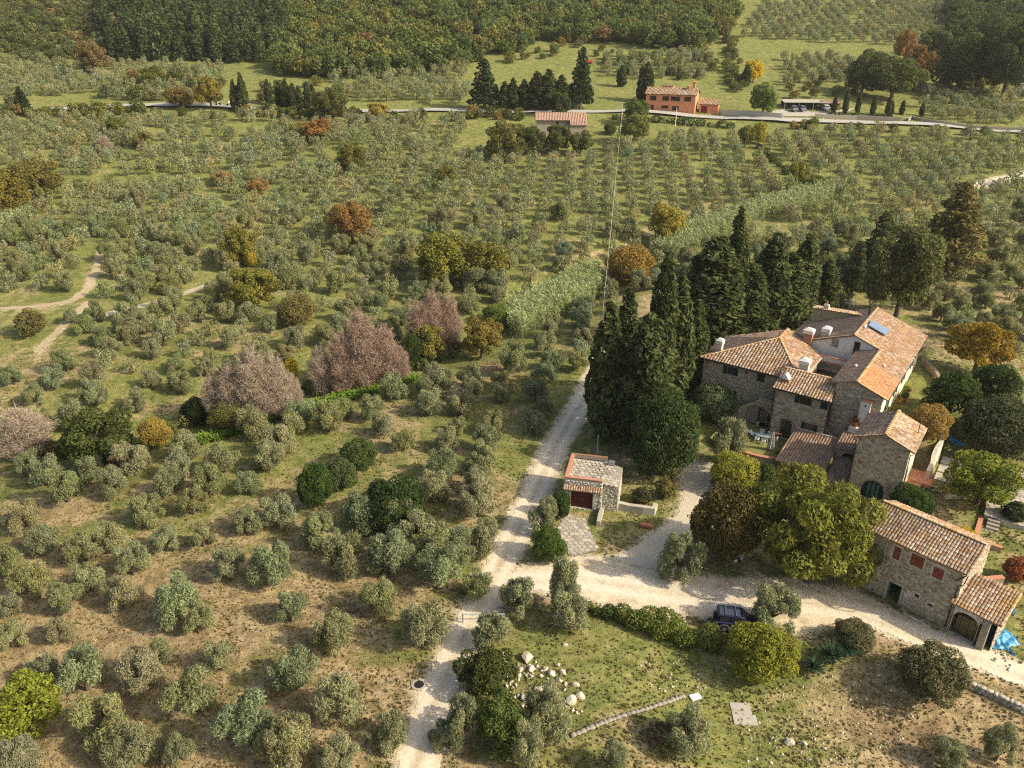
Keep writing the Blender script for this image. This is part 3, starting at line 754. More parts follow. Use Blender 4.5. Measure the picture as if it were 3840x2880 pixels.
        for i, (r, mat, c, sd, td, n, w, L, h) in enumerate(s.tiles):
            if i in single:
                if mat not in tp: tp[mat] = raw_mesh('tile', TILE_V, TILE_F, mat)
                o = mobj('ridge_tile' if mat == 'tile_ridge' else 'tile', tp[mat], r)
                mt = Matrix((sd, td, n)).transposed().to_4x4(); mt.translation = Vector(c)
                o.matrix_local = mt @ Matrix.Diagonal((w, L, h, 1.0))
            else: groups.setdefault((r.name, mat), [r, mat, []])[2].append((c, sd, td, n, w, L, h))
        for r, mat, L in groups.values():
            A = np.array([[tuple(c), tuple(a), tuple(b), tuple(n)] for c, a, b, n, *_ in L]); sc = np.array([q[4:] for q in L])
            V = A[:, None, 0] + TILE_V[None, :, 0:1] * sc[:, None, 0:1] * A[:, None, 1] + TILE_V[None, :, 1:2] * sc[:, None, 1:2] * A[:, None, 2] + TILE_V[None, :, 2:3] * sc[:, None, 2:3] * A[:, None, 3]
            F = (TILE_F4[None] + (np.arange(len(L)) * 10)[:, None, None]).reshape(-1, 4)
            tag(mobj('roof_tiles', raw_mesh('roof_tiles', V.reshape(-1, 3), F, mat), r), kind='stuff')
    # ---- chimneys
    def chimney(s, c, zb, zt_, w=0.85, d=0.7, mat='plaster', cap='pyramid', shaft='plaster'):
        x, y = c; mb = MB(); mb.box((x - w / 2, y - d / 2, zb), (x + w / 2, y + d / 2, zt_ - 0.75)); ch = mb.build('chimney', shaft, s.root)
        mb = MB(); mb.box((x - w / 2 - 0.1, y - d / 2 - 0.1, zt_ - 0.748), (x + w / 2 + 0.1, y + d / 2 + 0.1, zt_ - 0.38)); mb.build('hood', mat, ch)
        mb = MB(); mb.box((x - w / 2 - 0.14, y - d / 2 - 0.14, zt_ - 0.30), (x + w / 2 + 0.14, y + d / 2 + 0.14, zt_), taper=0.35); mb.build('cap', mat, ch)
        mb = MB(); mb.box((x - w / 2 + 0.02, y - d / 2 + 0.02, zt_ - 0.378), (x + w / 2 - 0.02, y + d / 2 - 0.02, zt_ - 0.302)); mb.build('flue', 'dark_inside', ch)
        return ch

def wallsimple(B, pts, zb, zt_, mat, name='wall'):
    for a, b in zip(pts[:-1], pts[1:]): B.wall(a, b, zb, zt_, mat=mat, stone=None, name=name)

# ------------------------------------------------------------------ the farmhouse
FH = empty('farmhouse', (HX, HY, 0), HU, 'large rambling stone farmhouse with several lichened terracotta roofs beside the cypresses', 'house')
B = Bld(FH, 3)
# block A, left: front wall, left wall
wA = B.wall((-11.6, 3.6), (1.0, 3.6), 0.3, 7.9, ops=[dict(s0=3.35, s1=4.35, z0=6.45, z1=7.5), dict(s0=7.4, s1=8.4, z0=6.5, z1=7.6), dict(s0=3.4, s1=4.45, z0=3.1, z1=4.2), dict(s0=9.55, s1=10.6, z0=0.95, z1=3.0, arch=True)])
B.window(wA, 3.35, 4.35, 6.45, 7.5, 'open'); B.window(wA, 7.4, 8.4, 6.5, 7.6, 'closed'); B.window(wA, 3.4, 4.45, 3.1, 4.2, 'open', pane='curtain')
B.door(wA, 9.56, 10.59, 0.95, 2.4, fw=0.02)
mb = MB(); mb.lathe([(0.16, 0), (0.16, 0.04)], (0, 0, 0), 10); vh = mb.build('vent', 'dark_inside', FH); vh.location = (-5.6, 3.52, 7.3); vh.rotation_euler = (math.pi / 2, 0, 0)
B.wall((-11.6, 12.0), (-11.6, 3.6), 0.3, 7.9)
B.wall((1.0, 3.6), (1.0, 13.0), 0.6, 7.9)
B.wall((-4.2, 14.0), (-11.6, 12.0), 0.5, [(0, 10.1), (7.6, 7.9)], stone=None, mat='mortar')
B.wall((1.0, 13.0), (-4.2, 14.0), 0.5, [(0, 7.9), (5.25, 10.1)], stone=None, mat='mortar')
rA = B.roof([(-12.0, 3.2, 8.0), (1.3, 3.2, 8.0), (-3.9, 10.2, 10.4)], 'tile_pale', 0.40, 0.42)
rA2 = B.roof([(-12.0, 12.2, 8.0), (-12.0, 3.2, 8.0), (-3.9, 10.2, 10.4)], 'tile_dark', 0.34, 0.4)
B.roof([(-12.0, 12.2, 8.0), (-3.9, 10.2, 10.4), (-4.2, 14.4, 10.2)], 'tile_dark', 0.34, 0.4)
rA3 = B.roof([(1.3, 3.2, 8.0), (1.3, 13.2, 8.0), (-4.2, 14.4, 10.2), (-3.9, 10.2, 10.4)], 'tile', 0.34, 0.4)
B.ridge((-12.0, 3.2, 8.05), (-3.9, 10.2, 10.45), rA); B.ridge((-3.9, 10.2, 10.45), (-4.2, 14.4, 10.25), rA3); B.ridge((1.3, 3.2, 8.05), (-3.9, 10.2, 10.45), rA3)
# external stair with arch in front of block A
wS = B.wall((-6.4, 2.2), (-0.75, 2.2), 0.6, [(0, 2.2), (3.3, 4.55), (3.31, 4.9), (5.65, 4.9)], ops=[dict(s0=1.7, s1=5.2, z0=0.9, z1=3.55, arch=True, rise=1.6)], name='stair_wall', depth=0.9)
mb = MB()
for k in range(12):
    a0 = -6.3 + k * 0.27; mb.box((a0, 2.4, 0.8), (a0 + 0.27, 3.58, 2.0 + k * 0.2))
mb.build('stair', 'stone_trim', FH)
mb = MB(); mb.box((-3.06, 2.41, 3.9), (-0.76, 3.58, 4.2)); mb.build('landing', 'stone_trim', FH)
mb = MB(); o_ = dict(s0=1.7, s1=5.2, z1=3.55, arch=True, rise=1.6)
for k in range(16):
    a0, a1 = 1.7 + 3.5 * k / 16, 1.7 + 3.5 * (k + 1) / 16 - 0.02; z0, z1 = wS['otop'](o_, a0), wS['otop'](o_, a1); pt = wS['pt']
    mb.add([pt(a0, z0, 0.04), pt(a1, z1, 0.04), pt(a1, z1 + 0.2, 0.04), pt(a0, z0 + 0.2, 0.04), pt(a0, z0, -0.2), pt(a1, z1, -0.2), pt(a1, z1 + 0.2, -0.2), pt(a0, z0 + 0.2, -0.2)], [[0, 1, 2, 3], [4, 5, 1, 0], [3, 2, 6, 7], [0, 3, 7, 4], [1, 5, 6, 2]])
mb.build('brick_arch', 'brick_brown', FH)
# block B
wB = B.wall((-0.7, 0.6), (5.7, 0.6), 0.6, 7.75, ops=[dict(s0=2.95, s1=3.9, z0=6.35, z1=7.3), dict(s0=5.5 - 0.0, s1=6.33, z0=6.35, z1=7.35), dict(s0=1.2, s1=2.6, z0=0.95, z1=3.65), dict(s0=4.15, s1=5.2, z0=3.05, z1=4.0)])
B.window(wB, 2.95, 3.9, 6.35, 7.3, 'open', swid=0.5); B.window(wB, 5.5, 6.33, 6.35, 7.35, 'closed'); B.door(wB, 1.2, 2.6, 0.95, 3.65, glazed=True); B.window(wB, 4.15, 5.2, 3.05, 4.0, 'open', pane='curtain', swid=0.42)
B.wall((-0.7, 3.6), (-0.7, 0.6), 0.6, [(0, 8.75), (3, 7.8)]); B.wall((5.6, 4.0), (-0.7, 4.0), 4.0, 8.85, stone=None)
rB = B.roof([(-1.15, 0.1, 7.75), (6.0, 0.1, 7.75), (5.55, 4.15, 9.0), (-0.95, 4.15, 9.0)], 'tile_pale', 0.36, 0.4)
B.ridge((-0.95, 4.15, 9.02), (5.55, 4.15, 9.02), rB)
# right wing, blocks C and E
wC = B.wall((5.7, 2.5), (11.2, 2.5), 0.0, [(0, 9.35), (2.35, 10.05), (5.5, 8.85)])
B.wall((5.6, 14.2), (5.6, 2.5), 1.0, 9.3, stone=None, name='court_wall')
wR = B.wall((11.2, 2.5), (11.2, 26.6), 0.0, 8.85, mat='plaster_cream', stone=None, ops=[dict(s0=a, s1=a + 1.0, z0=5.9, z1=7.5) for a in (3.5, 8.2, 13.0, 18.5)], name='garden_wall_face')
for a in (3.5, 8.2, 13.0, 18.5): B.window(wR, a, a + 1.0, 5.9, 7.5, 'open', shut='shutter_light', trim='plaster')
wW = B.wall((-0.6, 14.25), (8.0, 14.25), 5.5, [(0, 9.5), (5.2, 11.38), (8.6, 10.1)], mat='plaster', stone=None, ops=[dict(s0=2.5, s1=3.4, z0=9.2, z1=10.35), dict(s0=5.4, s1=6.05, z0=8.45, z1=10.55)], name='white_gable')
w_ = B.window(wW, 2.5, 3.4, 9.2, 10.35, 'closed', trim='plaster', shut='metal_grey', fw=0.03, sill=False)
B.door(wW, 5.4, 6.05, 8.45, 10.55, fw=0.1)
B.wall((11.2, 26.6), (-3.9, 26.6), 2.0, [(0, 8.85), (6.6, 11.3), (15.1, 8.3)], stone=None, mat='plaster_cream')
B.wall((-3.9, 26.6), (-3.9, 16.5), 2.0, 8.3)
B.wall((-3.9, 18.4), (-0.6, 14.3), 2.0, [(0, 8.3), (5.26, 9.5)], stone=None)
rC = B.roof([(11.75, 2.2, 8.8), (11.75, 8.6, 8.8), (8.05, 8.6, 10.2), (8.05, 2.2, 10.2)], 'tile_orange', 0.27, 0.4, lab='newer orange slope of the tiled roof')
rC2 = B.roof([(11.75, 8.6, 8.8), (11.75, 14.1, 8.8), (8.05, 14.1, 10.2), (8.05, 8.6, 10.2)], 'tile', 0.27, 0.36)
rE = B.roof([(11.75, 14.1, 8.8), (11.75, 27.0, 8.8), (4.6, 27.0, 11.506), (4.6, 14.1, 11.506)], 'tile', 0.27, 0.36)
rCl = B.roof([(5.2, 14.1, 9.4), (5.2, 2.2, 9.4), (8.05, 2.2, 10.2), (8.05, 14.1, 10.2)], 'tile_dark', 0.27, 0.36)
rEl = B.roof([(-4.2, 27.0, 8.33), (-4.2, 18.6, 8.33), (-0.75, 14.0, 9.57), (4.6, 14.0, 11.5), (4.6, 27.0, 11.5)], 'tile_dark', 0.3, 0.38)
B.ridge((8.05, 2.15, 10.22), (8.05, 14.1, 10.22), rC2, w=0.4); B.ridge((4.6, 14.0, 11.53), (4.6, 27.05, 11.53), rE, w=0.4)
B.ridge((8.05, 14.05, 10.24), (4.6, 14.05, 11.53), rE, w=0.26); B.ridge((-0.75, 14.05, 9.6), (4.6, 14.05, 11.53), rEl, w=0.26)
B.ridge((11.7, 2.22, 8.83), (8.05, 2.22, 10.22), rC, w=0.26)
# raised wall with coping at the back
wP = B.wall((-3.4, 23.8), (3.4, 23.8), 7.9, [(0, 10.7), (6.8, 10.95)], mat='plaster_beige', stone=None, name='raised_wall')
B.wall((-3.4, 25.9), (-3.4, 23.8), 7.9, 10.6, mat='plaster_beige', stone=None)
rP = B.roof([(-3.6, 23.6, 10.85), (3.6, 23.6, 11.1), (3.6, 26.2, 10.6), (-3.6, 26.2, 10.4)], 'tile_pale', 0.3, 0.4, th=0.1)
# balcony over the court
mb = MB(); mb.box((1.0, 12.7, 7.3), (5.55, 14.2, 7.5)); mb.build('balcony', 'brick_coping', FH)
mb = MB(); mb.box((1.05, 12.75, 7.505), (4.8, 12.95, 8.15)); mb.build('balcony_parapet', 'plaster', FH)
mb = MB(); mb.box((1.0, 12.68, 8.153), (4.85, 13.0, 8.25)); mb.build('coping', 'brick_coping', FH)
mb = MB(); mb.box((1.1, 4.2, 0.6), (5.5, 14.2, 1.0)); mb.build('courtyard_floor', 'stone_trim', FH)
mb = MB(); mb.box((1.1, 12.6, 5.4), (5.5, 14.2, 5.55)); mb.build('court_canopy', 'tile_bed', FH)
# solar collector
mb = MB(); sl_ = -0.3786
for a, b in ((5.25, 6.4), (6.43, 7.6)):
    mb.add([(a, 18.6, 11.506 + (a - 4.6) * sl_ + 0.42), (b, 18.6, 11.506 + (b - 4.6) * sl_ + 0.42), (b, 20.9, 11.506 + (b - 4.6) * sl_ + 0.42), (a, 20.9, 11.506 + (a - 4.6) * sl_ + 0.42),
            (a, 18.6, 11.506 + (a - 4.6) * sl_ + 0.3), (b, 18.6, 11.506 + (b - 4.6) * sl_ + 0.3), (b, 20.9, 11.506 + (b - 4.6) * sl_ + 0.3), (a, 20.9, 11.506 + (a - 4.6) * sl_ + 0.3)],
           [[0, 1, 2, 3], [7, 6, 5, 4], [0, 4, 5, 1], [1, 5, 6, 2], [2, 6, 7, 3], [3, 7, 4, 0]])
sp = mb.build('solar_panel', 'solar', FH)
for a in (5.4, 7.4):
    for b in (18.7, 20.8): mb = MB(); mb.tube([(a, b, 11.506 + (a - 4.6) * sl_), (a, b, 11.506 + (a - 4.6) * sl_ + 0.32)], 0.025, 5); mb.build('support', 'metal_grey', sp)
mb = MB(); mb.tube([(5.0, 18.4, 11.62), (5.0, 17.5, 11.62)], 0.16, 8); mb.build('water_tank', 'plaster', sp)
# chimneys
B.chimney((-10.4, 5.6), 8.2, 10.35, 0.8, 0.65, shaft='plaster_old')
B.chimney((-1.15, 13.9), 8.6, 11.3, 1.15, 0.9, shaft='brick_brown')
B.chimney((0.75, 15.4), 9.5, 11.5, 0.95, 0.8, shaft='plaster_old')
B.chimney((1.0, 5.5), 7.6, 10.35, 1.15, 0.95, shaft='plaster_old')
ch = MB(); ch.box((-0.5, 1.5, 7.7), (0.35, 2.25, 8.55)); c_ = ch.build('chimney', 'brick_brown', FH)
ch = MB(); ch.add([(-0.6, 1.4, 8.62), (0.45, 1.4, 8.62), (0.45, 2.35, 8.62), (-0.6, 2.35, 8.62), (-0.08, 1.4, 9.3), (-0.08, 2.35, 9.3)], [[3, 2, 1, 0], [0, 1, 4], [2, 3, 5], [1, 2, 5, 4], [3, 0, 4, 5]]); ch.build('cap', 'plaster', c_)
ch = MB(); ch.box((-2.1, 23.9, 10.9), (-1.4, 24.5, 11.5)); c2 = ch.build('chimney', 'plaster_old', FH); ch = MB(); ch.tube([(-1.75, 24.2, 11.5), (-1.75, 24.2, 11.95)], [0.14, 0.1], 8); ch.build('chimney_pot', 'terracotta', c2)
ch = MB(); ch.tube([(4.1, 24.0, 11.2), (4.1, 24.0, 12.2)], 0.12, 8); ch.build('flue_pipe', 'metal_dark', FH)
# television aerial
mb = MB(); mb.tube([(1.4, 23.6, 10.2), (1.4, 23.6, 13.2)], 0.025, 5)
for k, zz in ((0.9, 12.9), (0.7, 12.5)):
    mb.tube([(1.4 - k, 23.6, zz), (1.4 + k, 23.6, zz + 0.05)], 0.018, 4)
    for j in range(-4, 5): mb.tube([(1.4 + j * k / 4.5, 23.25, zz), (1.4 + j * k / 4.5, 23.95, zz)], 0.012, 4)
mb.build('aerial', 'metal_grey', FH)
# roof vents
for (a, b) in ((9.5, 9.9), (6.6, 7.6)):
    z = 8.8 + (11.75 - a) * 0.3786 + 0.1 if a > 8.05 else 9.4 + (a - 5.2) * 0.28 + 0.1
    mb = MB(); mb.lathe([(0.02, 0.3), (0.16, 0.25), (0.2, 0.1), (0.2, 0.0)], (a, b, z), 10); mb.build('roof_vent', 'white_paint', FH, True)
# white stacks against block C
mb = MB(); mb.box((9.0, 1.75, 5.3), (10.15, 2.45, 8.1)); st = mb.build('white_stack', 'plaster', FH); mb = MB(); mb.box((8.95, 1.7, 8.103), (10.2, 2.45, 8.22)); mb.build('coping', 'terracotta', st)
mb = MB(); mb.box((9.5, 1.735, 7.5), (9.68, 1.76, 7.72)); mb.build('opening', 'dark_inside', st)
mb = MB(); mb.box((8.3, 1.4, 2.0), (9.4, 2.45, 4.55)); mb.build('white_stack', 'plaster', FH)
# gutters and downpipes
mb = MB(); mb.tube([(-0.85, 0.02, 7.62), (-0.85, 0.4, 7.4), (-0.85, 0.46, 1.0)], 0.06, 6); mb.build('downpipe', 'metal_rust', FH)
mb = MB(); mb.tube([(5.78, 0.1, 7.62), (5.75, 0.45, 7.4), (5.75, 0.45, 4.0), (7.3, 0.45, 2.9)], 0.06, 6); mb.build('downpipe', 'metal_rust', FH)
mb = MB(); mb.tube([(-1.15, 0.06, 7.64), (6.0, 0.06, 7.62)], 0.07, 6); mb.build('gutter', 'metal_dark', FH)
mb = MB(); mb.tube([(-12.0, 3.14, 7.88), (-1.2, 3.14, 7.86)], 0.07, 6); mb.build('gutter', 'metal_dark', FH)
mb = MB(); mb.tube([(11.8, 2.3, 8.66), (11.8, 26.9, 8.68)], 0.07, 6); mb.build('gutter', 'metal_dark', FH)
mb = MB(); mb.tube([(1.38, 4.2, 7.9), (1.38, 13.1, 7.9)], 0.07, 6); mb.build('gutter', 'plaster_old', FH)
# lean-to F and its neighbour
wF = B.wall((2.6, -6.2), (7.8, -6.2), -1.3, 1.62, ops=[dict(s0=0.9, s1=4.6, z0=-0.9, z1=1.1)])
for a in (0.9, 2.14, 3.38):
    w_ = B.window(wF, a, a + 1.2, -0.9, 1.1, 'glass', sides='', pane='shutter_light', trim='shutter_green', fw=0.02, sill=False)
B.wall((2.6, 0.6), (2.6, -6.2), -1.3, [(0, 2.75), (6.8, 1.62)])
rF = B.roof([(2.3, -6.6, 1.68), (8.1, -6.6, 1.68), (7.7, 0.58, 2.95), (2.45, 0.58, 2.95)], 'tile_dark', 0.33, 0.38)
mb = MB(); mb.box((2.5, 0.42, 2.98), (7.7, 0.58, 3.1)); mb.build('flashing', 'plaster_old', FH)
wG = B.wall((7.8, -1.6), (10.8, -1.6), 0.0, 3.0, ops=[dict(s0=0.9, s1=2.5, z0=1.9, z1=2.65, arch=True, rise=0.6)], stone='stone_white')
mb = MB(); B.wbox(mb, wG, 0.85, 2.55, 1.7, 2.7, -0.5, -0.32); mb.build('opening', 'dark_inside', FH)
B.roof([(7.75, -1.9, 3.02), (10.8, -1.9, 3.02), (10.8, 2.45, 4.0), (7.75, 2.45, 4.0)], 'tile_dark', 0.3, 0.38)
B.roof([(8.15, -6.3, 0.95), (10.8, -6.3, 0.95), (10.8, -1.62, 1.9), (8.0, -1.62, 1.9)], 'tile_dark', 0.3, 0.38)
B.wall((7.8, -6.0), (10.8, -6.0), -1.3, 0.9)
# tower D
wD = B.wall((10.8, -6.2), (16.1, -6.2), -1.2, [(0, 7.32), (2.6, 8.5), (5.3, 7.32)], ops=[dict(s0=1.35, s1=3.75, z0=0.1, z1=2.6, arch=True)], ch=(0.16, 0.28), cw=(0.25, 0.7), margin=0.2)
mb = MB(); o_ = dict(s0=1.35, s1=3.75, z1=2.6, arch=True); pt = wD['pt']
for k in range(14):
    t0, t1 = math.pi * k / 14, math.pi * (k + 0.92) / 14
    q = []
    for t in (t0, t1):
        for r in (1.2, 1.42): q.append(pt(2.55 - r * math.cos(t), 1.4 + r * math.sin(t), 0.05))
    q2 = [(x - wD['n'].x * 0.2, y - wD['n'].y * 0.2, z) for x, y, z in q]
    mb.add(q + q2, [[0, 2, 3, 1], [0, 4, 6, 2], [3, 7, 5, 1], [1, 5, 4, 0], [2, 6, 7, 3]])
mb.build('arch_stone', 'stone_trim', FH)
dm = MB()
for k in range(5): B.wbox(dm, wD, 1.37 + k * 0.475, 1.37 + k * 0.475 + 0.46, 0.1, 2.6 - abs(k - 2) * 0.22, -0.28, -0.22)
da = dm.build('arched_door', 'shutter_green', FH)
gm = MB()
for k in range(1, 4): B.wbox(gm, wD, 1.47 + k * 0.475, 1.37 + k * 0.475 + 0.38, 0.5, 2.3 - abs(k - 2) * 0.2, -0.215, -0.2)
gm.build('pane', 'shutter_light', da)
wDr = B.wall((16.1, -6.2), (16.1, 0.0), -1.2, 7.32, mat='plaster_cream', stone=None, ops=[dict(s0=1.2, s1=2.2, z0=2.8, z1=4.6)])
B.window(wDr, 1.2, 2.2, 2.8, 4.6, 'open', sides='L', shut='shutter_light', trim='plaster')
B.wall((16.1, 0.0), (10.8, 0.0), -1.0, [(0, 7.32), (2.7, 8.5), (5.3, 7.32)]); B.wall((10.8, 0.0), (10.8, -6.2), -1.2, 7.32)
rD = B.roof([(10.3, 0.3, 7.45), (10.3, -6.6, 7.45), (13.4, -6.6, 8.72), (13.4, 0.3, 8.72)], 'tile_dark', 0.3, 0.4)
rD2 = B.roof([(16.6, -6.6, 7.45), (16.6, 0.3, 7.45), (13.4, 0.3, 8.72), (13.4, -6.6, 8.72)], 'tile_pale', 0.3, 0.4)
B.ridge((13.4, -6.65, 8.74), (13.4, 0.3, 8.74), rD2, w=0.42)
B.ridge((16.6, -6.55, 7.48), (13.4, -6.55, 8.74), rD2, w=0.26); B.ridge((10.3, -6.55, 7.48), (13.4, -6.55, 8.74), rD, w=0.26)
mb = MB(); mb.tube([(10.4, -6.7, 7.3), (10.65, -6.35, 7.0), (10.65, -6.3, 0.2)], 0.06, 6); mb.build('downpipe', 'metal_dark', FH)
mb = MB(); mb.tube([(16.5, -6.7, 7.3), (16.2, -6.32, 7.0), (16.2, -6.3, -0.2)], 0.06, 6); mb.build('downpipe', 'metal_rust', FH)
mb = MB(); mb.tube([(16.0, -2.0, 7.6), (16.0, -2.0, 8.9)], 0.05, 6); mb.lathe([(0.1, 0), (0.14, 0.05), (0.02, 0.16)], (16.0, -2.0, 8.9), 8); mb.build('flue_pipe', 'metal_dark', FH)
# porch roof and steps on the tower's sunny side
B.roof([(17.6, -5.6, 1.9), (17.6, -2.6, 1.9), (16.1, -2.6, 2.4), (16.1, -5.6, 2.4)], 'tile_orange', 0.26, 0.36)
mb = MB(); mb.box((16.12, -2.5, 1.6), (18.6, 0.4, 2.0)); mb.build('porch_floor', 'brick_coping', FH)
B.finish(270, 300)

# ------------------------------------------------------------------ the barn
BX, BY, BR = 33.4, 60.0, R(-48)
BN = empty('barn', (BX, BY, 0), BR, 'two-storey stone barn with red latticed openings and a banded terracotta roof', 'barn')
B = Bld(BN, 5)
ops = [dict(s0=2.55, s1=3.2, z0=4.5, z1=5.85), dict(s0=4.1, s1=5.25, z0=4.7, z1=5.95), dict(s0=6.1, s1=7.0, z0=4.5, z1=5.65), dict(s0=2.85, s1=4.05, z0=-0.05, z1=2.0), dict(s0=0.9, s1=1.5, z0=1.55, z1=2.1, arch=True), dict(s0=5.2, s1=5.6, z0=1.6, z1=2.0), dict(s0=6.4, s1=6.9, z0=1.35, z1=1.7, arch=True, rise=0.2), dict(s0=1.4, s1=1.75, z0=0.0, z1=0.3)]
wN = B.wall((0.0, 0.0), (8.55, 0.0), -1.0, 6.5, ops=ops, ch=(0.13, 0.24), cw=(0.2, 0.62))
for o in ops[:3]:
    mb = MB(); n = int((o['z1'] - o['z0']) / 0.135); m_ = max(3, int((o['s1'] - o['s0']) / 0.2))
    for k in range(n):
        for j in range(m_):
            w_ = (o['s1'] - o['s0']) / m_; off = (k % 2) * w_ * 0.25
            a = o['s0'] + j * w_ + off + 0.01; b_ = min(o['s1'], a + w_ * 0.72); z = o['z0'] + k * (o['z1'] - o['z0']) / n
            B.wbox(mb, wN, a, b_, z, z + 0.075, -0.14, -0.02)
        B.wbox(mb, wN, o['s0'], o['s1'], z + 0.078, z + 0.115, -0.12, -0.03)
    lt = mb.build('brick_lattice', 'brick_red', BN); mb = MB(); B.wbox(mb, wN, o['s0'], o['s1'], o['z0'], o['z1'], -0.3, -0.24); mb.build('opening', 'dark_inside', lt)
d_ = MB(); s0, s1, z0, z1 = 2.85, 4.05, -0.05, 2.0
for a, b_, c, e in ((s0 - 0.2, s0, z0, z1), (s1, s1 + 0.2, z0, z1), (s0 - 0.2, s1 + 0.2, z1 + 0.001, z1 + 0.22)): B.wbox(d_, wN, a, b_, c, e, -0.15, 0.06)
dr = d_.build('door', 'concrete', BN); mb = MB(); B.wbox(mb, wN, s0, s1, z0, z1, -2.2, -2.1); B.wbox(mb, wN, s0, s1, z0 - 0.02, z0, -2.1, -0.3); mb.build('dark_room', 'dark_inside', dr)
mb = MB(); B.wbox(mb, wN, s0 + 0.02, s0 + 0.07, z0, z1 - 0.05, -0.95, -0.25); mb.build('door_leaf', 'shutter_light', dr)
mb = MB(); B.wbox(mb, wN, s0 - 0.3, s1 + 0.3, -0.35, -0.06, -0.1, 0.5); mb.build('doorstep', 'concrete', dr)
for o in ops[4:]:
    mb = MB(); B.wbox(mb, wN, o['s0'] - 0.02, o['s1'] + 0.02, o['z0'] - 0.02, o['z1'] + 0.02, -0.36, -0.28); mb.build('opening', 'dark_inside', BN)
mb = MB(); B.wbox(mb, wN, 4.35, 5.1, 0.05, 2.0, 0.0, 0.03); mb.build('plaster_patch', 'plaster_old', BN)
B.wall((8.55, 0.0), (8.55, 5.8), -0.6, [(0, 6.5), (3.0, 7.85), (5.8, 6.5)]); B.wall((8.55, 5.8), (0, 5.8), -0.6, 6.5); B.wall((0, 5.8), (0, 0), -1.0, [(0, 6.5), (2.8, 7.85), (5.8, 6.5)])
r1 = B.roof([(-0.25, -0.35, 6.5), (8.8, -0.35, 6.5), (8.8, 2.9, 8.02), (-0.25, 2.9, 8.02)], 'tile_pale', 0.27, 0.4)
r2 = B.roof([(8.8, 6.2, 6.5), (-0.25, 6.2, 6.5), (-0.25, 2.9, 8.02), (8.8, 2.9, 8.02)], 'tile', 0.27, 0.4)
B.ridge((-0.25, 2.9, 8.05), (8.85, 2.9, 8.05), r1)
# stub wall with dark doorway at the left end
wL = B.wall((-2.2, 0.12), (-0.02, 0.12), -1.0, 2.2, ops=[dict(s0=1.6, s1=2.1, z0=-0.8, z1=1.35)])
mb = MB(); B.wbox(mb, wL, 1.6, 2.1, -0.8, 1.35, -0.4, -0.3); mb.build('opening', 'dark_inside', BN)
mb = MB(); mb.box((-2.3, 0.0, 2.2), (-0.02, 3.0, 2.35)); mb.build('annex_roof', 'tile_bed', BN)
mb = MB(); mb.tube([(8.78, -0.42, 6.4), (8.5, -0.1, 5.9), (8.0, -0.12, 5.2)], 0.05, 6); mb.tube([(8.9, -0.4, 6.42), (8.75, -0.3, 5.3), (8.35, -0.15, 4.9), (8.3, -0.12, 2.9), (8.3, -0.12, 0.2)], 0.05, 6); mb.build('downpipe', 'metal_dark', BN)
B.finish(270, 270)
# cart shed with iron gate, lean-to of the barn
CS = empty('cart_shed', (BX, BY, 0), BR, 'low tiled cart shed with arched iron gate against the barn end', 'shed')
B = Bld(CS, 6)
wq = B.wall((8.6, -0.15), (10.9, -0.15), -0.6, 3.25, ops=[dict(s0=0.05, s1=2.1, z0=0.0, z1=2.55, arch=True, rise=0.7)], mat='plaster_old', stone=None)
r = B.roof([(8.15, -0.55, 3.3), (12.35, -0.55, 3.3), (12.35, 3.0, 4.65), (8.62, 3.0, 4.65)], 'tile_pale', 0.27, 0.4)
B.ridge((12.3, -0.5, 3.33), (12.3, 3.0, 4.68), r, w=0.26)
B.wall((12.0, 0.0), (12.0, 2.8), -0.4, [(0, 3.2), (2.8, 4.4)]); B.wall((12.0, 2.8), (8.56, 2.8), -0.4, 4.3)
mb = MB(); B.wbox(mb, wq, 0.0, 2.3, -0.4, 3.0, -2.6, -2.5); mb.build('shed_back', 'dark_inside', CS)
g = MB()
for k in range(13): a = 0.09 + k * 0.16; g.tube([wq['pt'](a, 0.05, -0.1), wq['pt'](a, 2.55 - 0.7 + 0.66 * math.sqrt(max(0, 1 - ((a - 1.07) / 1.05) ** 2)), -0.1)], 0.014, 4)
for z in (0.1, 1.0, 1.75): g.tube([wq['pt'](0.06, z, -0.1), wq['pt'](2.09, z, -0.1)], 0.025, 4)
for a in (0.07, 0.73, 1.4, 2.08): g.tube([wq['pt'](a, 0.03, -0.1), wq['pt'](a, 2.0, -0.1)], 0.03, 4)
g.build('iron_gate', 'metal_dark', CS)
hay = MB(); hay.box((8.7, 0.7, -0.3), (10.6, 1.6, 1.5), taper=0.8); hay.build('hay_stack', 'straw', CS)
mb = MB(); mb.box((11.0, -0.5, -0.5), (11.55, 0.05, 3.1)); pr = mb.build('pier', 'stone_trim', CS)
mb = MB(); B.wbox(mb, wq, 2.15, 2.3, 0.0, 2.3, 0.01, 0.06); mb.build('door_board', 'wood_dark', CS)
B.finish(0, 120)

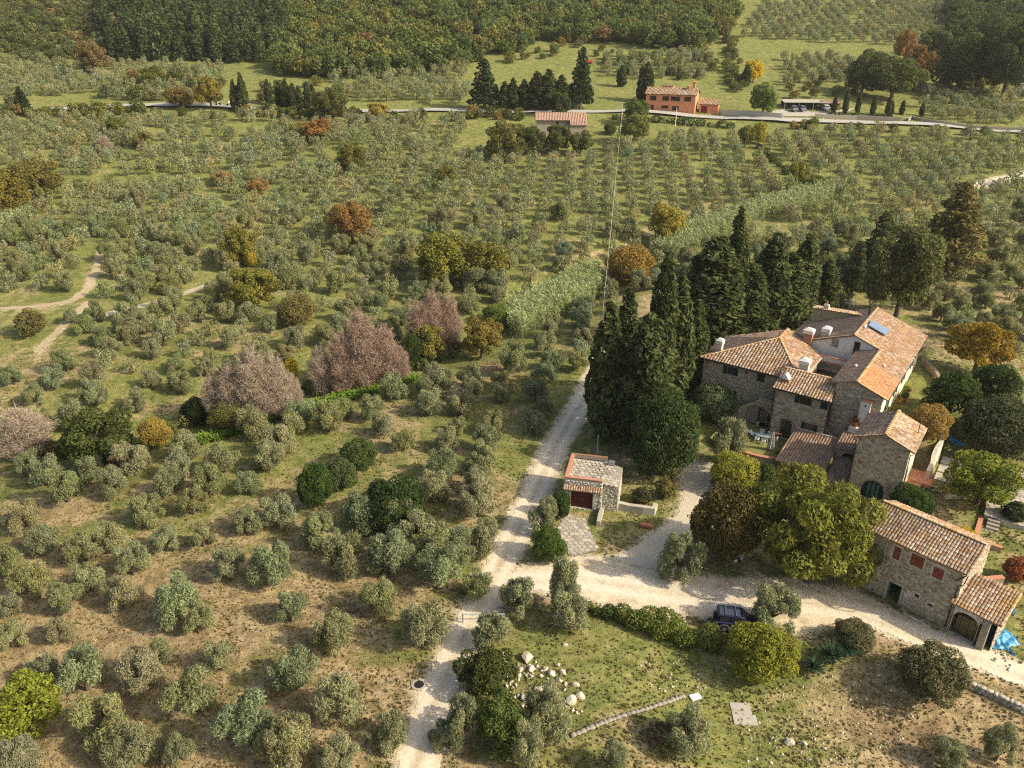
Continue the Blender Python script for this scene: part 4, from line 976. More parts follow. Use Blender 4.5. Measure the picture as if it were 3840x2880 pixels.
# ------------------------------------------------------------------ the garage
GX, GY, GR = 6.55, 72.85, R(-12.5)
GA = empty('garage', (GX, GY, 0), GR, 'small stone garage with dark red door and stone-slab roof beside the track', 'garage')
B = Bld(GA, 8); gz = zt(GX, GY)
w = B.wall((-0.75, 0.0), (3.4, 0.0), -0.4, 3.5, ops=[dict(s0=0.75, s1=3.2, z0=0.0, z1=2.5)], stone='stone_white', margin=0.04)
mb = MB()
for k in range(10): B.wbox(mb, w, 0.76 + k * 0.2435, 0.76 + k * 0.2435 + 0.232, 0.02, 2.48, -0.25, -0.19)
gd = mb.build('garage_door', 'garage_red', GA)
mb = MB(); B.wbox(mb, w, 1.95, 2.02, 1.0, 1.2, -0.19, -0.12); mb.build('handle', 'metal_grey', gd)
mb = MB(); B.wbox(mb, w, 0.55, 0.75, 0.0, 2.55, -0.2, 0.05); B.wbox(mb, w, 3.2, 3.4, 0.0, 2.55, -0.2, 0.05); mb.build('door_jamb', 'plaster_old', GA)
B.wall((-0.75, 5.3), (-0.75, 0.0), -0.4, 3.5, stone='stone_white'); B.wall((3.4, 5.3), (-0.75, 5.3), -0.4, 3.5, stone='stone_white')
B.wall((3.4, 0.0), (3.4, 0.5), -0.4, 3.5, stone='stone_white'); B.wall((3.4, 0.5), (5.2, 0.5), -0.4, 3.1, stone='stone_white'); B.wall((5.2, 0.5), (5.2, 4.4), -0.4, 3.1, stone='stone_white'); B.wall((5.2, 4.4), (3.4, 5.3), -0.4, 3.1, stone='stone_white')
rr = B.roof([(-0.85, -0.55, 2.62), (3.5, -0.55, 2.62), (3.5, 0.02, 2.95), (-0.85, 0.02, 2.95)], 'tile', 0.27, 0.3, name='canopy')
surf('flag', [(0.34, 0.30, 0.23), (0.52, 0.47, 0.37), (0.26, 0.225, 0.17)], 1.5, 0.92, obj_rand=0.7, bump=0.4, bscale=9)
# sunk roof floor of stone slabs between parapets
mb = MB(); mb.add([(-0.5, 0.3, 3.35), (3.4, 0.3, 3.3), (5.25, 0.45, 3.12), (5.25, 4.45, 3.12), (3.4, 5.0, 3.3), (-0.5, 5.0, 3.35)], [[0, 1, 2, 3, 4, 5]]); fl = mb.build('roof_bed', 'stone_trim', GA)
rnd = random.Random(4); sm = []
for k in range(6):
    pts = []; n = 6
    for j in range(n): a = 2 * math.pi * j / n + rnd.uniform(-0.25, 0.25); r = rnd.uniform(0.36, 0.5); pts.append((r * math.cos(a), r * math.sin(a)))
    q = MB(); q.prism(pts, 0.0, 0.04); sm.append(raw_mesh('flagstone', q.v, q.f, 'flag'))
for i in range(11):
    for j in range(9):
        x = -0.35 + i * 0.52 + (j % 2) * 0.24; y = 0.5 + j * 0.51
        if x > 5.05 or y > 4.95 - max(0, x - 3.4) * 0.45: continue
        o = mobj('roof_slab', sm[rnd.randrange(6)], fl); z = 3.36 - 0.125 * max(0, (x - 3.4)) * 0.85 - 0.012 * (x + 0.5)
        o.location = (x + rnd.uniform(-0.05, 0.05), y + rnd.uniform(-0.05, 0.05), z); o.rotation_euler = (0, 0.05 if x > 3.4 else 0.012, rnd.uniform(0, 6.3)); k = rnd.uniform(0.55, 0.66); o.scale = (k, k, 1)
for nm, a, b_ in (('parapet', (-0.76, 0.01, 3.45), (3.4, 0.35, 3.8)), ('parapet', (-0.76, 0.352, 3.45), (-0.4, 5.0, 3.8)), ('parapet', (-0.76, 5.002, 3.45), (3.4, 5.31, 3.8))):
    mb = MB(); mb.box(a, b_); p = mb.build(nm, 'stone_trim', GA); mb = MB(); mb.box((a[0] - 0.03, a[1] - 0.03 if a[1] < 0.1 else a[1], 3.803), (b_[0] + 0.03, b_[1], 3.88)); mb.build('brick_coping', 'brick_brown' if a[1] > 4 else 'brick_coping', p)
mb = MB(); mb.box((3.6, 4.3, 3.3), (4.3, 4.8, 3.75)); mb.build('roof_hatch', 'metal_grey', GA)
mb = MB(); mb.tube([(-0.9, 0.2, 3.3), (-0.9, 0.1, 0.2)], 0.05, 6); mb.build('downpipe', 'metal_grey', GA)
B.finish(90, 40)
stone_strip_wall('retaining_wall', [(10.2, 73.3), (11.5, 72.85), (13.0, 72.35), (14.5, 71.85), (15.6, 71.6), (16.0, 72.6)], 0.95, 0.5, 'low pale stone retaining wall running right from the garage', 'stone_white')
stone_strip_wall('wing_wall', [tuple(GAq) for GAq in [(10.0, 72.0), (9.6, 70.6), (9.3, 69.3)]], 0.7, 0.4, 'short sloping stone wing wall beside the garage door', 'stone_white')
# paved apron of irregular flags in front of the garage
APR = ovl([(1218, 1108), (1262, 1122), (1275, 1150), (1292, 1188), (1235, 1203), (1205, 1165), (1208, 1130)])
ap = sheet('paved_apron', lambda X, Y: sd_poly(APR, X, Y), bb(APR), 0.3, 'stone_trim', 0.05, 'apron of irregular pale flagstones before the garage door')
rnd = random.Random(9); x0, x1, y0, y1 = bb(APR, 0)
j = 0; yy = y0
while yy < y1:
    xx = x0 + (j % 2) * 0.3
    while xx < x1:
        if inside(APR, np.array([xx]), np.array([yy]))[0]:
            o = mobj('flagstone', sm[rnd.randrange(6)], ap); o.location = (xx + rnd.uniform(-.06, .06), yy + rnd.uniform(-.06, .06), zt(xx, yy) + 0.045); o.rotation_euler = (0, 0, rnd.uniform(0, 6.3)); k = rnd.uniform(0.6, 0.74); o.scale = (k, k, 1)
        xx += 0.6
    yy += 0.56; j += 1

# ------------------------------------------------------------------ pink house, far
PX, PY, PR_ = 46.5, 287.0, R(-20); PZ = zt(PX + 8, PY - 3) - 0.2
PH = empty('pink_house', (PX, PY, PZ), PR_, 'salmon-pink farmhouse with green-black shutters beside the far road', 'house')
B = Bld(PH, 11)
ops = [dict(s0=a, s1=a + 1.0, z0=3.6, z1=5.0) for a in (2.0, 6.4, 8.6, 10.2, 13.9)] + [dict(s0=6.3, s1=7.4, z0=1.1, z1=2.0), dict(s0=10.0, s1=11.0, z0=0.6, z1=1.9), dict(s0=2.0, s1=2.9, z0=-0.4, z1=2.0)]
w = B.wall((0, 0), (17.0, 0), -2.5, 5.8, ops=ops, mat='plaster_pink', stone=None)
for k, o in enumerate(ops):
    if k == 7: B.door(w, o['s0'], o['s1'], o['z0'], o['z1'], mat='shutter_green', fw=0.12)
    else: B.window(w, o['s0'], o['s1'], o['z0'], o['z1'], 'open' if k != 2 else 'x', sides='LR' if k != 2 else '', trim='plaster_pink', fw=0.06, swid=0.55)
B.wall((17.0, 0), (17.0, 8.0), -2.5, [(0, 5.8), (4.0, 7.3), (8, 5.8)], mat='plaster_pink', stone=None); B.wall((17, 8), (0, 8), -2.5, 5.8, mat='plaster_pink', stone=None); B.wall((0, 8), (0, 0), -2.5, [(0, 5.8), (4, 7.3), (8, 5.8)], mat='plaster_pink', stone=None)
r1 = B.roof([(-0.5, -0.5, 5.7), (17.5, -0.5, 5.7), (17.5, 4.0, 7.5), (-0.5, 4.0, 7.5)], 'tile_pale', 0.45, 0.6); r2 = B.roof([(17.5, 8.5, 5.7), (-0.5, 8.5, 5.7), (-0.5, 4.0, 7.5), (17.5, 4.0, 7.5)], 'tile_pale', 0.45, 0.6)
B.ridge((-0.5, 4, 7.53), (17.5, 4, 7.53), r1)
mb = MB(); mb.box((4.5, 4.2, 6.6), (8.5, 7.0, 8.0)); dm_ = mb.build('dormer', 'plaster_pink', PH); mb = MB(); mb.box((4.3, 4.0, 8.003), (8.7, 7.2, 8.15)); mb.build('dormer_roof', 'tile_bed', dm_)
B.chimney((13.8, 3.2), 6.5, 8.7, 0.9, 0.8, 'plaster_pink', shaft='plaster_pink'); B.chimney((15.6, 4.2), 6.5, 9.9, 0.9, 0.8, 'plaster_pink', shaft='plaster_pink')
B.finish(0, 60)
PB = empty('pink_outbuilding', (PX, PY, PZ), PR_, 'small pink outbuilding with low tiled roof right of the pink house', 'outbuilding')
B = Bld(PB, 12)
w = B.wall((18.2, 3.0), (24.5, 3.0), -1.5, 2.6, ops=[dict(s0=0.6, s1=2.6, z0=-0.5, z1=2.0)], mat='plaster_pink', stone=None); mb = MB(); B.wbox(mb, w, 0.6, 2.6, -0.5, 2.0, -0.9, -0.8); mb.build('opening', 'red_paint', PB)
B.wall((24.5, 3), (24.5, 7), -1.5, 2.6, mat='plaster_pink', stone=None); B.wall((18.2, 7), (18.2, 3), -1.5, 2.6, mat='plaster_pink', stone=None); B.wall((24.5, 7), (18.2, 7), -1.5, 3.4, mat='plaster_pink', stone=None)
B.roof([(17.8, 2.5, 2.6), (24.9, 2.5, 2.6), (24.9, 7.2, 4.0), (17.8, 7.2, 4.0)], 'tile_pale', 0.45, 0.6); B.finish(0, 40)
# low farm building, far, half hidden by trees
LX, LY = 7.4, 252.9; LZ = zt(15, 256) - 0.3
LB = empty('farm_shed', (LX, LY, LZ), R(-1), 'long low farm building with red tiled roof half hidden by trees', 'shed')
B = Bld(LB, 13); ze = 18.5 - LZ
w = B.wall((0.3, 4.0), (10.5, 4.0), -1, ze + 0.9, ops=[dict(s0=6.0, s1=7.0, z0=ze - 0.7, z1=ze + 0.5)], stone=None, mat='stone_trim'); mb = MB(); B.wbox(mb, w, 6, 7, ze - 0.7, ze + 0.5, -0.5, -0.3); mb.build('opening', 'dark_inside', LB)
B.wall((10.5, 0.4), (15.6, 0.4), -2.5, ze - 0.1, stone=None, mat='stone_trim'); B.wall((10.5, 4.0), (10.5, 0.4), -2, ze, stone=None, mat='stone_trim'); B.wall((15.6, 0.4), (15.6, 8.2), -2.5, [(0, ze - 0.1), (7.8, ze + 2.4)], stone=None, mat='stone_trim'); B.wall((15.6, 8.2), (0.3, 8.2), -1, ze + 2.3, stone=None, mat='stone_trim'); B.wall((0.3, 8.2), (0.3, 4.0), -1, ze + 0.9, stone=None, mat='stone_trim')
r = B.roof([(-0.2, 3.4, ze + 0.95), (10.6, 3.4, ze + 0.95), (10.6, 8.5, ze + 2.66), (-0.2, 8.5, ze + 2.66)], 'tile_farm', 0.5, 0.6); B.roof([(10.6, 0.0, ze - 0.15), (16.0, 0.0, ze - 0.15), (16.0, 8.5, ze + 2.66), (10.6, 8.5, ze + 2.66)], 'tile_farm', 0.5, 0.6)
B.finish(0, 60)
# open car port, far right
cp = ov(1730, 238); CPZ = cp.z
CPo = empty('car_port', cp, R(-6), 'open-fronted car port with flat pale roof beyond the far road', 'car port')
mb = MB(); mb.add([(-6, 0, 2.6), (9, 0, 2.6), (9, 6, 3.0), (-6, 6, 3.0), (-6, 0, 2.4), (9, 0, 2.4), (9, 6, 2.8), (-6, 6, 2.8)], [[0, 1, 2, 3], [7, 6, 5, 4], [0, 4, 5, 1], [1, 5, 6, 2], [2, 6, 7, 3], [3, 7, 4, 0]]); mb.build('roof', 'concrete', CPo)
mb = MB(); mb.box((-5.8, 5.6, -0.5), (8.8, 5.9, 2.78)); mb.build('back_wall', 'wood_dark', CPo)
for k in range(4): mb = MB(); mb.box((-5.7 + k * 4.8, 0.15, -0.5), (-5.5 + k * 4.8, 0.35, 2.4)); mb.build('post', 'wood_grey', CPo)
CB = empty('brick_hut', ov(1795, 238), R(-6), 'small dark-roofed brick hut next to the car port', 'hut')
mb = MB(); mb.box((-3, 0.3, -0.5), (3, 4, 2.2)); mb.build('wall', 'brick_brown', CB); mb = MB(); mb.slab([(-3.3, 0, 2.3), (3.3, 0, 2.3), (3.3, 2.2, 3.1), (-3.3, 2.2, 3.1)], 0.15); mb.slab([(3.3, 4.4, 2.3), (-3.3, 4.4, 2.3), (-3.3, 2.2, 3.1), (3.3, 2.2, 3.1)], 0.15); mb.build('roof', 'tile_bed', CB)
mb = MB(); mb.box((-1, 0.27, -0.4), (1.4, 0.31, 1.9)); mb.build('door', 'dark_inside', CB)
CY = ovl([(1640, 245), (1690, 237), (1800, 241), (1830, 236), (1870, 230), (1820, 247), (1740, 252), (1660, 252)])
sheet('car_yard', lambda X, Y: sd_poly(CY, X, Y), bb(CY), 0.6, 'concrete', 0.12, 'pale yard in front of the car port')
# ================================================================== VEGETATION
def unit(v): return v / (np.linalg.norm(v, axis=1, keepdims=True) + 1e-9)
def cards(C, N, L, Wd, g, up=0.0, bend=None):
    """leaf sprays: one bent quad (2 tris) at each centre C, facing N, long axis random in plane biased by `up`"""
    n = len(C); A = unit(g.normal(size=(n, 3)) + np.array([0, 0, up]))
    T = unit(A - N * (A * N).sum(1, keepdims=True)); S = np.cross(N, T)
    l = (L * g.uniform(0.65, 1.35, n))[:, None]; w = (Wd * g.uniform(0.65, 1.35, n))[:, None]
    V = np.stack([C - T * l * .5, C + S * w * .5 + N * (w * .15), C + T * l * .5, C - S * w * .5 + N * (w * .15)], 1).reshape(-1, 3)
    F = np.arange(n * 4).reshape(-1, 4)
    return V, F
def lobes_points(lobes, n, g, shell=(0.72, 1.04), cull=0.62, low=-1.0):
    """points on the shells of ellipsoid lobes, those buried deep inside another lobe dropped"""
    lob = np.array(lobes, float); area = (lob[:, 3] * lob[:, 4] + lob[:, 3] * lob[:, 5] + lob[:, 4] * lob[:, 5]); pr = area / area.sum()
    k = g.choice(len(lob), size=int(n * 1.7), p=pr)
    d = unit(g.normal(size=(len(k), 3))); d = d[:, :]; ok = d[:, 2] > low; d = d[ok]; k = k[ok]
    r = g.uniform(shell[0], shell[1], len(k)) ** 0.7
    r = np.where(g.random(len(k)) < 0.12, r * g.uniform(1.0, 1.14, len(k)), r)
    P = lob[k, :3] + d * lob[k, 3:6] * r[:, None]
    keep = np.ones(len(P), bool)
    for i, q in enumerate(lob):
        e = (((P - q[:3]) / q[3:6]) ** 2).sum(1); keep &= ~((e < cull ** 2) & (k != i))
    P, d, k = P[keep][:n], d[keep][:n], k[keep][:n]
    return P, d, k
def foliage(name, lobes, n, L, Wd, mat, seed, up=0.0, nb=0.55, shell=(0.72, 1.04), tv=0.16, lobv=0.12, low=-1.0, hue=0.06):
    g = np.random.default_rng(seed)
    P, d, k = lobes_points(lobes, n, g, shell, low=low)
    N = unit(d * nb + g.normal(size=P.shape) * 0.6 + np.array([0, 0, 0.18]))
    V, F = cards(P, N, L, Wd, g, up)
    b = 1 + lobv * g.normal(size=len(lobes))[k] + tv * g.normal(size=len(P)); b = np.clip(b, 0.5, 1.6)
    h = hue * g.normal(size=len(P)); t = np.stack([b * (1 + h), b, b * (1 - h)], 1)
    return raw_mesh(name, V, F, mat, tint=np.repeat(t, 4, 0))
def fol_arrays(lobes, n, L, Wd, seed, up=0.0, nb=0.55, low=-1.0):
    g = np.random.default_rng(seed); P, d, k = lobes_points(lobes, n, g, low=low)
    N = unit(d * nb + g.normal(size=P.shape) * 0.6 + np.array([0, 0, 0.18])); V, F = cards(P, N, L, Wd, g, up)
    b = np.clip(1 + 0.12 * g.normal(size=len(lobes))[k] + 0.14 * g.normal(size=len(P)), 0.5, 1.6)
    return V, np.repeat(b, 4)
def branchy(seed, h, r0, nl, spread, fork=0.35, lean=0.0):
    """trunk with limbs, unit: metres"""
    rr = random.Random(seed); mb = MB()
    fx, fy = rr.uniform(-lean, lean), rr.uniform(-lean, lean); fz = h * fork
    mb.tube([(0, 0, -0.3), (fx * 0.4, fy * 0.4, fz * 0.5), (fx, fy, fz)], [r0 * 1.35, r0 * 1.05, r0 * 0.85], 7)
    for i in range(nl):
        a = 2 * math.pi * (i + rr.uniform(-0.3, 0.3)) / nl; q = spread * rr.uniform(0.5, 1.0); z1 = h * rr.uniform(0.62, 0.9)
        m = (fx + math.cos(a) * q * 0.5, fy + math.sin(a) * q * 0.5, fz + (z1 - fz) * 0.55); e = (fx + math.cos(a) * q, fy + math.sin(a) * q, z1)
        mb.tube([(fx, fy, fz - 0.05), m, e], [r0 * 0.55, r0 * 0.36, r0 * 0.1], 5)
        for j in range(2):
            b = a + rr.uniform(-1.1, 1.1); e2 = (m[0] + math.cos(b) * q * 0.5, m[1] + math.sin(b) * q * 0.5, m[2] + h * rr.uniform(0.08, 0.25))
            mb.tube([m, e2], [r0 * 0.26, r0 * 0.06], 4)
    return mb
# ---- olive prototypes: crown about 4.4 m wide, 4 m high
def olive_lobes(seed):
    r = random.Random(seed); out = []
    n = r.randint(10, 15)
    for i in range(n):
        a = 2 * math.pi * i / n + r.uniform(-0.6, 0.6); q = r.uniform(0.6, 1.75); s = r.uniform(0.34, 0.7)
        out.append((math.cos(a) * q, math.sin(a) * q, r.uniform(1.1, 2.8), s, s, s * r.uniform(1.0, 1.7)))
    for i in range(r.randint(6, 9)):
        s = r.uniform(0.32, 0.62); out.append((r.uniform(-1.1, 1.1), r.uniform(-1.1, 1.1), r.uniform(2.4, 3.5), s, s, s * r.uniform(1.0, 1.6)))
    ox, oy = r.uniform(-.25, .25), r.uniform(-.25, .25)
    return [(x + ox, y + oy, z, p, q, t) for x, y, z, p, q, t in out]
OLV = [olive_lobes(200 + i) for i in range(12)]
OLIVE_C = [foliage('crown', OLV[i], 6800, 0.33, 0.075, 'leaf_olive', 300 + i, up=1.3, shell=(0.45, 1.25), nb=0.42) for i in range(12)]
OLIVE_T = [raw_mesh('trunk', (b := branchy(400 + i, 3.2, 0.17, 7, 1.5, 0.28, 0.3)).v, b.f, 'bark') for i in range(4)]
# ---- broadleaf prototypes: unit crown about 8 m wide, 9 m tall
def broad_lobes(seed, n=34, R_=3.1, z0=2.9, hz_=3.1, s=(0.6, 1.3)):
    r = random.Random(seed); out = []
    for i in range(n):
        t = math.acos(1 - 1.78 * (i + 0.5) / n); a = i * 2.4 + r.uniform(-0.5, 0.5); k = r.uniform(0.62, 1.12); q = r.uniform(*s)
        out.append((math.sin(t) * math.cos(a) * R_ * k, math.sin(t) * math.sin(a) * R_ * k, z0 + 1.0 + math.cos(t) * hz_ * k, q, q, q * r.uniform(0.6, 0.95)))
    out.append((0, 0, z0 + 0.8, R_ * 0.55, R_ * 0.55, hz_ * 0.6))
    return out
BRL = [broad_lobes(500 + i) for i in range(4)]
BROAD_C = [foliage('crown', BRL[i], 8500, 0.36, 0.22, 'leaf_any', 520 + i, nb=0.6) for i in range(4)]
BROAD_T = [raw_mesh('trunk', (b := branchy(540 + i, 7.0, 0.24, 6, 2.6, 0.33)).v, b.f, 'bark') for i in range(2)]
# weeping, feathery crown for the big tree before the barn
FEA = [broad_lobes(560, 44, 3.2, 2.8, 3.0, (0.55, 1.2))]
FEATH_C = foliage('crown', FEA[0], 19000, 0.36, 0.13, 'leaf_any', 561, up=-1.6, nb=0.55, tv=0.2, lobv=0.14)
# dense clipped bush: unit radius 1, height 1.6
def bush_lobes(seed, n=26):
    r = random.Random(seed); out = [(0, 0, 0.72, 0.66, 0.66, 0.62)]
    for i in range(n):
        t = math.acos(1 - 1.6 * (i + 0.5) / n); a = i * 2.4 + r.uniform(-.4, .4); k = r.uniform(0.66, 0.92); q = r.uniform(0.16, 0.34)
        out.append((math.sin(t) * math.cos(a) * 0.82 * k, math.sin(t) * math.sin(a) * 0.82 * k, 0.75 + math.cos(t) * 0.72 * k, q, q, q * r.uniform(.8, 1.1)))
    return out
BUSH_C = [foliage('crown', bush_lobes(600 + i), 6000, 0.11, 0.07, 'leaf_any', 610 + i, nb=0.7) for i in range(3)]
DENSE_C = [foliage('crown', bush_lobes(640 + i, 60), 17000, 0.062, 0.042, 'leaf_any', 650 + i, nb=0.65, tv=0.18, lobv=0.14) for i in range(2)]
BUSH_T = raw_mesh('trunk', (b := branchy(620, 1.2, 0.05, 5, 0.5, 0.2)).v, b.f, 'bark')
# ---- cypress: unit height 10, half width 1
def cyp_lobes(seed, fat=1.0):
    r = random.Random(seed); out = []
    for i in range(30):
        z = 0.7 + 8.9 * (i / 30) ** 0.95; prof = (1 - 0.92 * (max(0, z - 2.5) / 7.4) ** 2.3) * min(1, 0.62 + z / 6.0); a = i * 2.4 + r.uniform(-0.5, 0.5); q = 0.48 * prof * fat
        s = max(0.16, 0.60 * prof * r.uniform(0.8, 1.15))
        out.append((math.cos(a) * q, math.sin(a) * q, z, s, s, s * r.uniform(1.5, 2.3)))
    return out
CYP = [cyp_lobes(700 + i) for i in range(4)]
CYP_C = [foliage('crown', CYP[i], 5200, 0.42, 0.17, 'leaf_cypress', 710 + i, up=1.8, nb=0.62, tv=0.2, lobv=0.16) for i in range(4)]
CYP_T = raw_mesh('trunk', (b := MB().tube([(0, 0, -0.5), (0.02, 0, 3), (0, 0, 9)], [0.22, 0.15, 0.03], 7)).v, b.f, 'bark')
# ---- conifer (layered): unit height 10, half width 2
def con_lobes(seed, base=1.2):
    r = random.Random(seed); out = []
    for i in range(34):
        z = base + (9.4 - base) * (i / 34); w = 2.0 * (1 - (z - base) / (10.0 - base)) ** 0.8 + 0.12; a = i * 2.4 + r.uniform(-0.6, 0.6)
        out.append((math.cos(a) * w * 0.62, math.sin(a) * w * 0.62, z, w * 0.46 + 0.1, w * 0.46 + 0.1, 0.3 + w * 0.12))
    return out
CON_C = [foliage('crown', con_lobes(760 + i), 4200, 0.46, 0.2, 'leaf_any', 770 + i, nb=0.5, tv=0.2) for i in range(2)]
# ---- bare poplar-like tree: fine upswept twigs. unit height 10, half width 2
def bare_tree(seed, wid=2.0, n1=26, n2=22):
    r = random.Random(seed); g = np.random.default_rng(seed); mb = MB()
    mb.tube([(0, 0, -0.4), (0.1, 0, 3), (0, 0.1, 6.5), (0, 0, 9.5)], [0.24, 0.18, 0.1, 0.02], 6)
    C = []; T = []
    for i in range(n1):
        z = 0.8 + 7.4 * i / n1; a = i * 2.4 + r.uniform(-0.4, 0.4); L = wid * (1.0 - 0.6 * z / 10) * r.uniform(0.75, 1.15)
        p0 = Vector((0, 0, z)); p2 = Vector((math.cos(a) * L, math.sin(a) * L, z + L * r.uniform(0.9, 1.7))); p1 = p0.lerp(p2, 0.5) + Vector((math.cos(a), math.sin(a), 0)) * 0.15 * L
        mb.tube([p0, p1, p2], [0.06, 0.035, 0.01], 4, False)
        for j in range(n2):
            t = r.uniform(0.2, 1.0); q = (p0.lerp(p1, t * 2) if t < 0.5 else p1.lerp(p2, t * 2 - 1)); d = Vector((math.cos(a) * 0.5 + r.gauss(0, 0.5), math.sin(a) * 0.5 + r.gauss(0, 0.5), r.uniform(0.3, 1.4))).normalized()
            C.append(q); T.append(d * r.uniform(0.35, 1.0))
    C = np.array(C); T = np.array(T); n = len(C); S = unit(np.cross(T, g.normal(size=(n, 3)))) * 0.016
    tv = np.stack([C - S, C + S, C + T], 1).reshape(-1, 3); k = len(mb.v)
    V = np.concatenate([np.array(mb.v), tv]); F = mb.f + [[k + 3 * i, k + 3 * i + 1, k + 3 * i + 2] for i in range(n)]
    return V, F
def twig_cloud(seed, wid, n):
    g = np.random.default_rng(seed); r = random.Random(seed); lob = []
    for i in range(26):
        z = 1.0 + 8.0 * i / 26; rad = wid * math.sin(math.pi * min(1, (z + 1.2) / 10.6)) ** 0.8; a = i * 2.4; q = rad * r.uniform(.3, .75)
        lob.append((math.cos(a) * q, math.sin(a) * q, z, max(.3, rad * .5), max(.3, rad * .5), 1.1))
    P, d, k = lobes_points(lob, n, g, (0.2, 1.12), cull=0.0)
    A = unit(np.stack([P[:, 0] * .45, P[:, 1] * .45, np.full(len(P), 1.0)], 1) + 0.85 * g.normal(size=P.shape)); N = unit(np.cross(A, g.normal(size=P.shape))); S = np.cross(N, A); l = g.uniform(.25, .7, len(P))[:, None]; w = 0.015
    return np.stack([P - A * l * .5 - S * w, P - A * l * .5 + S * w, P + A * l * .5 + S * w * .4, P + A * l * .5 - S * w * .4], 1).reshape(-1, 3)
BARE = []
for i in range(3):
    V, F = bare_tree(800 + i, 2.0 + 0.25 * i, 30, 20); tw = twig_cloud(830 + i, 2.0, 16000); k = len(V)
    BARE.append((np.concatenate([V, tw]), F + (np.arange(len(tw)).reshape(-1, 4) + k).tolist()))
BARE_P = [raw_mesh('branches', V, F, 'twig_pink') for V, F in BARE]; BARE_G = [raw_mesh('branches', V, F, 'twig_grey') for V, F in BARE]

def tree(name, base, h, w, crown, trunk, h0, w0, label, cat='tree', col=None, rz=None, group=None, d=None, tilt=None):
    """h, w in metres; h0, w0 = prototype height and width"""
    rz = random.uniform(0, 6.28) if rz is None else rz
    e = empty(name, base, rz, label, cat, group)
    if tilt: e.rotation_euler = (tilt[0], tilt[1], rz)
    sx = w / w0; sz = h / h0
    c = mobj('crown', crown, e); c.scale = (sx, (d or w) / w0, sz)
    if col: c.color = (*col, 1)
    if trunk is not None:
        t = mobj('trunk', trunk, e); t.scale = (sx, sx, sz)
    return e
def span(bx, by, ty, wpx):
    """overview pixels: base row, top row, crown width -> base vector, height, width (upright narrow trees)"""
    x = bx
    for _ in range(4):
        b = ov(x, by); h = hz(ty * OVK, b.x, b.y) - b.z; q = proj(b.x, b.y, b.z + h / 2); x += bx - q[0] / OVK
    return b, h, wpx * OVK * q[2] / FPX
def span_round(bx, by, ty, wpx, low):
    """crown outline box in overview pixels -> base, height, width of a rounded crown starting at `low` of its height"""
    cy = (by + ty) / 2; gx_, gy_ = bx, by
    for _ in range(6):
        b = ov(gx_, gy_); dep = proj(*b)[2]; w = wpx * OVK * dep / FPX; E = (by - ty) * OVK * dep / FPX
        th = math.atan2(CAM_H - b.z, math.hypot(b.x, b.y)); k = (E / 2) ** 2 - (w / 2 * math.sin(th)) ** 2
        hh = math.sqrt(k) / math.cos(th) if k > 0 else 0.0
        hh = min(max(hh, 0.36 * w), 0.85 * w); h = 2 * hh / (1 - low); q = proj(b.x, b.y, b.z + h * (1 + low) / 2)
        gx_ += bx - q[0] / OVK; gy_ += cy - q[1] / OVK
    return b, h, w
LM = []       # landmarks used to tell the olive trees apart
def lm(text, x, y): LM.append((text, x * OVK, y * OVK))
def T_(kind, bx, by, ty, wpx, label, col=None, cat='tree', name=None, mark=None, v=0, group=None, rz=None):
    low = {'broad': 0.1, 'feather': 0.08, 'bush': 0.0, 'olive': 0.2}.get(kind)
    b, h, w = span(bx, by, ty, wpx) if low is None else span_round(bx, by, ty, wpx, low)
    if kind == 'cyp': w *= 1.25
    if kind == 'broad': o = tree(name or 'broadleaf_tree', b, h, w, BROAD_C[v % 4], BROAD_T[v % 2], 7.9, 7.6, label, cat, col or (0.10, 0.13, 0.035), rz, group)
    elif kind == 'feather': o = tree(name or 'lime_tree', b, h, w, FEATH_C, BROAD_T[0], 7.4, 7.8, label, cat, col, rz, group)
    elif kind == 'bush': o = tree(name or 'bush', b, h, w, (DENSE_C[v % 2] if w > 3.0 else BUSH_C[v % 3]), BUSH_T, 1.6, 1.95, label, cat if (cat != 'tree' or name) else 'bush', col or (0.08, 0.11, 0.03), rz, group)
    elif kind == 'cyp': o = tree(name or 'cypress_tree', b, h, w, CYP_C[v % 4], CYP_T, 10.0, 2.1, label, cat, col, rz, group)
    elif kind == 'con': o = tree(name or 'conifer_tree', b, h, w, CON_C[v % 2], CYP_T, 9.7, 4.0, label, cat, col or (0.05, 0.07, 0.025), rz, group)
    elif kind == 'olive': o = tree(name or 'olive_tree', b, h, w, OLIVE_C[v % 12], OLIVE_T[v % 4], 4.0, 4.4, label, cat, col, rz, group)
    elif kind in ('bareP', 'bareG'):
        e = empty(name or 'bare_tree', b, random.uniform(0, 6), label, cat, group); m = mobj('branches', (BARE_P if kind == 'bareP' else BARE_G)[v % 3], e); m.scale = (w / 4.0, w / 4.0, h / 9.7); o = e
    if mark: lm(mark, bx, by)
    return o

YG, DG, OR, BRN, YEL, MG = (0.19, 0.19, 0.035), (0.05, 0.07, 0.022), (0.26, 0.15, 0.032), (0.17, 0.12, 0.04), (0.46, 0.34, 0.03), (0.095, 0.12, 0.034)
PTRUNK = None
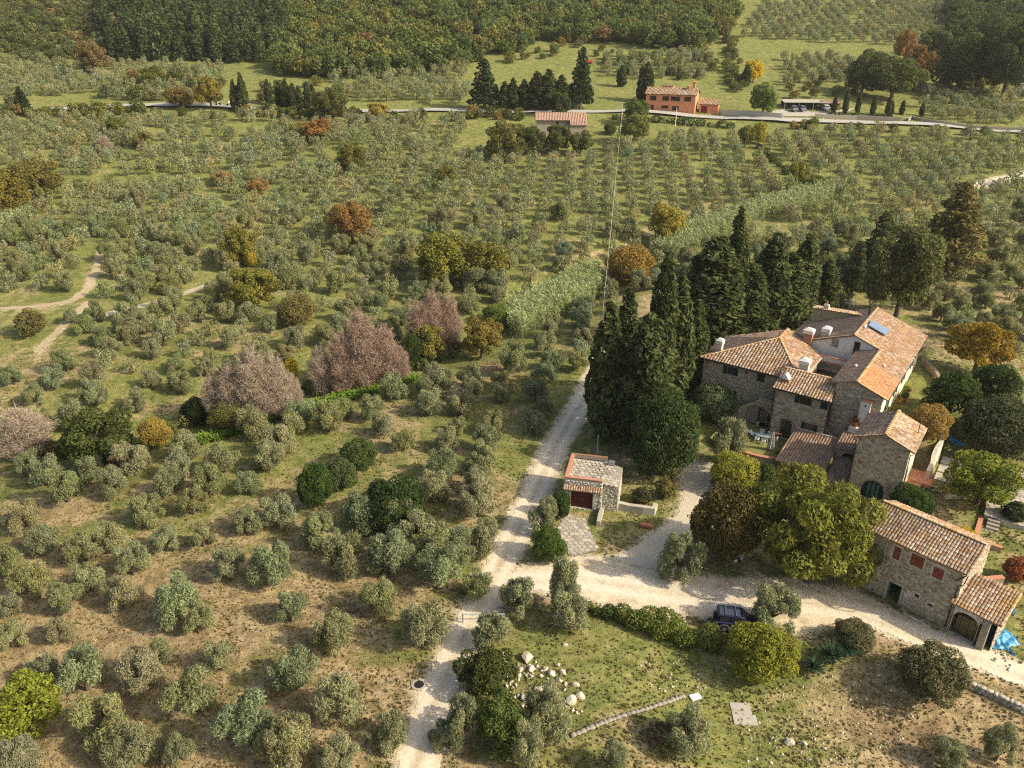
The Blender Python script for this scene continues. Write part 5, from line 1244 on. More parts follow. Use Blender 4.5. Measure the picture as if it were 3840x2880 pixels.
# cypress group beside the track
for i, (bx, by, ty, w, lab) in enumerate([
    (1312, 948, 640, 72, 'dark cypress nearest the track in the group behind the garage'),
    (1350, 925, 610, 62, 'slim cypress second from the track behind the garage'),
    (1398, 965, 663, 98, 'broad round-topped cypress in front of the group behind the garage'),
    (1428, 905, 528, 58, 'tallest cypress of the group behind the garage'),
    (1464, 885, 582, 66, 'cypress just right of the tallest one behind the garage'),
    (1503, 868, 640, 50, 'rightmost cypress of the group, touching the farmhouse corner')]):
    T_('cyp', bx, by, ty, w, lab, v=i, group='cypresses behind the garage')
T_('bush', 1440, 1032, 838, 152, 'dense dark green evergreen tree with billowing crown above the garage wall', (0.058, 0.080, 0.028), v=1, cat='tree', name='evergreen_tree', mark='the billowing dark evergreen')
for i, (bx, by, ty, w, lab) in enumerate([
    (1586, 745, 432, 52, 'tallest slim cypress of the stand behind the farmhouse'),
    (1540, 760, 500, 112, 'broad dark cypress at the left of the stand behind the farmhouse'),
    (1618, 745, 560, 74, 'cypress directly behind the left chimney of the farmhouse'),
    (1662, 725, 495, 74, 'pointed cypress in the middle of the stand behind the farmhouse'),
    (1702, 715, 540, 80, 'low broad cypress between two taller ones behind the farmhouse'),
    (1737, 705, 497, 58, 'pointed cypress above the solar panel roof of the farmhouse'),
    (1785, 690, 555, 48, 'short cypress at the right of the stand behind the farmhouse')]):
    T_('cyp', bx, by, ty, w, lab, v=i + 1, group='cypresses behind the farmhouse')
T_('con', 1850, 640, 515, 55, 'thin conifer standing alone right of the cypress stand', (0.075, 0.085, 0.035), v=1)
T_('con', 2066, 585, 385, 135, 'tall bronze-green cedar at the right of the picture', (0.16, 0.135, 0.05), v=0, name='cedar_tree', mark='the bronze cedar')
T_('broad', 1962, 665, 468, 150, 'umbrella-crowned pine with leaning bare trunk right of the farmhouse', (0.12, 0.125, 0.045), v=2, name='pine_tree')
T_('con', 1903, 610, 452, 85, 'dark conifer between the thin conifer and the umbrella-crowned pine', (0.07, 0.08, 0.03), v=1)
T_('broad', 2122, 800, 683, 130, 'orange-and-yellow autumn tree right of the farmhouse', (0.28, 0.19, 0.035), v=3, name='autumn_tree', mark='the orange autumn tree')
T_('bush', 2150, 868, 780, 105, 'dark green conifer bush below the orange-and-yellow autumn tree', (0.045, 0.065, 0.022))
T_('broad', 2062, 890, 795, 118, 'dark green spreading tree on the lawn beside the farmhouse', (0.06, 0.085, 0.025), v=0)
T_('bush', 2172, 990, 850, 175, 'big grey-green evergreen shrub at the right edge by the steps', (0.085, 0.095, 0.045), v=1)
T_('bush', 2010, 952, 872, 92, 'tawny shrub growing behind the tower of the farmhouse', (0.30, 0.20, 0.06), v=2)
T_('broad', 2128, 1075, 978, 158, 'bright green walnut-like tree over the stone patio', (0.17, 0.19, 0.035), v=1)
T_('bush', 1972, 1115, 1045, 95, 'dark oleander bush between tower and barn', (0.055, 0.085, 0.025), v=0)
T_('bush', 2085, 1178, 1135, 48, 'small bright yellow shrub behind the barn roof', YEL, v=1)
# in front of the farmhouse
T_('bush', 1545, 910, 822, 112, 'glossy bush with pale leaf tips against the farmhouse wall', (0.14, 0.17, 0.08), v=1)
T_('olive', 1578, 985, 895, 86, 'olive tree at the corner of the terrace lawn', v=2)
T_('bush', 1592, 1062, 972, 116, 'yellow-green rounded shrub below the terrace wall', (0.24, 0.23, 0.04), v=0)
T_('bush', 1655, 1066, 998, 52, 'small oleander below the terrace wall', MG, v=2)
T_('bush', 1572, 1215, 1038, 158, 'large round brown-and-green tree left of the lime tree', (0.135, 0.105, 0.034), v=2, cat='tree', name='round_tree', mark='the brown round tree')
T_('feather', 1768, 1262, 1015, 262, 'big yellow-green feathery tree in front of the tower', (0.165, 0.168, 0.036), name='feathery_tree', mark='the big feathery tree')
T_('olive', 1468, 1242, 1140, 105, 'olive tree leaning over the gravel by the driveway', v=3)
T_('bush', 1186, 1215, 1135, 78, 'round clipped dark green shrub at the track junction', (0.075, 0.11, 0.026), v=0, mark='the round clipped shrub')
T_('olive', 1215, 1300, 1195, 72, 'small olive tree just below the round clipped shrub', v=5)
T_('bush', 1210, 1118, 1058, 52, 'dark ivy shrub at the left corner of the garage', (0.05, 0.08, 0.025), v=1)
T_('olive', 1176, 1145, 1075, 76, 'olive tree between the track and the garage door', v=6)
T_('bush', 1438, 1080, 1030, 50, 'olive-coloured rounded shrub at the end of the garage wall', (0.17, 0.155, 0.05), v=2)
T_('bush', 1385, 1090, 1050, 48, 'low dark shrub on the garage retaining wall', (0.09, 0.085, 0.04), v=1)
T_('bush', 1648, 1462, 1352, 158, 'large golden-green dome-shaped bush in front of the car', (0.22, 0.215, 0.034), v=1, mark='the golden dome bush')
T_('olive', 1672, 1352, 1250, 118, 'open olive tree standing behind the dark blue car', v=1)
T_('bush', 1845, 1390, 1345, 90, 'scrubby grey shrub on the bank below the driveway', (0.13, 0.12, 0.06), v=0)
T_('bush', 2020, 1500, 1405, 150, 'sprawling thorny shrub on the bank at the lower right', (0.12, 0.115, 0.055), v=2)
T_('olive', 2052, 1655, 1585, 80, 'young olive tree near the lower right corner', v=4)
T_('olive', 2165, 1640, 1560, 80, 'olive tree cut by the lower right edge', v=0)
T_('broad', 1048, 1500, 1392, 128, 'dark evergreen oak beside the track at the heap of boulders', (0.065, 0.075, 0.022), v=2, name='evergreen_oak', mark='the dark evergreen oak')
T_('broad', 1085, 1625, 1500, 120, 'ivy-green bushy tree below the dark evergreen oak', (0.085, 0.11, 0.03), v=0)
T_('olive', 1000, 1590, 1490, 85, 'olive tree between track and ivy-green bushy tree', v=2)
T_('olive', 958, 1612, 1550, 76, 'olive tree overhanging the bottom of the track', v=3)
T_('olive', 1185, 1590, 1475, 120, 'olive tree just below the heap of boulders', v=5)
T_('olive', 1140, 1650, 1560, 80, 'olive tree at the bottom edge right of the ivy-green tree', v=7)
T_('olive', 1490, 1612, 1530, 120, 'spreading olive tree near the bottom edge below the low stone row', v=1)
T_('olive', 1330, 1668, 1600, 70, 'small olive tree cut by the bottom edge below the boulders', v=4)
T_('bush', 1425, 1600, 1565, 60, 'leafless brown thicket left of the spreading bottom olive', (0.19, 0.13, 0.08), v=0)
T_('olive', 1122, 1322, 1240, 92, 'olive tree on the right verge of the track below the junction', v=0)
T_('olive', 1058, 1395, 1320, 100, 'olive tree hanging over the track beside the dark oak', v=6)
T_('olive', 1232, 1352, 1280, 100, 'olive tree between the driveway and the boulder lawn', v=7)
T_('broad', 40, 1600, 1448, 165, 'bright yellow-green walnut tree at the lower left edge', (0.20, 0.215, 0.032), v=3, name='walnut_tree', mark='the bright walnut tree')
# evergreen clumps among the olives
T_('bush', 680, 1100, 998, 78, 'dark green laurel clump at the end of the hedge in the grove', (0.055, 0.085, 0.022), v=0, mark='the laurel hedge clump')
T_('bush', 737, 1062, 985, 72, 'middle laurel bush of the hedge in the grove', (0.10, 0.12, 0.05), v=1)
T_('bush', 775, 1020, 945, 90, 'upper laurel bush of the hedge in the grove', (0.075, 0.10, 0.03), v=2)
T_('bush', 850, 1110, 1060, 150, 'low dark bramble bank in the shaded hollow of the grove', (0.04, 0.06, 0.02), v=1)
# along the stream
lm('the largest leafless tree', 790, 838); lm('the broad grey leafless tree', 548, 912)
for i, (k_, bx, by, ty, w, lab) in enumerate([
    ('bareP', 780, 840, 664, 92, 'tallest pinkish leafless tree of the middle stream cluster'), ('bareP', 828, 832, 700, 84, 'pinkish leafless tree right of the tallest in the middle cluster'), ('bareP', 738, 848, 715, 74, 'slender pinkish leafless tree left of the tallest in the middle cluster'), ('bareG', 694, 852, 742, 58, 'thin grey leafless tree at the left of the middle cluster'), ('bareP', 862, 826, 745, 50, 'low pinkish leafless tree at the right of the middle cluster'),
    ('bareP', 905, 772, 648, 66, 'left pinkish leafless tree of the right-hand stream cluster'), ('bareP', 934, 766, 622, 62, 'tallest pinkish leafless tree of the right-hand stream cluster'), ('bareP', 968, 758, 632, 60, 'right pinkish leafless tree of the right-hand stream cluster'),
    ('bareG', 548, 912, 748, 84, 'tallest grey-brown leafless tree of the left stream cluster'), ('bareG', 592, 902, 758, 78, 'grey-brown leafless tree right of the tallest in the left cluster'), ('bareG', 502, 915, 782, 74, 'grey-brown leafless tree left of the tallest in the left cluster'), ('bareG', 462, 916, 805, 58, 'small greyish leafless tree at the left end of the left cluster'), ('bareG', 628, 890, 800, 46, 'small leafless tree beside the bright yellow shrub')]):
    T_(k_, bx, by, ty, w, lab, v=i)
T_('broad', 925, 775, 690, 75, 'thin yellow-green tree in front of the right-hand leafless cluster', (0.21, 0.19, 0.05), v=2)
T_('bareG', 50, 985, 880, 115, 'spreading pale leafless tree at the left edge by the stream', v=2, mark='the left-edge leafless tree')
T_('bush', 422, 922, 855, 66, 'very dark bush under the leafless trees by the stream', (0.022, 0.03, 0.012), v=0)
T_('bush', 492, 925, 872, 90, 'brownish-green bush at the foot of the grey leafless trees', (0.15, 0.14, 0.04), v=1)
T_('broad', 208, 1000, 868, 150, 'dark green thicket tree streaked with red creeper at left', (0.075, 0.09, 0.026), v=1, mark='the red-streaked thicket')
T_('bush', 162, 985, 945, 34, 'patch of bright red creeper on the thicket at left', (0.50, 0.10, 0.05), v=2)
T_('bush', 335, 968, 900, 70, 'tawny yellow bush right of the red-streaked thicket', (0.27, 0.20, 0.05), v=2)
T_('bush', 262, 1000, 962, 62, 'pinkish leafless shrub below the red-streaked thicket', (0.33, 0.23, 0.16), v=1)
T_('bush', 628, 830, 768, 36, 'bright yellow shrub beside the broad grey leafless tree', YEL, v=0)
T_('bush', 890, 802, 712, 46, 'ivy-covered green column beside the largest pink leafless tree', (0.06, 0.085, 0.024), v=1)
T_('broad', 1040, 768, 682, 95, 'tawny green oak at the end of the leafless trees', (0.21, 0.165, 0.042), v=3, mark='the tawny stream oak')
T_('bush', 1072, 705, 652, 66, 'bright green shrub behind the tawny stream oak', (0.14, 0.175, 0.04), v=0)
T_('bush', 640, 700, 640, 90, 'brown-green bushy tree in the middle of the left grove', (0.17, 0.14, 0.05), v=2)
# trees scattered over the grove
T_('broad', 757, 515, 428, 92, 'round russet-brown oak standing out in the middle grove', (0.25, 0.15, 0.05), v=1, mark='the russet oak')
T_('broad', 955, 605, 500, 135, 'wide yellow-green tree right of the russet oak', (0.175, 0.165, 0.035), v=0, mark='the wide yellow-green tree')
T_('broad', 1045, 600, 512, 115, 'yellow-green tree beside the wide yellow-green one', (0.185, 0.165, 0.04), v=3)
T_('broad', 540, 660, 570, 112, 'yellow-green spreading tree in the left grove', (0.18, 0.165, 0.034), v=2, mark='the left yellow-green tree')
T_('broad', 517, 565, 485, 78, 'olive-yellow tree above the left yellow-green one', (0.17, 0.15, 0.035), v=1)
T_('bush', 540, 580, 525, 30, 'small bright yellow shrub beside the olive-yellow tree', (0.36, 0.28, 0.04), v=1)
T_('broad', 757, 365, 310, 66, 'dark yellow-green tree in the upper middle grove', (0.13, 0.12, 0.03), v=0, mark='the dark upper-grove tree')
T_('broad', 962, 400, 352, 46, 'small olive-yellow tree left of the leaning power pole field', (0.17, 0.15, 0.035), v=2)
T_('broad', 1440, 520, 433, 78, 'yellow autumn mulberry below the far power poles', (0.28, 0.235, 0.05), v=3, name='mulberry_tree', mark='the yellow mulberry')
T_('bush', 1362, 610, 532, 110, 'rust-orange thicket beside the reed bed', (0.26, 0.17, 0.045), v=0, mark='the rust-orange thicket')
T_('broad', 1728, 400, 345, 44, 'yellow-green tree at the hedge in the right grove', (0.22, 0.20, 0.05), v=1, mark='the yellow-green hedge tree')
T_('bush', 1768, 412, 380, 52, 'green bush at the top of the upper reed bed', (0.14, 0.15, 0.04), v=2)
T_('olive', 152, 692, 662, 34, 'round isolated olive on the earth path', v=1)
T_('olive', 205, 688, 652, 46, 'dark round olive at the bend of the earth path', col=(0.8, 0.85, 0.8), v=3)
T_('broad', 62, 720, 665, 70, 'brownish shrubby tree in the field by the earth path', (0.15, 0.135, 0.05), v=0)
T_('bareG', 225, 330, 292, 34, 'small white dead tree in the upper left grove', v=1)
T_('broad', 60, 420, 340, 120, 'rusty green wood clump at the left edge', (0.14, 0.12, 0.034), v=2, mark='the rusty left-edge clump')
T_('broad', 15, 455, 375, 90, 'yellowish oak clump cut by the left edge', (0.17, 0.14, 0.034), v=0)
# around the far road
for i, (bx, by, ty, w, lab) in enumerate([
    (505, 240, 168, 16, 'left slim cypress of the pair by the far road'), (522, 242, 152, 20, 'right slim cypress of the pair by the far road'), (578, 226, 168, 14, 'lone slim cypress right of the roadside pair'),
    (604, 240, 172, 18, 'first cypress of the dense roadside row'), (618, 246, 166, 20, 'second cypress of the dense roadside row'), (634, 248, 176, 20, 'third cypress of the dense roadside row'), (646, 248, 182, 18, 'fourth cypress of the dense roadside row'),
    (665, 246, 174, 16, 'slim cypress just right of the dense roadside row'), (676, 240, 178, 16, 'slim cypress next to the round roadside tree')]):
    T_('cyp', bx, by, ty, w, lab, v=i, group='cypresses along the far road')
T_('broad', 716, 252, 190, 72, 'round olive-green tree by the far road', (0.11, 0.11, 0.034), v=1)
T_('broad', 815, 255, 218, 52, 'pale yellow tree on the far road verge', (0.31, 0.245, 0.06), v=2)
T_('broad', 690, 302, 252, 66, 'orange-brown tree below the far road', (0.30, 0.165, 0.055), v=3)
T_('broad', 648, 300, 262, 46, 'yellowish tree left of the orange-brown one below the far road', (0.24, 0.20, 0.05), v=0)
T_('broad', 450, 225, 160, 60, 'yellow-green oak above the far road at left', (0.20, 0.165, 0.04), v=1)
T_('broad', 385, 225, 185, 60, 'tawny thicket tree above the far road at left', (0.19, 0.14, 0.045), v=2)
T_('con', 45, 245, 185, 34, 'dark fir beside the far road at the left edge', (0.035, 0.05, 0.022), v=0)
T_('con', 1046, 236, 122, 66, 'massive dark conifer left of the low farm building', (0.036, 0.056, 0.024), v=1, mark='the massive dark conifer')
T_('con', 1256, 238, 98, 56, 'tallest dark conifer behind the low farm building', (0.036, 0.054, 0.024), v=0)
for i, (bx, ty, w, lab) in enumerate([(1090, 172, 24, 'first dark spire right of the massive conifer'), (1108, 165, 26, 'second dark spire right of the massive conifer'), (1132, 168, 24, 'third dark spire right of the massive conifer'), (1160, 150, 34, 'dark spire left of the bushy black evergreen'), (1185, 145, 36, 'bushy black evergreen in the conifer belt'), (1212, 158, 34, 'dark spire beside the tallest conifer')]):
    T_('cyp', bx, 238, ty, w, lab, v=i, group='conifer belt above the low farm building')
T_('broad', 1210, 245, 195, 50, 'dark green bush-like tree at the foot of the conifer belt', (0.07, 0.085, 0.028), v=2)
T_('cyp', 1343, 188, 138, 18, 'lone small cypress left of the pink house', v=1); T_('cyp', 1398, 222, 130, 26, 'right cypress of the pair beside the pink house', v=2); T_('cyp', 1386, 222, 146, 18, 'left cypress of the pair beside the pink house', v=3)
T_('cyp', 1613, 186, 136, 18, 'slim cypress in front of the yellow tree', v=0)
T_('broad', 1630, 172, 126, 42, 'bright yellow autumn tree behind a slim cypress', (0.52, 0.38, 0.03), v=1, name='yellow_tree')
T_('broad', 1652, 240, 178, 64, 'umbrella pine right of the pink house', (0.13, 0.17, 0.045), v=0, name='umbrella_pine')
T_('broad', 1375, 262, 210, 52, 'green bushy tree at the left corner of the pink house', (0.11, 0.14, 0.04), v=3)
T_('broad', 1372, 300, 240, 60, 'pale green willow-like tree below the pink house', (0.17, 0.175, 0.055), v=1)
T_('bush', 1318, 290, 265, 30, 'round green bush by the path to the low farm building', (0.09, 0.115, 0.035), v=0)
for i, (bx, by, ty, w, c, lab) in enumerate([(1090, 330, 262, 95, (0.13, 0.125, 0.04), 'olive-brown tree clump left below the low farm building'), (1150, 325, 268, 60, (0.09, 0.10, 0.032), 'dark green tree below the low farm building'), (1205, 325, 262, 60, (0.10, 0.11, 0.034), 'rounded green tree under the farm building window'), (1255, 330, 280, 56, (0.12, 0.125, 0.045), 'green tree below the right end of the farm building')]):
    T_('broad', bx, by, ty, w, lab, c, v=i)
T_('bush', 1640, 310, 262, 34, 'golden bamboo-like clump below the far road', (0.30, 0.27, 0.05), v=1); T_('broad', 1612, 312, 265, 36, 'yellow-green bush left of the golden clump', (0.16, 0.16, 0.045), v=2)
for i, (bx, ty, by) in enumerate([(1803, 205, 245), (1828, 196, 246), (1830, 188, 235), (1856, 192, 247), (1888, 205, 249), (1920, 205, 252), (1926, 215, 250), (1950, 215, 248), (1993, 220, 252)]):
    T_('cyp', bx, by, ty, 10, ['slim cypress at the left end of the car port row', 'second slim cypress of the car port row', 'tall slim cypress behind the second one at the car port', 'fourth slim cypress of the car port row', 'slim cypress right of the brick hut', 'twin slim cypress, left, beyond the brick hut', 'twin slim cypress, right, beyond the brick hut', 'slim cypress second from the right end of the row', 'slim cypress alone at the right end of the row'][i], v=i, group='slim cypresses by the car port')
for i, (bx, by, ty, w, c, lab) in enumerate([(1870, 190, 110, 78, (0.10, 0.11, 0.034), 'large green oak left in the upper right wood'), (1935, 205, 118, 110, (0.095, 0.11, 0.034), 'largest green oak of the upper right wood'), (1985, 180, 88, 66, (0.26, 0.15, 0.05), 'rust-tinged oak in the upper right wood'), (1958, 130, 62, 44, (0.27, 0.16, 0.05), 'small rust-coloured tree at the top of the upper right wood'),
        (2085, 180, 75, 120, (0.085, 0.105, 0.032), 'big dark green oak at the upper right'), (2190, 190, 40, 130, (0.06, 0.08, 0.026), 'dark wooded clump at the upper right edge'), (2020, 110, 60, 70, (0.09, 0.105, 0.034), 'green oak above the rust-tinged one'), (1895, 165, 105, 70, (0.10, 0.115, 0.04), 'green oak behind the car port cypresses'), (2150, 110, 30, 90, (0.075, 0.095, 0.03), 'dark oak below the top right corner')]):
    T_('broad', bx, by, ty, w, lab, c, v=i)
T_('broad', 195, 150, 82, 62, 'round tawny tree in front of the dark fir wood', (0.20, 0.145, 0.06), v=1)
T_('broad', 330, 178, 140, 50, 'bright green tree at the foot of the fir wood', (0.14, 0.15, 0.04), v=3)
T_('broad', 250, 290, 250, 50, 'green oak below the far road at left', (0.13, 0.135, 0.04), v=0); T_('broad', 310, 315, 280, 44, 'olive-brown tree below the far road at left', (0.17, 0.145, 0.05), v=2)
T_('broad', 480, 395, 370, 44, 'orange-brown shrub tree in the upper left grove', (0.27, 0.19, 0.08), v=1); T_('broad', 555, 420, 382, 48, 'brown-orange tree in the upper middle-left grove', (0.25, 0.165, 0.06), v=3)

# ---- olives: hand-placed near ones, then rows
near = [(230, 1600, 130), (300, 1645, 120), (60, 1668, 90), (420, 1540, 112), (540, 1600, 122), (625, 1655, 130), (845, 1612, 86), (742, 1550, 112), (640, 1480, 112), (730, 1405, 92), (920, 1392, 112), (305, 1485, 104), (190, 1490, 112), (385, 1340, 112), (482, 1446, 82), (28, 1398, 76), (130, 1386, 66), (270, 1310, 84), (430, 1366, 74), (596, 1252, 104), (500, 1250, 84), (628, 1340, 74), (822, 1322, 92), (950, 1270, 104), (1042, 1198, 92), (1030, 1112, 92), (690, 1180, 92), (785, 1150, 104), (885, 1160, 104), (935, 1210, 104), (842, 1240, 112), (742, 1232, 104), (602, 1140, 88), (1000, 1215, 80), (1030, 1290, 76), (400, 1640, 80), (735, 1668, 90), (100, 1470, 70),
        (100, 1190, 76), (190, 1210, 84), (250, 1182, 70), (60, 1140, 78), (320, 1130, 78), (420, 1110, 70), (370, 1070, 72), (290, 1240, 80), (200, 1275, 78), (70, 1285, 84), (145, 1320, 78), (18, 1240, 76), (530, 1150, 66), (440, 1180, 60), (360, 1190, 64), (20, 1330, 60), (350, 1430, 60)]
spots = []
for x, y, w in near:
    b = ov(x, y); dep = proj(*b)[2]; spots.append((b.x, b.y, w * 1.06 * OVK * dep / FPX / 4.4))
EXC = [[(1640, 238), (1880, 225), (1880, 262), (1640, 262)], [(620, 1110), (640, 1000), (800, 930), (840, 980), (900, 1050), (900, 1110), (740, 1130)],
       [(0, 930), (130, 950), (400, 890), (480, 860), (640, 800), (720, 790), (900, 730), (1040, 700), (1090, 720), (1080, 770), (860, 850), (560, 930), (300, 1000), (120, 1010), (0, 1000)],
       [(1090, 740), (1090, 670), (1190, 635), (1220, 600), (1400, 555), (1420, 530), (1560, 480), (1700, 435), (1800, 410), (1810, 445), (1640, 490), (1500, 560), (1430, 570), (1300, 650), (1200, 710), (1120, 750)],
       [(1235, 930), (1280, 830), (1300, 700), (1380, 640), (1500, 640), (1540, 740), (1700, 720), (1800, 690), (1860, 680), (2000, 700), (2040, 740), (2230, 780), (2230, 1680), (880, 1680), (930, 1480), (1050, 1280), (1130, 1060)],
       [(1000, 330), (1010, 240), (1140, 230), (1330, 260), (1330, 310), (1280, 330), (1150, 345)],
       [(1330, 250), (1400, 180), (1590, 180), (1700, 220), (1960, 240), (1960, 275), (1700, 275), (1560, 290), (1420, 300), (1340, 300)],
       [(0, 640), (150, 635), (190, 540), (230, 540), (220, 660), (120, 800), (0, 830)],
       [(480, 130), (700, 140), (740, 260), (480, 260)], [(1000, 70), (1560, 60), (1560, 105), (1280, 105), (1000, 120)],
       [(1540, 60), (1600, 60), (1620, 200), (1560, 200)], [(1640, 300), (1720, 380), (1700, 395), (1620, 315)]]
def far_mask(px, py):
    x, y = px / OVK, py / OVK
    ok = np.zeros(x.shape, bool)
    ok |= inside([(0, 262), (500, 258), (900, 262), (1000, 255), (1340, 300), (1600, 300), (1960, 285), (2215, 300), (2215, 980), (2030, 700), (1290, 700), (1240, 900), (1120, 1080), (1000, 1100), (640, 1110), (560, 1080), (-20, 1090)], x, y)
    ok |= inside([(740, 160), (960, 165), (900, 225), (740, 225)], x, y) & (y < 222)
    ok |= inside([(1640, 10), (2110, -5), (2090, 100), (1870, 100), (1600, 82)], x, y)
    ok |= inside([(1690, 130), (1800, 120), (1860, 130), (1850, 180), (1700, 185)], x, y)
    ok |= inside([(0, 130), (220, 150), (230, 200), (0, 220)], x, y) | inside([(240, 150), (560, 150), (560, 170), (240, 175)], x, y) | inside([(560, 165), (760, 165), (740, 190), (560, 185)], x, y)
    ok |= inside([(1990, 200), (2215, 190), (2215, 280), (2000, 262)], x, y) | inside([(1290, 120), (1400, 115), (1550, 120), (1560, 170), (1420, 175), (1300, 165)], x, y) | inside([(240, 140), (470, 150), (470, 222), (240, 222)], x, y) | inside([(930, 130), (1010, 130), (1010, 225), (900, 225)], x, y)
    for e in EXC: ok &= ~inside(e, x, y)
    return ok
sp = 5.3
gx, gy = np.meshgrid(np.arange(-330, 330, sp), np.arange(70, 560, sp * 0.94))
g = np.random.default_rng(21)
jt = np.where(gx > 0, 0.4, 0.6); gx = gx + 0.10 * (gy - 150) + g.normal(0, 1, gx.shape) * jt; gy = gy + g.normal(0, 1, gx.shape) * jt
gx, gy = gx.ravel(), gy.ravel(); gzv = terr(gx, gy)
px, py, dp = proj(gx, gy, gzv)
ok = far_mask(px, py) & (px > -60) & (px < 3900) & (g.random(len(px)) > np.where((px < 2200) & (py < 1300), 0.04, 0.12)) & (roads_sd(gx, gy) > 1.2) & (seg_dist(FAR_ROAD, gx, gy) > 5)
for L_ in LANES: ok &= seg_dist(L_, gx, gy) > 3.2
for x, y, s_ in spots: ok &= np.hypot(gx - x, gy - y) > 3.6
for o in bpy.data.objects:
    if o.parent is None and o.get('category') in ('tree', 'bush') and o.location.y > 60: ok &= np.hypot(gx - o.location.x, gy - o.location.y) > 3.4
for x, y in zip(gx[ok], gy[ok]): spots.append((x, y, float(np.clip(g.normal(1.0, 0.14), 0.62, 1.3)) * (0.92 if y < 140 else 1.0)))
pz = [(*proj(x, y, zt(x, y)), x, y, s_) for x, y, s_ in spots]
pz.sort(key=lambda q: q[2] / q[5])
print('olives', len(pz))
lm('the garage', 1260, 1060); lm('the track junction', 1090, 1250); lm('the bend of the earth path', 215, 600); lm('the low farm building', 1210, 290); lm('the left end of the laurel hedge', 640, 1120)
DIRS = ['right of', 'behind-right of', 'behind', 'behind-left of', 'left of', 'front-left of', 'in front of', 'front-right of']
ORD = ['nearest'] + [w + ' nearest' for w in 'second third fourth fifth sixth seventh eighth ninth tenth eleventh twelfth thirteenth fourteenth fifteenth sixteenth seventeenth eighteenth nineteenth twentieth'.split()] + ['farthest']
buckets = {}
for i, q in enumerate(pz[:298]):
    best = min(range(len(LM)), key=lambda k: (LM[k][1] - q[0]) ** 2 + ((LM[k][2] - q[1]) * 1.6) ** 2)
    a = math.atan2(-(q[1] - LM[best][2]) * 1.5, q[0] - LM[best][1]); di = int(round(a / (math.pi / 4))) % 8
    buckets.setdefault((best, di), []).append((math.hypot(q[0] - LM[best][1], q[1] - LM[best][2]), i))
labs = {}
for (b_, di), L in buckets.items():
    L.sort()
    for r, (_, i) in enumerate(L):
        labs[i] = 'olive tree %s %s%s' % (DIRS[di], LM[b_][0], '' if len(L) == 1 else ', %s there' % ORD[min(r, 20)])
for i, q in enumerate(pz[:298]):
    x, y, s_ = q[3:]; v = random.randrange(12); hs = s_ * random.uniform(0.85, 1.1)
    tree('olive_tree', (x, y, zt(x, y) - 0.05), 4.0 * hs, 4.4 * s_, OLIVE_C[v], OLIVE_T[v % 4], 4.0, 4.4, labs[i], 'tree', (1.0 + random.gauss(0, .06), 1.0, 0.95 + random.gauss(0, .08)), None, 'olive trees of the groves', d=4.4 * s_ * random.uniform(0.88, 1.12))

def mass(name, protos, places, mat, label, tintf, seed=5):
    """one mesh of many low trees: protos = [(V, b)], places = (x, y, z, sx, sz)"""
    g = np.random.default_rng(seed); VV = []; TT = []
    for (x, y, z, sx, sz) in places:
        V, b = protos[g.integers(len(protos))]; a = g.uniform(0, 6.28); c, s_ = math.cos(a), math.sin(a)
        VV.append(np.stack([(V[:, 0] * c - V[:, 1] * s_) * sx + x, (V[:, 0] * s_ + V[:, 1] * c) * sx + y, V[:, 2] * sz + z], 1)); TT.append(b[:, None] * np.array(tintf(g, x, y))[None])
    V = np.concatenate(VV); T = np.concatenate(TT); F = np.arange(len(V)).reshape(-1, 4)
    o = mobj(name, raw_mesh(name, V, F, mat, tint=T)); return tag(o, label, name.replace('_', ' ').split()[-1], kind='stuff')
def trunk_cards():
    V = np.array([[-.14, 0, -.3], [.14, 0, -.3], [.1, 0, 1.9], [-.1, 0, 1.9], [0, -.14, -.3], [0, .14, -.3], [0, .1, 1.9], [0, -.1, 1.9]]); return V, np.full(8, 0.42)
low_ol = []
for i in range(6):
    V, b = fol_arrays(OLV[i], 760, 0.5, 0.17, 900 + i, up=0.9, nb=0.5); tv, tb = trunk_cards(); low_ol.append((np.concatenate([V, tv]), np.concatenate([b, tb])))
mass('olive_grove', low_ol, [(x, y, zt(x, y), s_, s_) for *_, x, y, s_ in pz[298:]], 'leaf_olive', 'the farther olive groves reading as one grey-green mass', lambda g, x, y: np.array([1 + g.normal(0, .07), 1, 0.96 + g.normal(0, .08)]) * g.normal(1.0, 0.09))

# ---- woods on the far hill
def wood_places(poly, sp, seed, hmin, hmax):
    g = np.random.default_rng(seed); out = []
    X, Y = np.meshgrid(np.arange(-420, 420, sp), np.arange(255, 640, sp)); X = (X + g.normal(0, sp * .3, X.shape)).ravel(); Y = (Y + g.normal(0, sp * .3, Y.shape)).ravel(); Z = terr(X, Y)
    px, py, _ = proj(X, Y, Z); ok = inside(poly, px / OVK, py / OVK) & (seg_dist(FAR_ROAD, X, Y) > 7)
    for x, y, z in zip(X[ok], Y[ok], Z[ok]): h = g.uniform(hmin, hmax); out.append((x, y, z - 0.3, h, h * g.uniform(0.9, 1.2)))
    return out
low_br = [fol_arrays(BRL[i], 640, 0.95, 0.6, 930 + i, nb=0.55) for i in range(4)]
low_con = [fol_arrays(con_lobes(760 + i), 520, 1.0, 0.42, 940 + i, nb=0.5) for i in range(2)]
low_bush = [fol_arrays(bush_lobes(600 + i), 150, 0.42, 0.28, 950 + i, nb=0.6) for i in range(3)]
def oakcol(g, x, y):
    r = g.random()
    if r < 0.012: c = (0.22, 0.145, 0.06)
    elif r < 0.2: c = (0.165, 0.15, 0.045)
    elif r < 0.5: c = (0.135, 0.15, 0.045)
    else: c = (0.105, 0.135, 0.042)
    return np.array(c) * g.normal(1, 0.1)
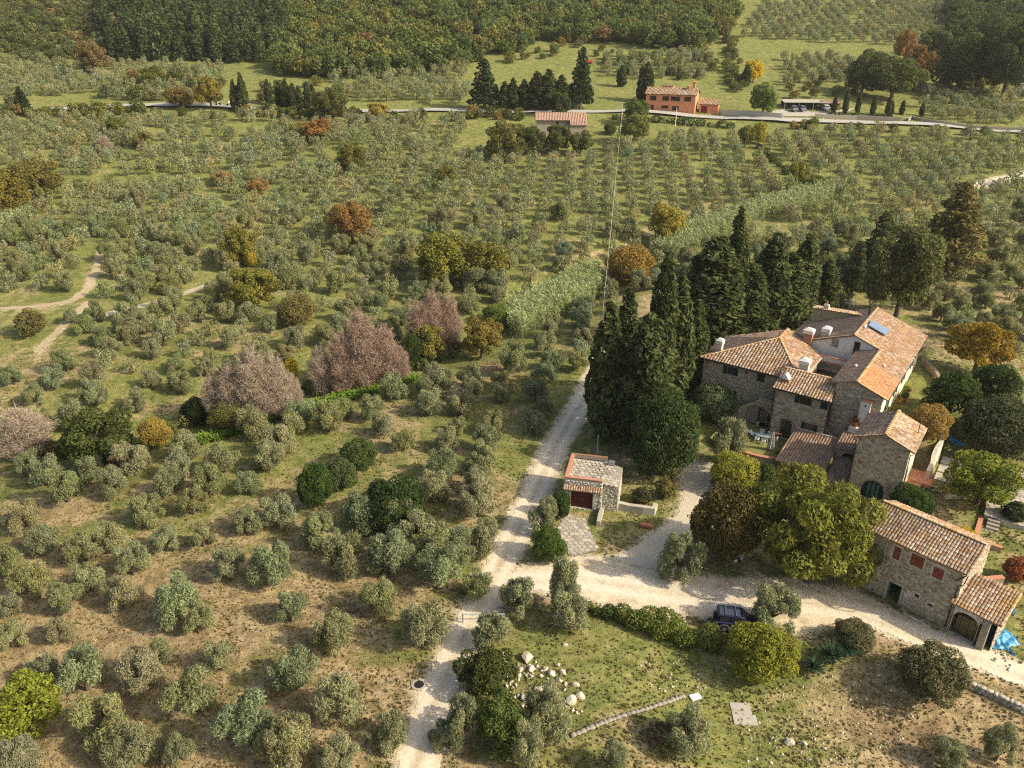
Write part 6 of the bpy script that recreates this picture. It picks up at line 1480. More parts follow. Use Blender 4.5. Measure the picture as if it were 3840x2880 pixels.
mass('oak_wood', low_br, [(x, y, z, s_ * 0.115, t * 0.115) for x, y, z, s_, t in wood_places([(590, -60), (1600, -60), (1580, 75), (1510, 112), (1420, 108), (1290, 92), (1180, 92), (1130, 112), (1000, 148), (900, 168), (600, 168)], 5.0, 31, 5.0, 12)], 'leaf_any', 'mixed oak wood in green and autumn tints on the far hill', oakcol)
mass('oak_wood', low_br, [(x, y, z, s_ * 0.115, t * 0.115) for x, y, z, s_, t in wood_places([(2050, -60), (2300, -60), (2300, 160), (2120, 190), (2040, 140)], 6.0, 32, 8, 12)], 'leaf_any', 'dark oak wood at the upper right corner of the hill', lambda g, x, y: np.array((0.075, 0.092, 0.03)) * g.normal(1, 0.15))
mass('fir_wood', low_con, [(x, y, z, s_ * 0.145, t * 0.115 * (0.75 + 0.5 * ((x * 7.3 + y * 3.1) % 1))) for x, y, z, s_, t in wood_places([(225, -60), (640, -60), (610, 125), (560, 138), (420, 135), (230, 132)], 4.6, 33, 9.5, 13.0)], 'leaf_any', 'dark fir wood on the upper left hill', lambda g, x, y: np.array((0.070, 0.090, 0.036)) * g.normal(1, 0.18) if g.random() > 0.008 else np.array((0.26, 0.17, 0.11)))
mass('scrub_wood', low_br, [(x, y, z, s_ * 0.1, t * 0.09) for x, y, z, s_, t in wood_places([(-80, -60), (225, -60), (240, 120), (200, 140), (-80, 125)], 6.2, 34, 5, 9)], 'leaf_any', 'open autumn scrub and oaks at the upper left corner', lambda g, x, y: np.array([(0.10, 0.115, 0.04), (0.15, 0.15, 0.055), (0.13, 0.14, 0.07), (0.22, 0.15, 0.07)][g.choice(4, p=[.4, .3, .22, .08])]) * g.normal(1, 0.12))
edge = wood_places([(230, 175), (480, 175), (480, 225), (230, 225)], 8.5, 35, 4, 7) + wood_places([(560, 185), (740, 185), (740, 225), (560, 225)], 8, 36, 3, 5.5) + wood_places([(0, 225), (480, 232), (480, 258), (0, 262)], 7, 37, 3.5, 6.5) + wood_places([(930, 108), (1270, 60), (1300, 90), (1170, 130), (1010, 150)], 8, 38, 3, 5.5) + wood_places([(1280, 110), (1560, 115), (1560, 160), (1480, 175), (1290, 160)], 8, 39, 2.5, 5) + wood_places([(1560, 85), (1590, 85), (1610, 200), (1570, 200)], 4.5, 40, 2.5, 5) + wood_places([(1690, 160), (1860, 150), (1860, 215), (1700, 215)], 9, 41, 2.5, 5) + wood_places([(740, 250), (1010, 246), (1010, 262), (740, 268)], 5.5, 42, 3, 5) + wood_places([(1580, 262), (2215, 292), (2215, 306), (1580, 276)], 5.5, 43, 2.2, 4.2) + wood_places([(1990, 130), (2130, 150), (2215, 190), (2000, 205)], 8, 44, 3, 6)
hid = [(-60, 335), (505, 762), (1005, 1130), (1700, 1775)]
for (p_, t_) in along(FAR_ROAD, 0, 9999, 3.2):
    for off, hh_ in ((-6.0, 5.2), (-9.5, 4.2)):
        n_ = Vector((-t_.y, t_.x, 0)); q_ = p_ + n_ * off; k_ = proj(q_.x, q_.y, zt(q_.x, q_.y))[0] / OVK
        if any(a_ < k_ < b_ for a_, b_ in hid) and random.random() < 0.75: s_ = hh_ * random.uniform(.6, 1.1); edge.append((q_.x + random.uniform(-1, 1), q_.y + random.uniform(-1, 1), zt(q_.x, q_.y) - .3, s_, s_))
mass('hedgerow_scrub', low_br, [(x, y, z, s_ * 0.12, t * 0.11) for x, y, z, s_, t in edge], 'leaf_any', 'scrub and hedges along the far road and wood edges', lambda g, x, y: np.array([(0.10, 0.115, 0.035), (0.165, 0.155, 0.042), (0.21, 0.15, 0.05), (0.13, 0.14, 0.065)][g.choice(4, p=[.45, .27, .1, .18])]) * g.normal(1, 0.12))

belt = []
for (p_, t_) in along(ovl([(60, 985), (250, 1000), (420, 930), (560, 905), (680, 862), (800, 838), (900, 795), (1000, 762), (1090, 725)]), 0, 999, 1.7):
    s_ = random.uniform(1.2, 3.2); belt.append((p_.x + random.uniform(-2.5, 2.5), p_.y + random.uniform(-1, 3.5), zt(p_.x, p_.y) - .2, s_, s_))
mass('stream_scrub', low_br, [(x, y, z, s_ * 0.13, t * 0.13) for x, y, z, s_, t in belt], 'leaf_any', 'low scrub filling the stream line between the leafless trees', lambda g, x, y: np.array([(0.09, 0.11, 0.034), (0.16, 0.15, 0.045), (0.20, 0.145, 0.06)][g.choice(3, p=[.5, .3, .2])]) * g.normal(1, 0.14))
# ---- reed beds
def reeds(name, poly, n, label, h=(2.4, 3.8), seed=1, col=(0.33, 0.36, 0.17)):
    g = np.random.default_rng(seed); P = ovl(poly); x0, x1, y0, y1 = bb(P, 0); pts = []
    while len(pts) < n:
        x, y = g.uniform(x0, x1, 4 * n), g.uniform(y0, y1, 4 * n); ok = inside(P, x, y); pts += list(zip(x[ok], y[ok]))
    pts = np.array(pts[:n]); Z = terr(pts[:, 0], pts[:, 1]); H = g.uniform(*h, n); VV = []; TT = []
    for k in range(7):
        t = g.uniform(0.3, 1.0, n); a = g.uniform(0, 6.28, n); L = g.uniform(0.5, 1.0, n); B0 = np.stack([pts[:, 0], pts[:, 1], Z + H * t], 1)
        D = np.stack([np.cos(a) * 0.75, np.sin(a) * 0.75, g.uniform(0.1, 1.0, n)], 1) * L[:, None]; S = np.stack([-np.sin(a), np.cos(a), 0 * a], 1) * 0.09
        VV.append(np.stack([B0, B0 + D * .45 + S, B0 + D - np.array([0, 0, .2]), B0 + D * .45 - S], 1).reshape(-1, 3)); b = np.clip(g.normal(1, .2, n), .5, 1.6)
        TT.append(np.repeat(b[:, None] * np.array(col)[None] * np.stack([1 + g.normal(0, .1, n), np.ones(n), np.ones(n)], 1), 4, 0))
    S = np.tile([0.03, 0, 0], (n, 1)); B0 = np.stack([pts[:, 0], pts[:, 1], Z - 0.2], 1); T0 = B0 + np.stack([g.normal(0, .25, n), g.normal(0, .25, n), H + .2], 1)
    VV.append(np.stack([B0 - S, B0 + S, T0 + S * .3, T0 - S * .3], 1).reshape(-1, 3)); TT.append(np.tile(np.array(col) * 0.8, (4 * n, 1)))
    V = np.concatenate(VV); o = mobj(name, raw_mesh(name, V, np.arange(len(V)).reshape(-1, 4), 'leaf_any', tint=np.concatenate(TT))); tag(o, label, 'reeds', kind='stuff')
reeds('reed_bed', [(1100, 725), (1095, 675), (1190, 640), (1230, 600), (1290, 590), (1300, 640), (1240, 680), (1180, 700), (1130, 735)], 2300, 'pale green giant reeds in a bed left of the cypresses', (2.6, 4.4), 1)
reeds('reed_bed', [(1400, 555), (1420, 530), (1500, 500), (1560, 485), (1590, 470), (1660, 450), (1750, 425), (1800, 410), (1800, 440), (1700, 470), (1640, 478), (1560, 520), (1460, 562)], 3000, 'long pale reed bed behind the tall cypress tops', (2.6, 4.4), 2)
reeds('reed_bed', [(0, 480), (60, 455), (85, 460), (70, 480), (0, 510)], 600, 'reed patch at the left edge below the rusty clump', (2, 3.2), 3)
reeds('stream_weeds', [(380, 962), (480, 935), (560, 905), (660, 880), (760, 850), (900, 815), (900, 826), (780, 862), (660, 894), (560, 922), (480, 952), (385, 975)], 1500, 'bright green weeds along the stream bank', (0.3, 0.8), 4, (0.14, 0.21, 0.035))
# ---- leafy vine hedge along the lawn
def hedge(name, line, label, h, w, seed, col, n, step=0.55, L=0.2, Wd=0.13):
    P = [Vector((*p, 0)) for p in ovl(line)]; lob = []; r = random.Random(seed); o0 = P[0]; z0 = zt(o0.x, o0.y)
    for a, b in zip(P[:-1], P[1:]):
        k = max(1, int((b - a).length / step))
        for i in range(k):
            p = a.lerp(b, i / k); q = r.uniform(0.55, 1.3); lob.append((p.x - o0.x + r.uniform(-.45, .45), p.y - o0.y + r.uniform(-.45, .45), zt(p.x, p.y) - z0 + h * 0.45 * q, w * q, w * q, h * 0.55 * q))
    e = empty(name, (o0.x, o0.y, z0), 0, label, 'hedge'); m = mobj('leaves', foliage('leaves', lob, n, L, Wd, 'leaf_any', seed, nb=0.6, tv=0.22, lobv=0.16), e); m.color = (*col, 1)
    st = MB()
    for i in range(0, len(lob), 2): q = lob[i]; st.tube([(q[0], q[1], q[2] - h * 0.5), (q[0], q[1], q[2])], 0.04, 4)
    tag(st.build('stems', 'bark', e), kind='stuff'); return e
hedge('vine_hedge', [(1345, 1345), (1400, 1360), (1440, 1372), (1480, 1385), (1520, 1395), (1560, 1405)], 'straggling vine hedge between the boulder lawn and the car', 1.9, 1.0, 61, (0.13, 0.15, 0.034), 9000)
hedge('low_hedge', [(1255, 1322), (1290, 1325), (1335, 1330)], 'short dark green hedge at the lawn edge below the driveway', 0.95, 0.6, 62, (0.075, 0.10, 0.03), 2200)
hedge('grove_hedge', [(1640, 320), (1680, 358), (1705, 385)], 'dark hedge line crossing the right grove below the far road', 1.6, 0.9, 63, (0.08, 0.095, 0.03), 1500, 1.5, 0.5, 0.3)
hedge('wall_hedge', [(1790, 252), (1850, 254), (1945, 258)], 'clipped hedge on the wall beside the far road', 1.5, 0.9, 64, (0.06, 0.08, 0.026), 1600, 1.6, 0.5, 0.3)
hedge('roadside_hedge', [(1330, 258), (1400, 262), (1500, 272), (1560, 276), (1600, 280)], 'dark hedge bank below the pink house and road', 2.0, 1.4, 65, (0.06, 0.08, 0.026), 2400, 2.0, 0.6, 0.35)
# ---- yuccas
def yucca(px_, py_, s, label, seed):
    b = ov(px_, py_); g = np.random.default_rng(seed); n = 170; a = g.uniform(0, 6.28, n); el = g.uniform(0.05, 1.45, n); L = g.uniform(0.55, 0.85, n) * s
    D = np.stack([np.cos(a) * np.cos(el), np.sin(a) * np.cos(el), np.sin(el)], 1) * L[:, None]; S = np.stack([-np.sin(a), np.cos(a), 0 * a], 1) * 0.035 * s; O = np.tile([0, 0, 0.35 * s], (n, 1))
    V = np.stack([O, O + D * .4 + S, O + D, O + D * .4 - S], 1).reshape(-1, 3); t = np.repeat(np.clip(g.normal(1, .15, n), .6, 1.4), 4)[:, None] * np.array([[0.06, 0.10, 0.055]])
    e = empty('yucca_plant', b, 0, label, 'plant', 'yuccas on the bank'); mobj('leaves', raw_mesh('leaves', V, np.arange(4 * n).reshape(-1, 4), 'leaf_any', tint=t), e)
    m = MB(); m.tube([(0, 0, -.2), (0, 0, .4 * s)], .09 * s, 7); m.build('stem', 'bark', e); return e
yucca(1757, 1452, 1.5, 'smallest yucca, nearest the golden dome bush', 1); yucca(1796, 1432, 2.0, 'large spiky yucca in the middle of the three on the bank', 2); yucca(1830, 1418, 1.9, 'spiky yucca at the right of the three on the bank', 3)
# ---- grass tufts on the near ground
def tufts(n, seed, ymax, label):
    g = np.random.default_rng(seed); Y = 34 + (ymax - 34) * g.random(n) ** 1.3; X = g.uniform(-0.75, 0.75, n) * (Y + 22); ok = (roads_sd(X, Y) > 0.15)
    u, v = w2h(X, Y); ok &= ~((u > -12) & (u < 17) & (v > -7) & (v < 27)); bu = np.stack([X - BX, Y - BY]); c, s_ = math.cos(BR), math.sin(BR); bs = c * bu[0] + s_ * bu[1]; bd = -s_ * bu[0] + c * bu[1]; ok &= ~((bs > -2) & (bs < 12.5) & (bd > -0.2) & (bd < 6))
    ok &= ~((X > 5.5) & (X < 12.5) & (Y > 71.5) & (Y < 79.5)) & ~inside(APR, X, Y); X, Y = X[ok], Y[ok]; n = len(X); Z = terr(X, Y)
    dens = 0.5 + 0.5 * wob(X, Y, 0.35); VV = []; TT = []; H = g.uniform(0.05, 0.2, n) * (0.5 + 0.6 * dens)
    green = np.clip(0.45 + 0.55 * wob(X, Y, 0.12) + g.normal(0, .25, n) - 0.45 * sstep(0, -20, X) * sstep(75, 50, Y), 0, 1)[:, None]
    colr = (1 - green) * np.array([[0.30, 0.235, 0.115]]) + green * np.array([[0.165, 0.175, 0.052]])
    for k in range(3):
        a = g.uniform(0, 3.14, n); q = np.stack([np.cos(a), np.sin(a), 0 * a], 1) * (H * g.uniform(.5, 1.0, n))[:, None]; B0 = np.stack([X, Y, Z - 0.02], 1); tp = np.stack([g.normal(0, .3, n) * H, g.normal(0, .3, n) * H, H], 1)
        VV.append(np.stack([B0 - q * .6, B0 + q * .6, B0 + q + tp, B0 - q + tp], 1).reshape(-1, 3)); TT.append(np.repeat(colr * np.clip(g.normal(1, .15, (n, 1)), .6, 1.5), 4, 0))
    V = np.concatenate(VV); tag(mobj('grass', raw_mesh('grass', V, np.arange(len(V)).reshape(-1, 4), 'leaf_any', tint=np.concatenate(TT))), label, 'grass', kind='stuff')
tufts(90000, 71, 125, 'tufts of dry and green grass over the near slopes')
# ================================================================== TERRACE, GARDEN WORKS, PROPS
surf('lawn', [(0.15, 0.165, 0.045), (0.22, 0.22, 0.065), (0.28, 0.24, 0.10)], 1.4, 0.97, bump=0.5, bscale=14)
def hw(u, v, z): x, y = h2w(u, v); return Vector((x, y, z))
# terrace lawn in front of the house, with its curved wall
TP = [(-6.6, 3.5), (-0.76, 3.5), (-0.76, 0.55), (2.55, 0.55), (2.55, -4.3), (2.1, -5.1), (1.4, -5.5), (0.2, -5.75), (-1.2, -5.85), (-2.8, -5.95), (-4.4, -5.6), (-6.6, -4.6)]
m = MB(); m.prism(TP[::-1], -1.0, 0.9); o = m.build('terrace', 'lawn'); o.location = (HX, HY, 0); o.rotation_euler = (0, 0, HU); tag(o, 'small terrace lawn in front of the farmhouse door', kind='structure')
wl_ = [h2w(u, v) for u, v in [(2.5, -4.45), (2.1, -5.2), (1.4, -5.6), (0.2, -5.86), (-1.2, -5.98), (-2.8, -6.05), (-4.4, -5.7)]]
rt = empty('terrace_wall', (*wl_[0], 0), 0, 'curved stone retaining wall with pink brick coping around the terrace lawn', 'wall')
def loft_line(parent, name, line, w, z0, z1, mat):
    o0 = parent.location; V = []; F = []; P = [Vector((*p, 0)) for p in line]
    for i, p in enumerate(P):
        t = (P[min(i + 1, len(P) - 1)] - P[max(i - 1, 0)]).normalized(); q = Vector((-t.y, t.x, 0))
        for s_, z in ((-1, z0), (1, z0), (1, z1), (-1, z1)): r = p + q * (s_ * w / 2); V.append((r.x - o0.x, r.y - o0.y, z - o0.z))
    for i in range(len(P) - 1):
        for k in range(4): a = i * 4 + k; b = i * 4 + (k + 1) % 4; F.append([a, b, b + 4, a + 4])
    F.append([3, 2, 1, 0]); e = (len(P) - 1) * 4; F.append([e, e + 1, e + 2, e + 3]); return mobj(name, raw_mesh(name, V, F, mat), parent)
loft_line(rt, 'wall_body', wl_, 0.4, -1.0, 1.15, 'stone'); loft_line(rt, 'coping', wl_, 0.52, 1.153, 1.25, 'brick_coping')
# table and chairs
def on_house(name, u, v, z, rz, label, cat, group=None): return empty(name, hw(u, v, z), HU + rz, label, cat, group)
t = on_house('garden_table', -0.95, -1.35, 0.9, R(4), 'pale blue oval garden table on the terrace lawn', 'table')
m = MB(); n = 20; pts = [(1.05 * math.cos(2 * math.pi * i / n), 0.48 * math.sin(2 * math.pi * i / n)) for i in range(n)]; m.prism(pts, 0.70, 0.74); m.build('tabletop', 'table_blue', t)
for sx in (-0.7, 0.7):
    for sy in (-0.28, 0.28): m = MB(); m.tube([(sx * 1.05, sy * 1.1, 0), (sx, sy, 0.7)], 0.03, 6); m.build('leg', 'white_paint', t)
def chair(u, v, rz, label):
    c = on_house('garden_chair', u, v, 0.9, rz, label, 'chair', 'white chairs round the garden table')
    m = MB(); m.box((-0.24, -0.23, 0.42), (0.24, 0.23, 0.46)); m.build('seat', 'white_paint', c)
    for k in range(5): m = MB(); m.box((-0.22 + k * 0.095, 0.22, 0.5), (-0.16 + k * 0.095, 0.25, 0.84)); m.build('back_slat', 'white_paint', c)
    m = MB(); m.box((-0.25, 0.215, 0.84), (0.25, 0.255, 0.92)); m.build('top_rail', 'white_paint', c)
    for sx in (-0.22, 0.22):
        for sy in (-0.2, 0.21): m = MB(); m.tube([(sx, sy, 0), (sx * 0.95, sy, 0.42 if sy < 0 else 0.88)], 0.022, 5); m.build('leg', 'white_paint', c)
        m = MB(); m.box((sx * 1.1 - 0.025, -0.2, 0.62), (sx * 1.1 + 0.025, 0.23, 0.65)); m.build('armrest', 'white_paint', c)
chair(-1.35, -0.45, 0.1, 'white garden chair behind the oval table, left of its pair'); chair(-0.45, -0.5, -0.1, 'white garden chair behind the oval table, right of its pair')
chair(-1.35, -2.2, math.pi, 'white garden chair in front of the oval table, left of its pair'); chair(-0.5, -2.25, math.pi + .1, 'white garden chair in front of the oval table, right of its pair')
chair(0.62, -1.15, -math.pi / 2, 'white garden chair at the right end of the oval table'); chair(-2.25, -1.3, math.pi / 2, 'white garden chair at the left end of the oval table')
l = on_house('sun_lounger', -2.9, -0.6, 0.9, R(-20), 'white reclining sun lounger left of the oval table', 'lounger')
m = MB(); m.box((-0.5, -0.3, 0.28), (0.9, 0.3, 0.33)); m.build('seat', 'white_paint', l); m = MB(); m.add([(-0.5, -0.3, 0.3), (-0.5, 0.3, 0.3), (-1.1, 0.3, 0.85), (-1.1, -0.3, 0.85), (-0.53, -0.3, 0.26), (-0.53, 0.3, 0.26), (-1.13, 0.3, 0.81), (-1.13, -0.3, 0.81)], [[0, 1, 2, 3], [7, 6, 5, 4], [0, 3, 7, 4], [1, 5, 6, 2], [2, 6, 7, 3]]); m.build('backrest', 'white_paint', l)
for sx in (-0.4, 0.75):
    for sy in (-0.25, 0.25): m = MB(); m.tube([(sx, sy, 0), (sx, sy, 0.28)], 0.025, 5); m.build('leg', 'white_paint', l)
p = on_house('garden_parasol', 1.75, -3.1, 0.9, 0, 'folded cream parasol hanging from a brown cantilever post on the terrace', 'parasol')
m = MB(); m.tube([(0, 0, 0), (0.05, 0, 2.55)], 0.045, 8); m.build('post', 'metal_rust', p); m = MB(); m.tube([(0.05, 0, 2.5), (-1.1, -0.1, 2.5)], 0.05, 6); m.build('arm', 'brick_coping', p)
m = MB(); k0 = 16; prof = [(0.06, 2.45), (0.14, 2.3), (0.2, 1.9), (0.24, 1.3), (0.3, 0.7), (0.33, 0.25), (0.26, 0.2)]
for r_, z in prof:
    for j in range(k0): a = 2 * math.pi * j / k0; q = r_ * (1 + 0.28 * (-1) ** j); m.v.append((-0.95 + q * math.cos(a), -0.1 + q * math.sin(a), z))
for i in range(len(prof) - 1):
    for j in range(k0): a = i * k0 + j; b = i * k0 + (j + 1) % k0; m.f.append([a, b, b + k0, a + k0])
m.build('folded_canopy', 'cloth_cream', p)
l = on_house('garden_lantern', -2.75, 2.05, 0.9, 0, 'white lantern on the ledge under the stair arch', 'lantern')
m = MB(); m.box((-0.14, -0.14, 0), (0.14, 0.14, 0.06)); m.build('base', 'white_paint', l)
for sx in (-.12, .12):
    for sy in (-.12, .12): m = MB(); m.box((sx - .02, sy - .02, .062), (sx + .02, sy + .02, .45)); m.build('bar', 'white_paint', l)
m = MB(); m.box((-.16, -.16, .452), (.16, .16, .62), taper=.3); m.build('cap', 'white_paint', l)
def pot(loc, s, label, plant=(0.1, 0.14, 0.04), grp=None):
    e = empty('plant_pot', loc, 0, label, 'plant pot', grp); m = MB(); m.lathe([(0.16 * s, 0), (0.24 * s, 0.36 * s), (0.28 * s, 0.38 * s), (0.28 * s, 0.44 * s), (0.2 * s, 0.44 * s)], n=12); m.build('pot', 'terracotta', e)
    if plant:
        c = mobj('plant', BUSH_C[0], e); c.location = (0, 0, 0.4 * s); c.scale = (0.32 * s, 0.32 * s, 0.35 * s); c.color = (*plant, 1)
    return e
pot(hw(-0.55, 1.0, 0.9), 1.3, 'large terracotta pot under the stair arch', None); pot(hw(2.0, -4.4, 0.9), 1.2, 'terracotta bowl of green plants at the terrace corner'); pot(hw(-3.2, -5.5, 0.9), 1.0, 'terracotta pot on the terrace coping at its left end')
pot(hw(8.85, 1.9, 4.55), 1.5, 'pot of red-orange flowers on the low white stack', (0.36, 0.13, 0.05))
for i, (u, v) in enumerate([(12.1, 9.0), (12.0, 11.0), (12.2, 13.4), (12.1, 15.2)]): pot(hw(u, v, zt(*h2w(u, v))), 1.7, ['potted shrub by the cream wall, nearest the tower', 'second potted shrub along the cream garden wall', 'third potted shrub along the cream garden wall', 'farthest potted shrub along the cream garden wall'][i], [(0.16, 0.17, 0.04), (0.3, 0.2, 0.06), (0.13, 0.16, 0.04), (0.22, 0.22, 0.05)][i], 'potted shrubs along the cream garden wall')
# climbing plant on the cream wall
e = on_house('climbing_plant', 11.6, 5.2, 3.0, 0, 'green climber on the cream wall corner behind the tower', 'plant'); c = mobj('leaves', BUSH_C[2], e); c.scale = (0.5, 1.2, 2.4); c.color = (0.085, 0.12, 0.03, 1)
# garden wall and things right of the tower
gw = empty('white_garden_wall', hw(17.9, -1.0, 0), HU, 'thick old white plastered wall beside the tower', 'wall')
m = MB(); n = 12
for i in range(n + 1):
    v = 0.0 + 9.0 * i / n; zt1 = 3.0 + 0.25 * math.sin(i * 1.1) + 0.9 * min(1, v / 7); x = 0.12 * math.sin(i * 0.9)
    m.v += [(x - 0.28, v, -0.6), (x + 0.28, v, -0.6), (x + 0.22, v, zt1), (x - 0.22, v, zt1)]
for i in range(n):
    for k in range(4): a = i * 4 + k; b = i * 4 + (k + 1) % 4; m.f.append([a, b, b + 4, a + 4])
m.f += [[3, 2, 1, 0], [n * 4, n * 4 + 1, n * 4 + 2, n * 4 + 3]]; m.build('wall_body', 'plaster_old', gw)
rp = empty('concrete_ramp', hw(18.5, 1.4, 0), HU, 'pale concrete ramp below the garden gate', 'ramp')
for k in range(3): m = MB(); z = 0.92 + 0.16 * k; m.box((0, k * 1.9, -0.4), (3.2 - 0.3 * k, k * 1.9 + 1.88, z)); m.build('slab', 'concrete', rp)
g_ = empty('garden_gate', hw(18.3, 7.0, 1.0), HU, 'dark iron garden gate with a blue sheet behind it', 'gate')
for x in (0, 2.3): m = MB(); m.tube([(x, 0, -0.2), (x, 0, 2.4)], 0.06, 6); m.build('post', 'metal_rust', g_)
for k in range(9): m = MB(); m.tube([(0.2 + k * 0.24, 0, 0.1), (0.2 + k * 0.24, 0, 1.25 - 0.25 * math.sin(math.pi * k / 8))], 0.018, 4); m.build('bar', 'metal_dark', g_)
for z in (0.15, 0.95): m = MB(); m.tube([(0.05, 0, z), (2.25, 0, z)], 0.025, 4); m.build('rail', 'metal_dark', g_)
hm = empty('blue_sheet', hw(18.6, 8.6, 2.9), HU, 'blue sheet sagging above the garden gate', 'sheet'); m = MB(); n = 8
for i in range(n + 1):
    for j in range(4): x = 2.2 * i / n; m.v.append((x, j * 0.35, -0.55 * math.sin(math.pi * i / n) + 0.04 * j))
for i in range(n):
    for j in range(3): a = i * 4 + j; m.f.append([a, a + 4, a + 5, a + 1])
ob = m.build('cloth', 'tarp_blue', hm); 
for x in (0.0, 2.2): m = MB(); m.tube([(x, 0.5, -2.2), (x, 0.5, 0.1)], 0.04, 5); m.build('pole', 'metal_grey', hm)
pt_ = [(24.0, 1.0), (24.3, -3.9), (25.1, -3.9), (26.2, -4.2), (32.0, -3.0), (32.0, 9.5), (25.6, 9.0)]
m = MB(); m.prism(pt_[::-1], -0.6, 1.25); o = m.build('stone_patio', 'concrete'); o.location = (HX, HY, 0); o.rotation_euler = (0, 0, HU); tag(o, 'pale stone patio at the right edge', kind='structure')
rnd = random.Random(12)
for i in range(12):
    for j in range(18):
        x, y = 24.5 + i * 0.62 + (j % 2) * 0.3, -3.8 + j * 0.62
        if inside(pt_, np.array([x]), np.array([y]))[0]: q = mobj('flagstone', sm[rnd.randrange(6)], o); q.location = (x, y, 1.245); q.rotation_euler = (0, 0, rnd.uniform(0, 6)); k = rnd.uniform(.64, .78); q.scale = (k, k, 1)
st = empty('garden_steps', hw(24.7, -7.6, 0), HU, 'stone steps between low walls leading up to the patio', 'steps')
for k in range(7): m = MB(); m.box((0.0, k * 0.5, -0.5), (1.15, k * 0.5 + 0.498, 0.1 + k * 0.17)); m.build('step', 'stone_trim', st)
lw = empty('brick_coped_wall', hw(23.9, -3.6, 0), HU, 'low wall with pink brick coping beside the patio steps', 'wall')
m = MB(); m.box((0, -5.2, -0.5), (0.35, 0, 0.75)); m.box((0.352, -5.2, -0.5), (2.6, -4.85, 0.75)); m.build('wall_body', 'stone', lw); m = MB(); m.box((-0.06, -5.26, 0.753), (0.41, 0.05, 0.84)); m.box((0.412, -5.26, 0.753), (2.66, -4.8, 0.84)); m.build('coping', 'brick_coping', lw)
lw2 = empty('curved_coped_wall', hw(19.2, -13.0, 0), HU, 'curved stone wall with pink coping behind the cart shed', 'wall')
ln = [h2w(u, v) for u, v in [(17.6, -14.2), (19.5, -14.9), (21.4, -15.2), (23.2, -14.9), (24.4, -13.9), (25.0, -12.2), (25.6, -9.0)]]
lw2.location = (*ln[0], 0); loft_line(lw2, 'wall_body', ln, 0.4, -0.8, 1.3, 'stone'); loft_line(lw2, 'coping', ln, 0.5, 1.303, 1.4, 'brick_coping')
gs = empty('garden_stone_wall', hw(11.6, 25.0, 0), HU, 'dark dry-stone wall across the back of the side lawn', 'wall'); ln = [h2w(u, v) for u, v in [(12.2, 27.0), (15.0, 26.0), (18.0, 24.0), (20.0, 22.0)]]; gs.location = (*ln[0], 0); loft_line(gs, 'wall_body', ln, 0.45, 2.0, 5.2, 'stone')
# wooden side stair, right
ws = empty('wooden_steps', hw(19.9, 11.5, 1.2), HU + R(6), 'weathered plank steps climbing between the shrubs at right', 'steps')
for k in range(8): m = MB(); m.box((0, k * 0.75, k * 0.3), (1.7, k * 0.75 + 0.3, k * 0.3 + 0.1)); m.build('tread', 'wood_grey', ws)
m = MB(); m.tube([(-0.1, 0, 0.5), (-0.1, 6.0, 2.9)], 0.07, 5); m.build('rail', 'wood_grey', ws)
pl = empty('planter_trough', hw(21.0, -1.6, zt(*h2w(21, -1.6))), HU + R(40), 'broken pale stone trough lying on the yard', 'trough')
m = MB(); m.box((-0.9, -0.3, 0), (0.9, 0.3, 0.35), taper=0.9); m.build('trough_body', 'rock', pl)
bl = empty('closed_garden_umbrella', hw(17.0, 9.2, zt(*h2w(17, 9.2))), 0, 'dark grey folded umbrella on the side lawn', 'umbrella'); m = MB(); m.tube([(0, 0, 0), (0, 0, 2.6)], 0.03, 6); m.build('pole', 'metal_grey', bl); m = MB(); m.lathe([(0.04, 2.6), (0.14, 2.2), (0.2, 1.4), (0.22, 0.9), (0.1, 0.85)], n=8); m.build('canopy', 'metal_dark', bl)

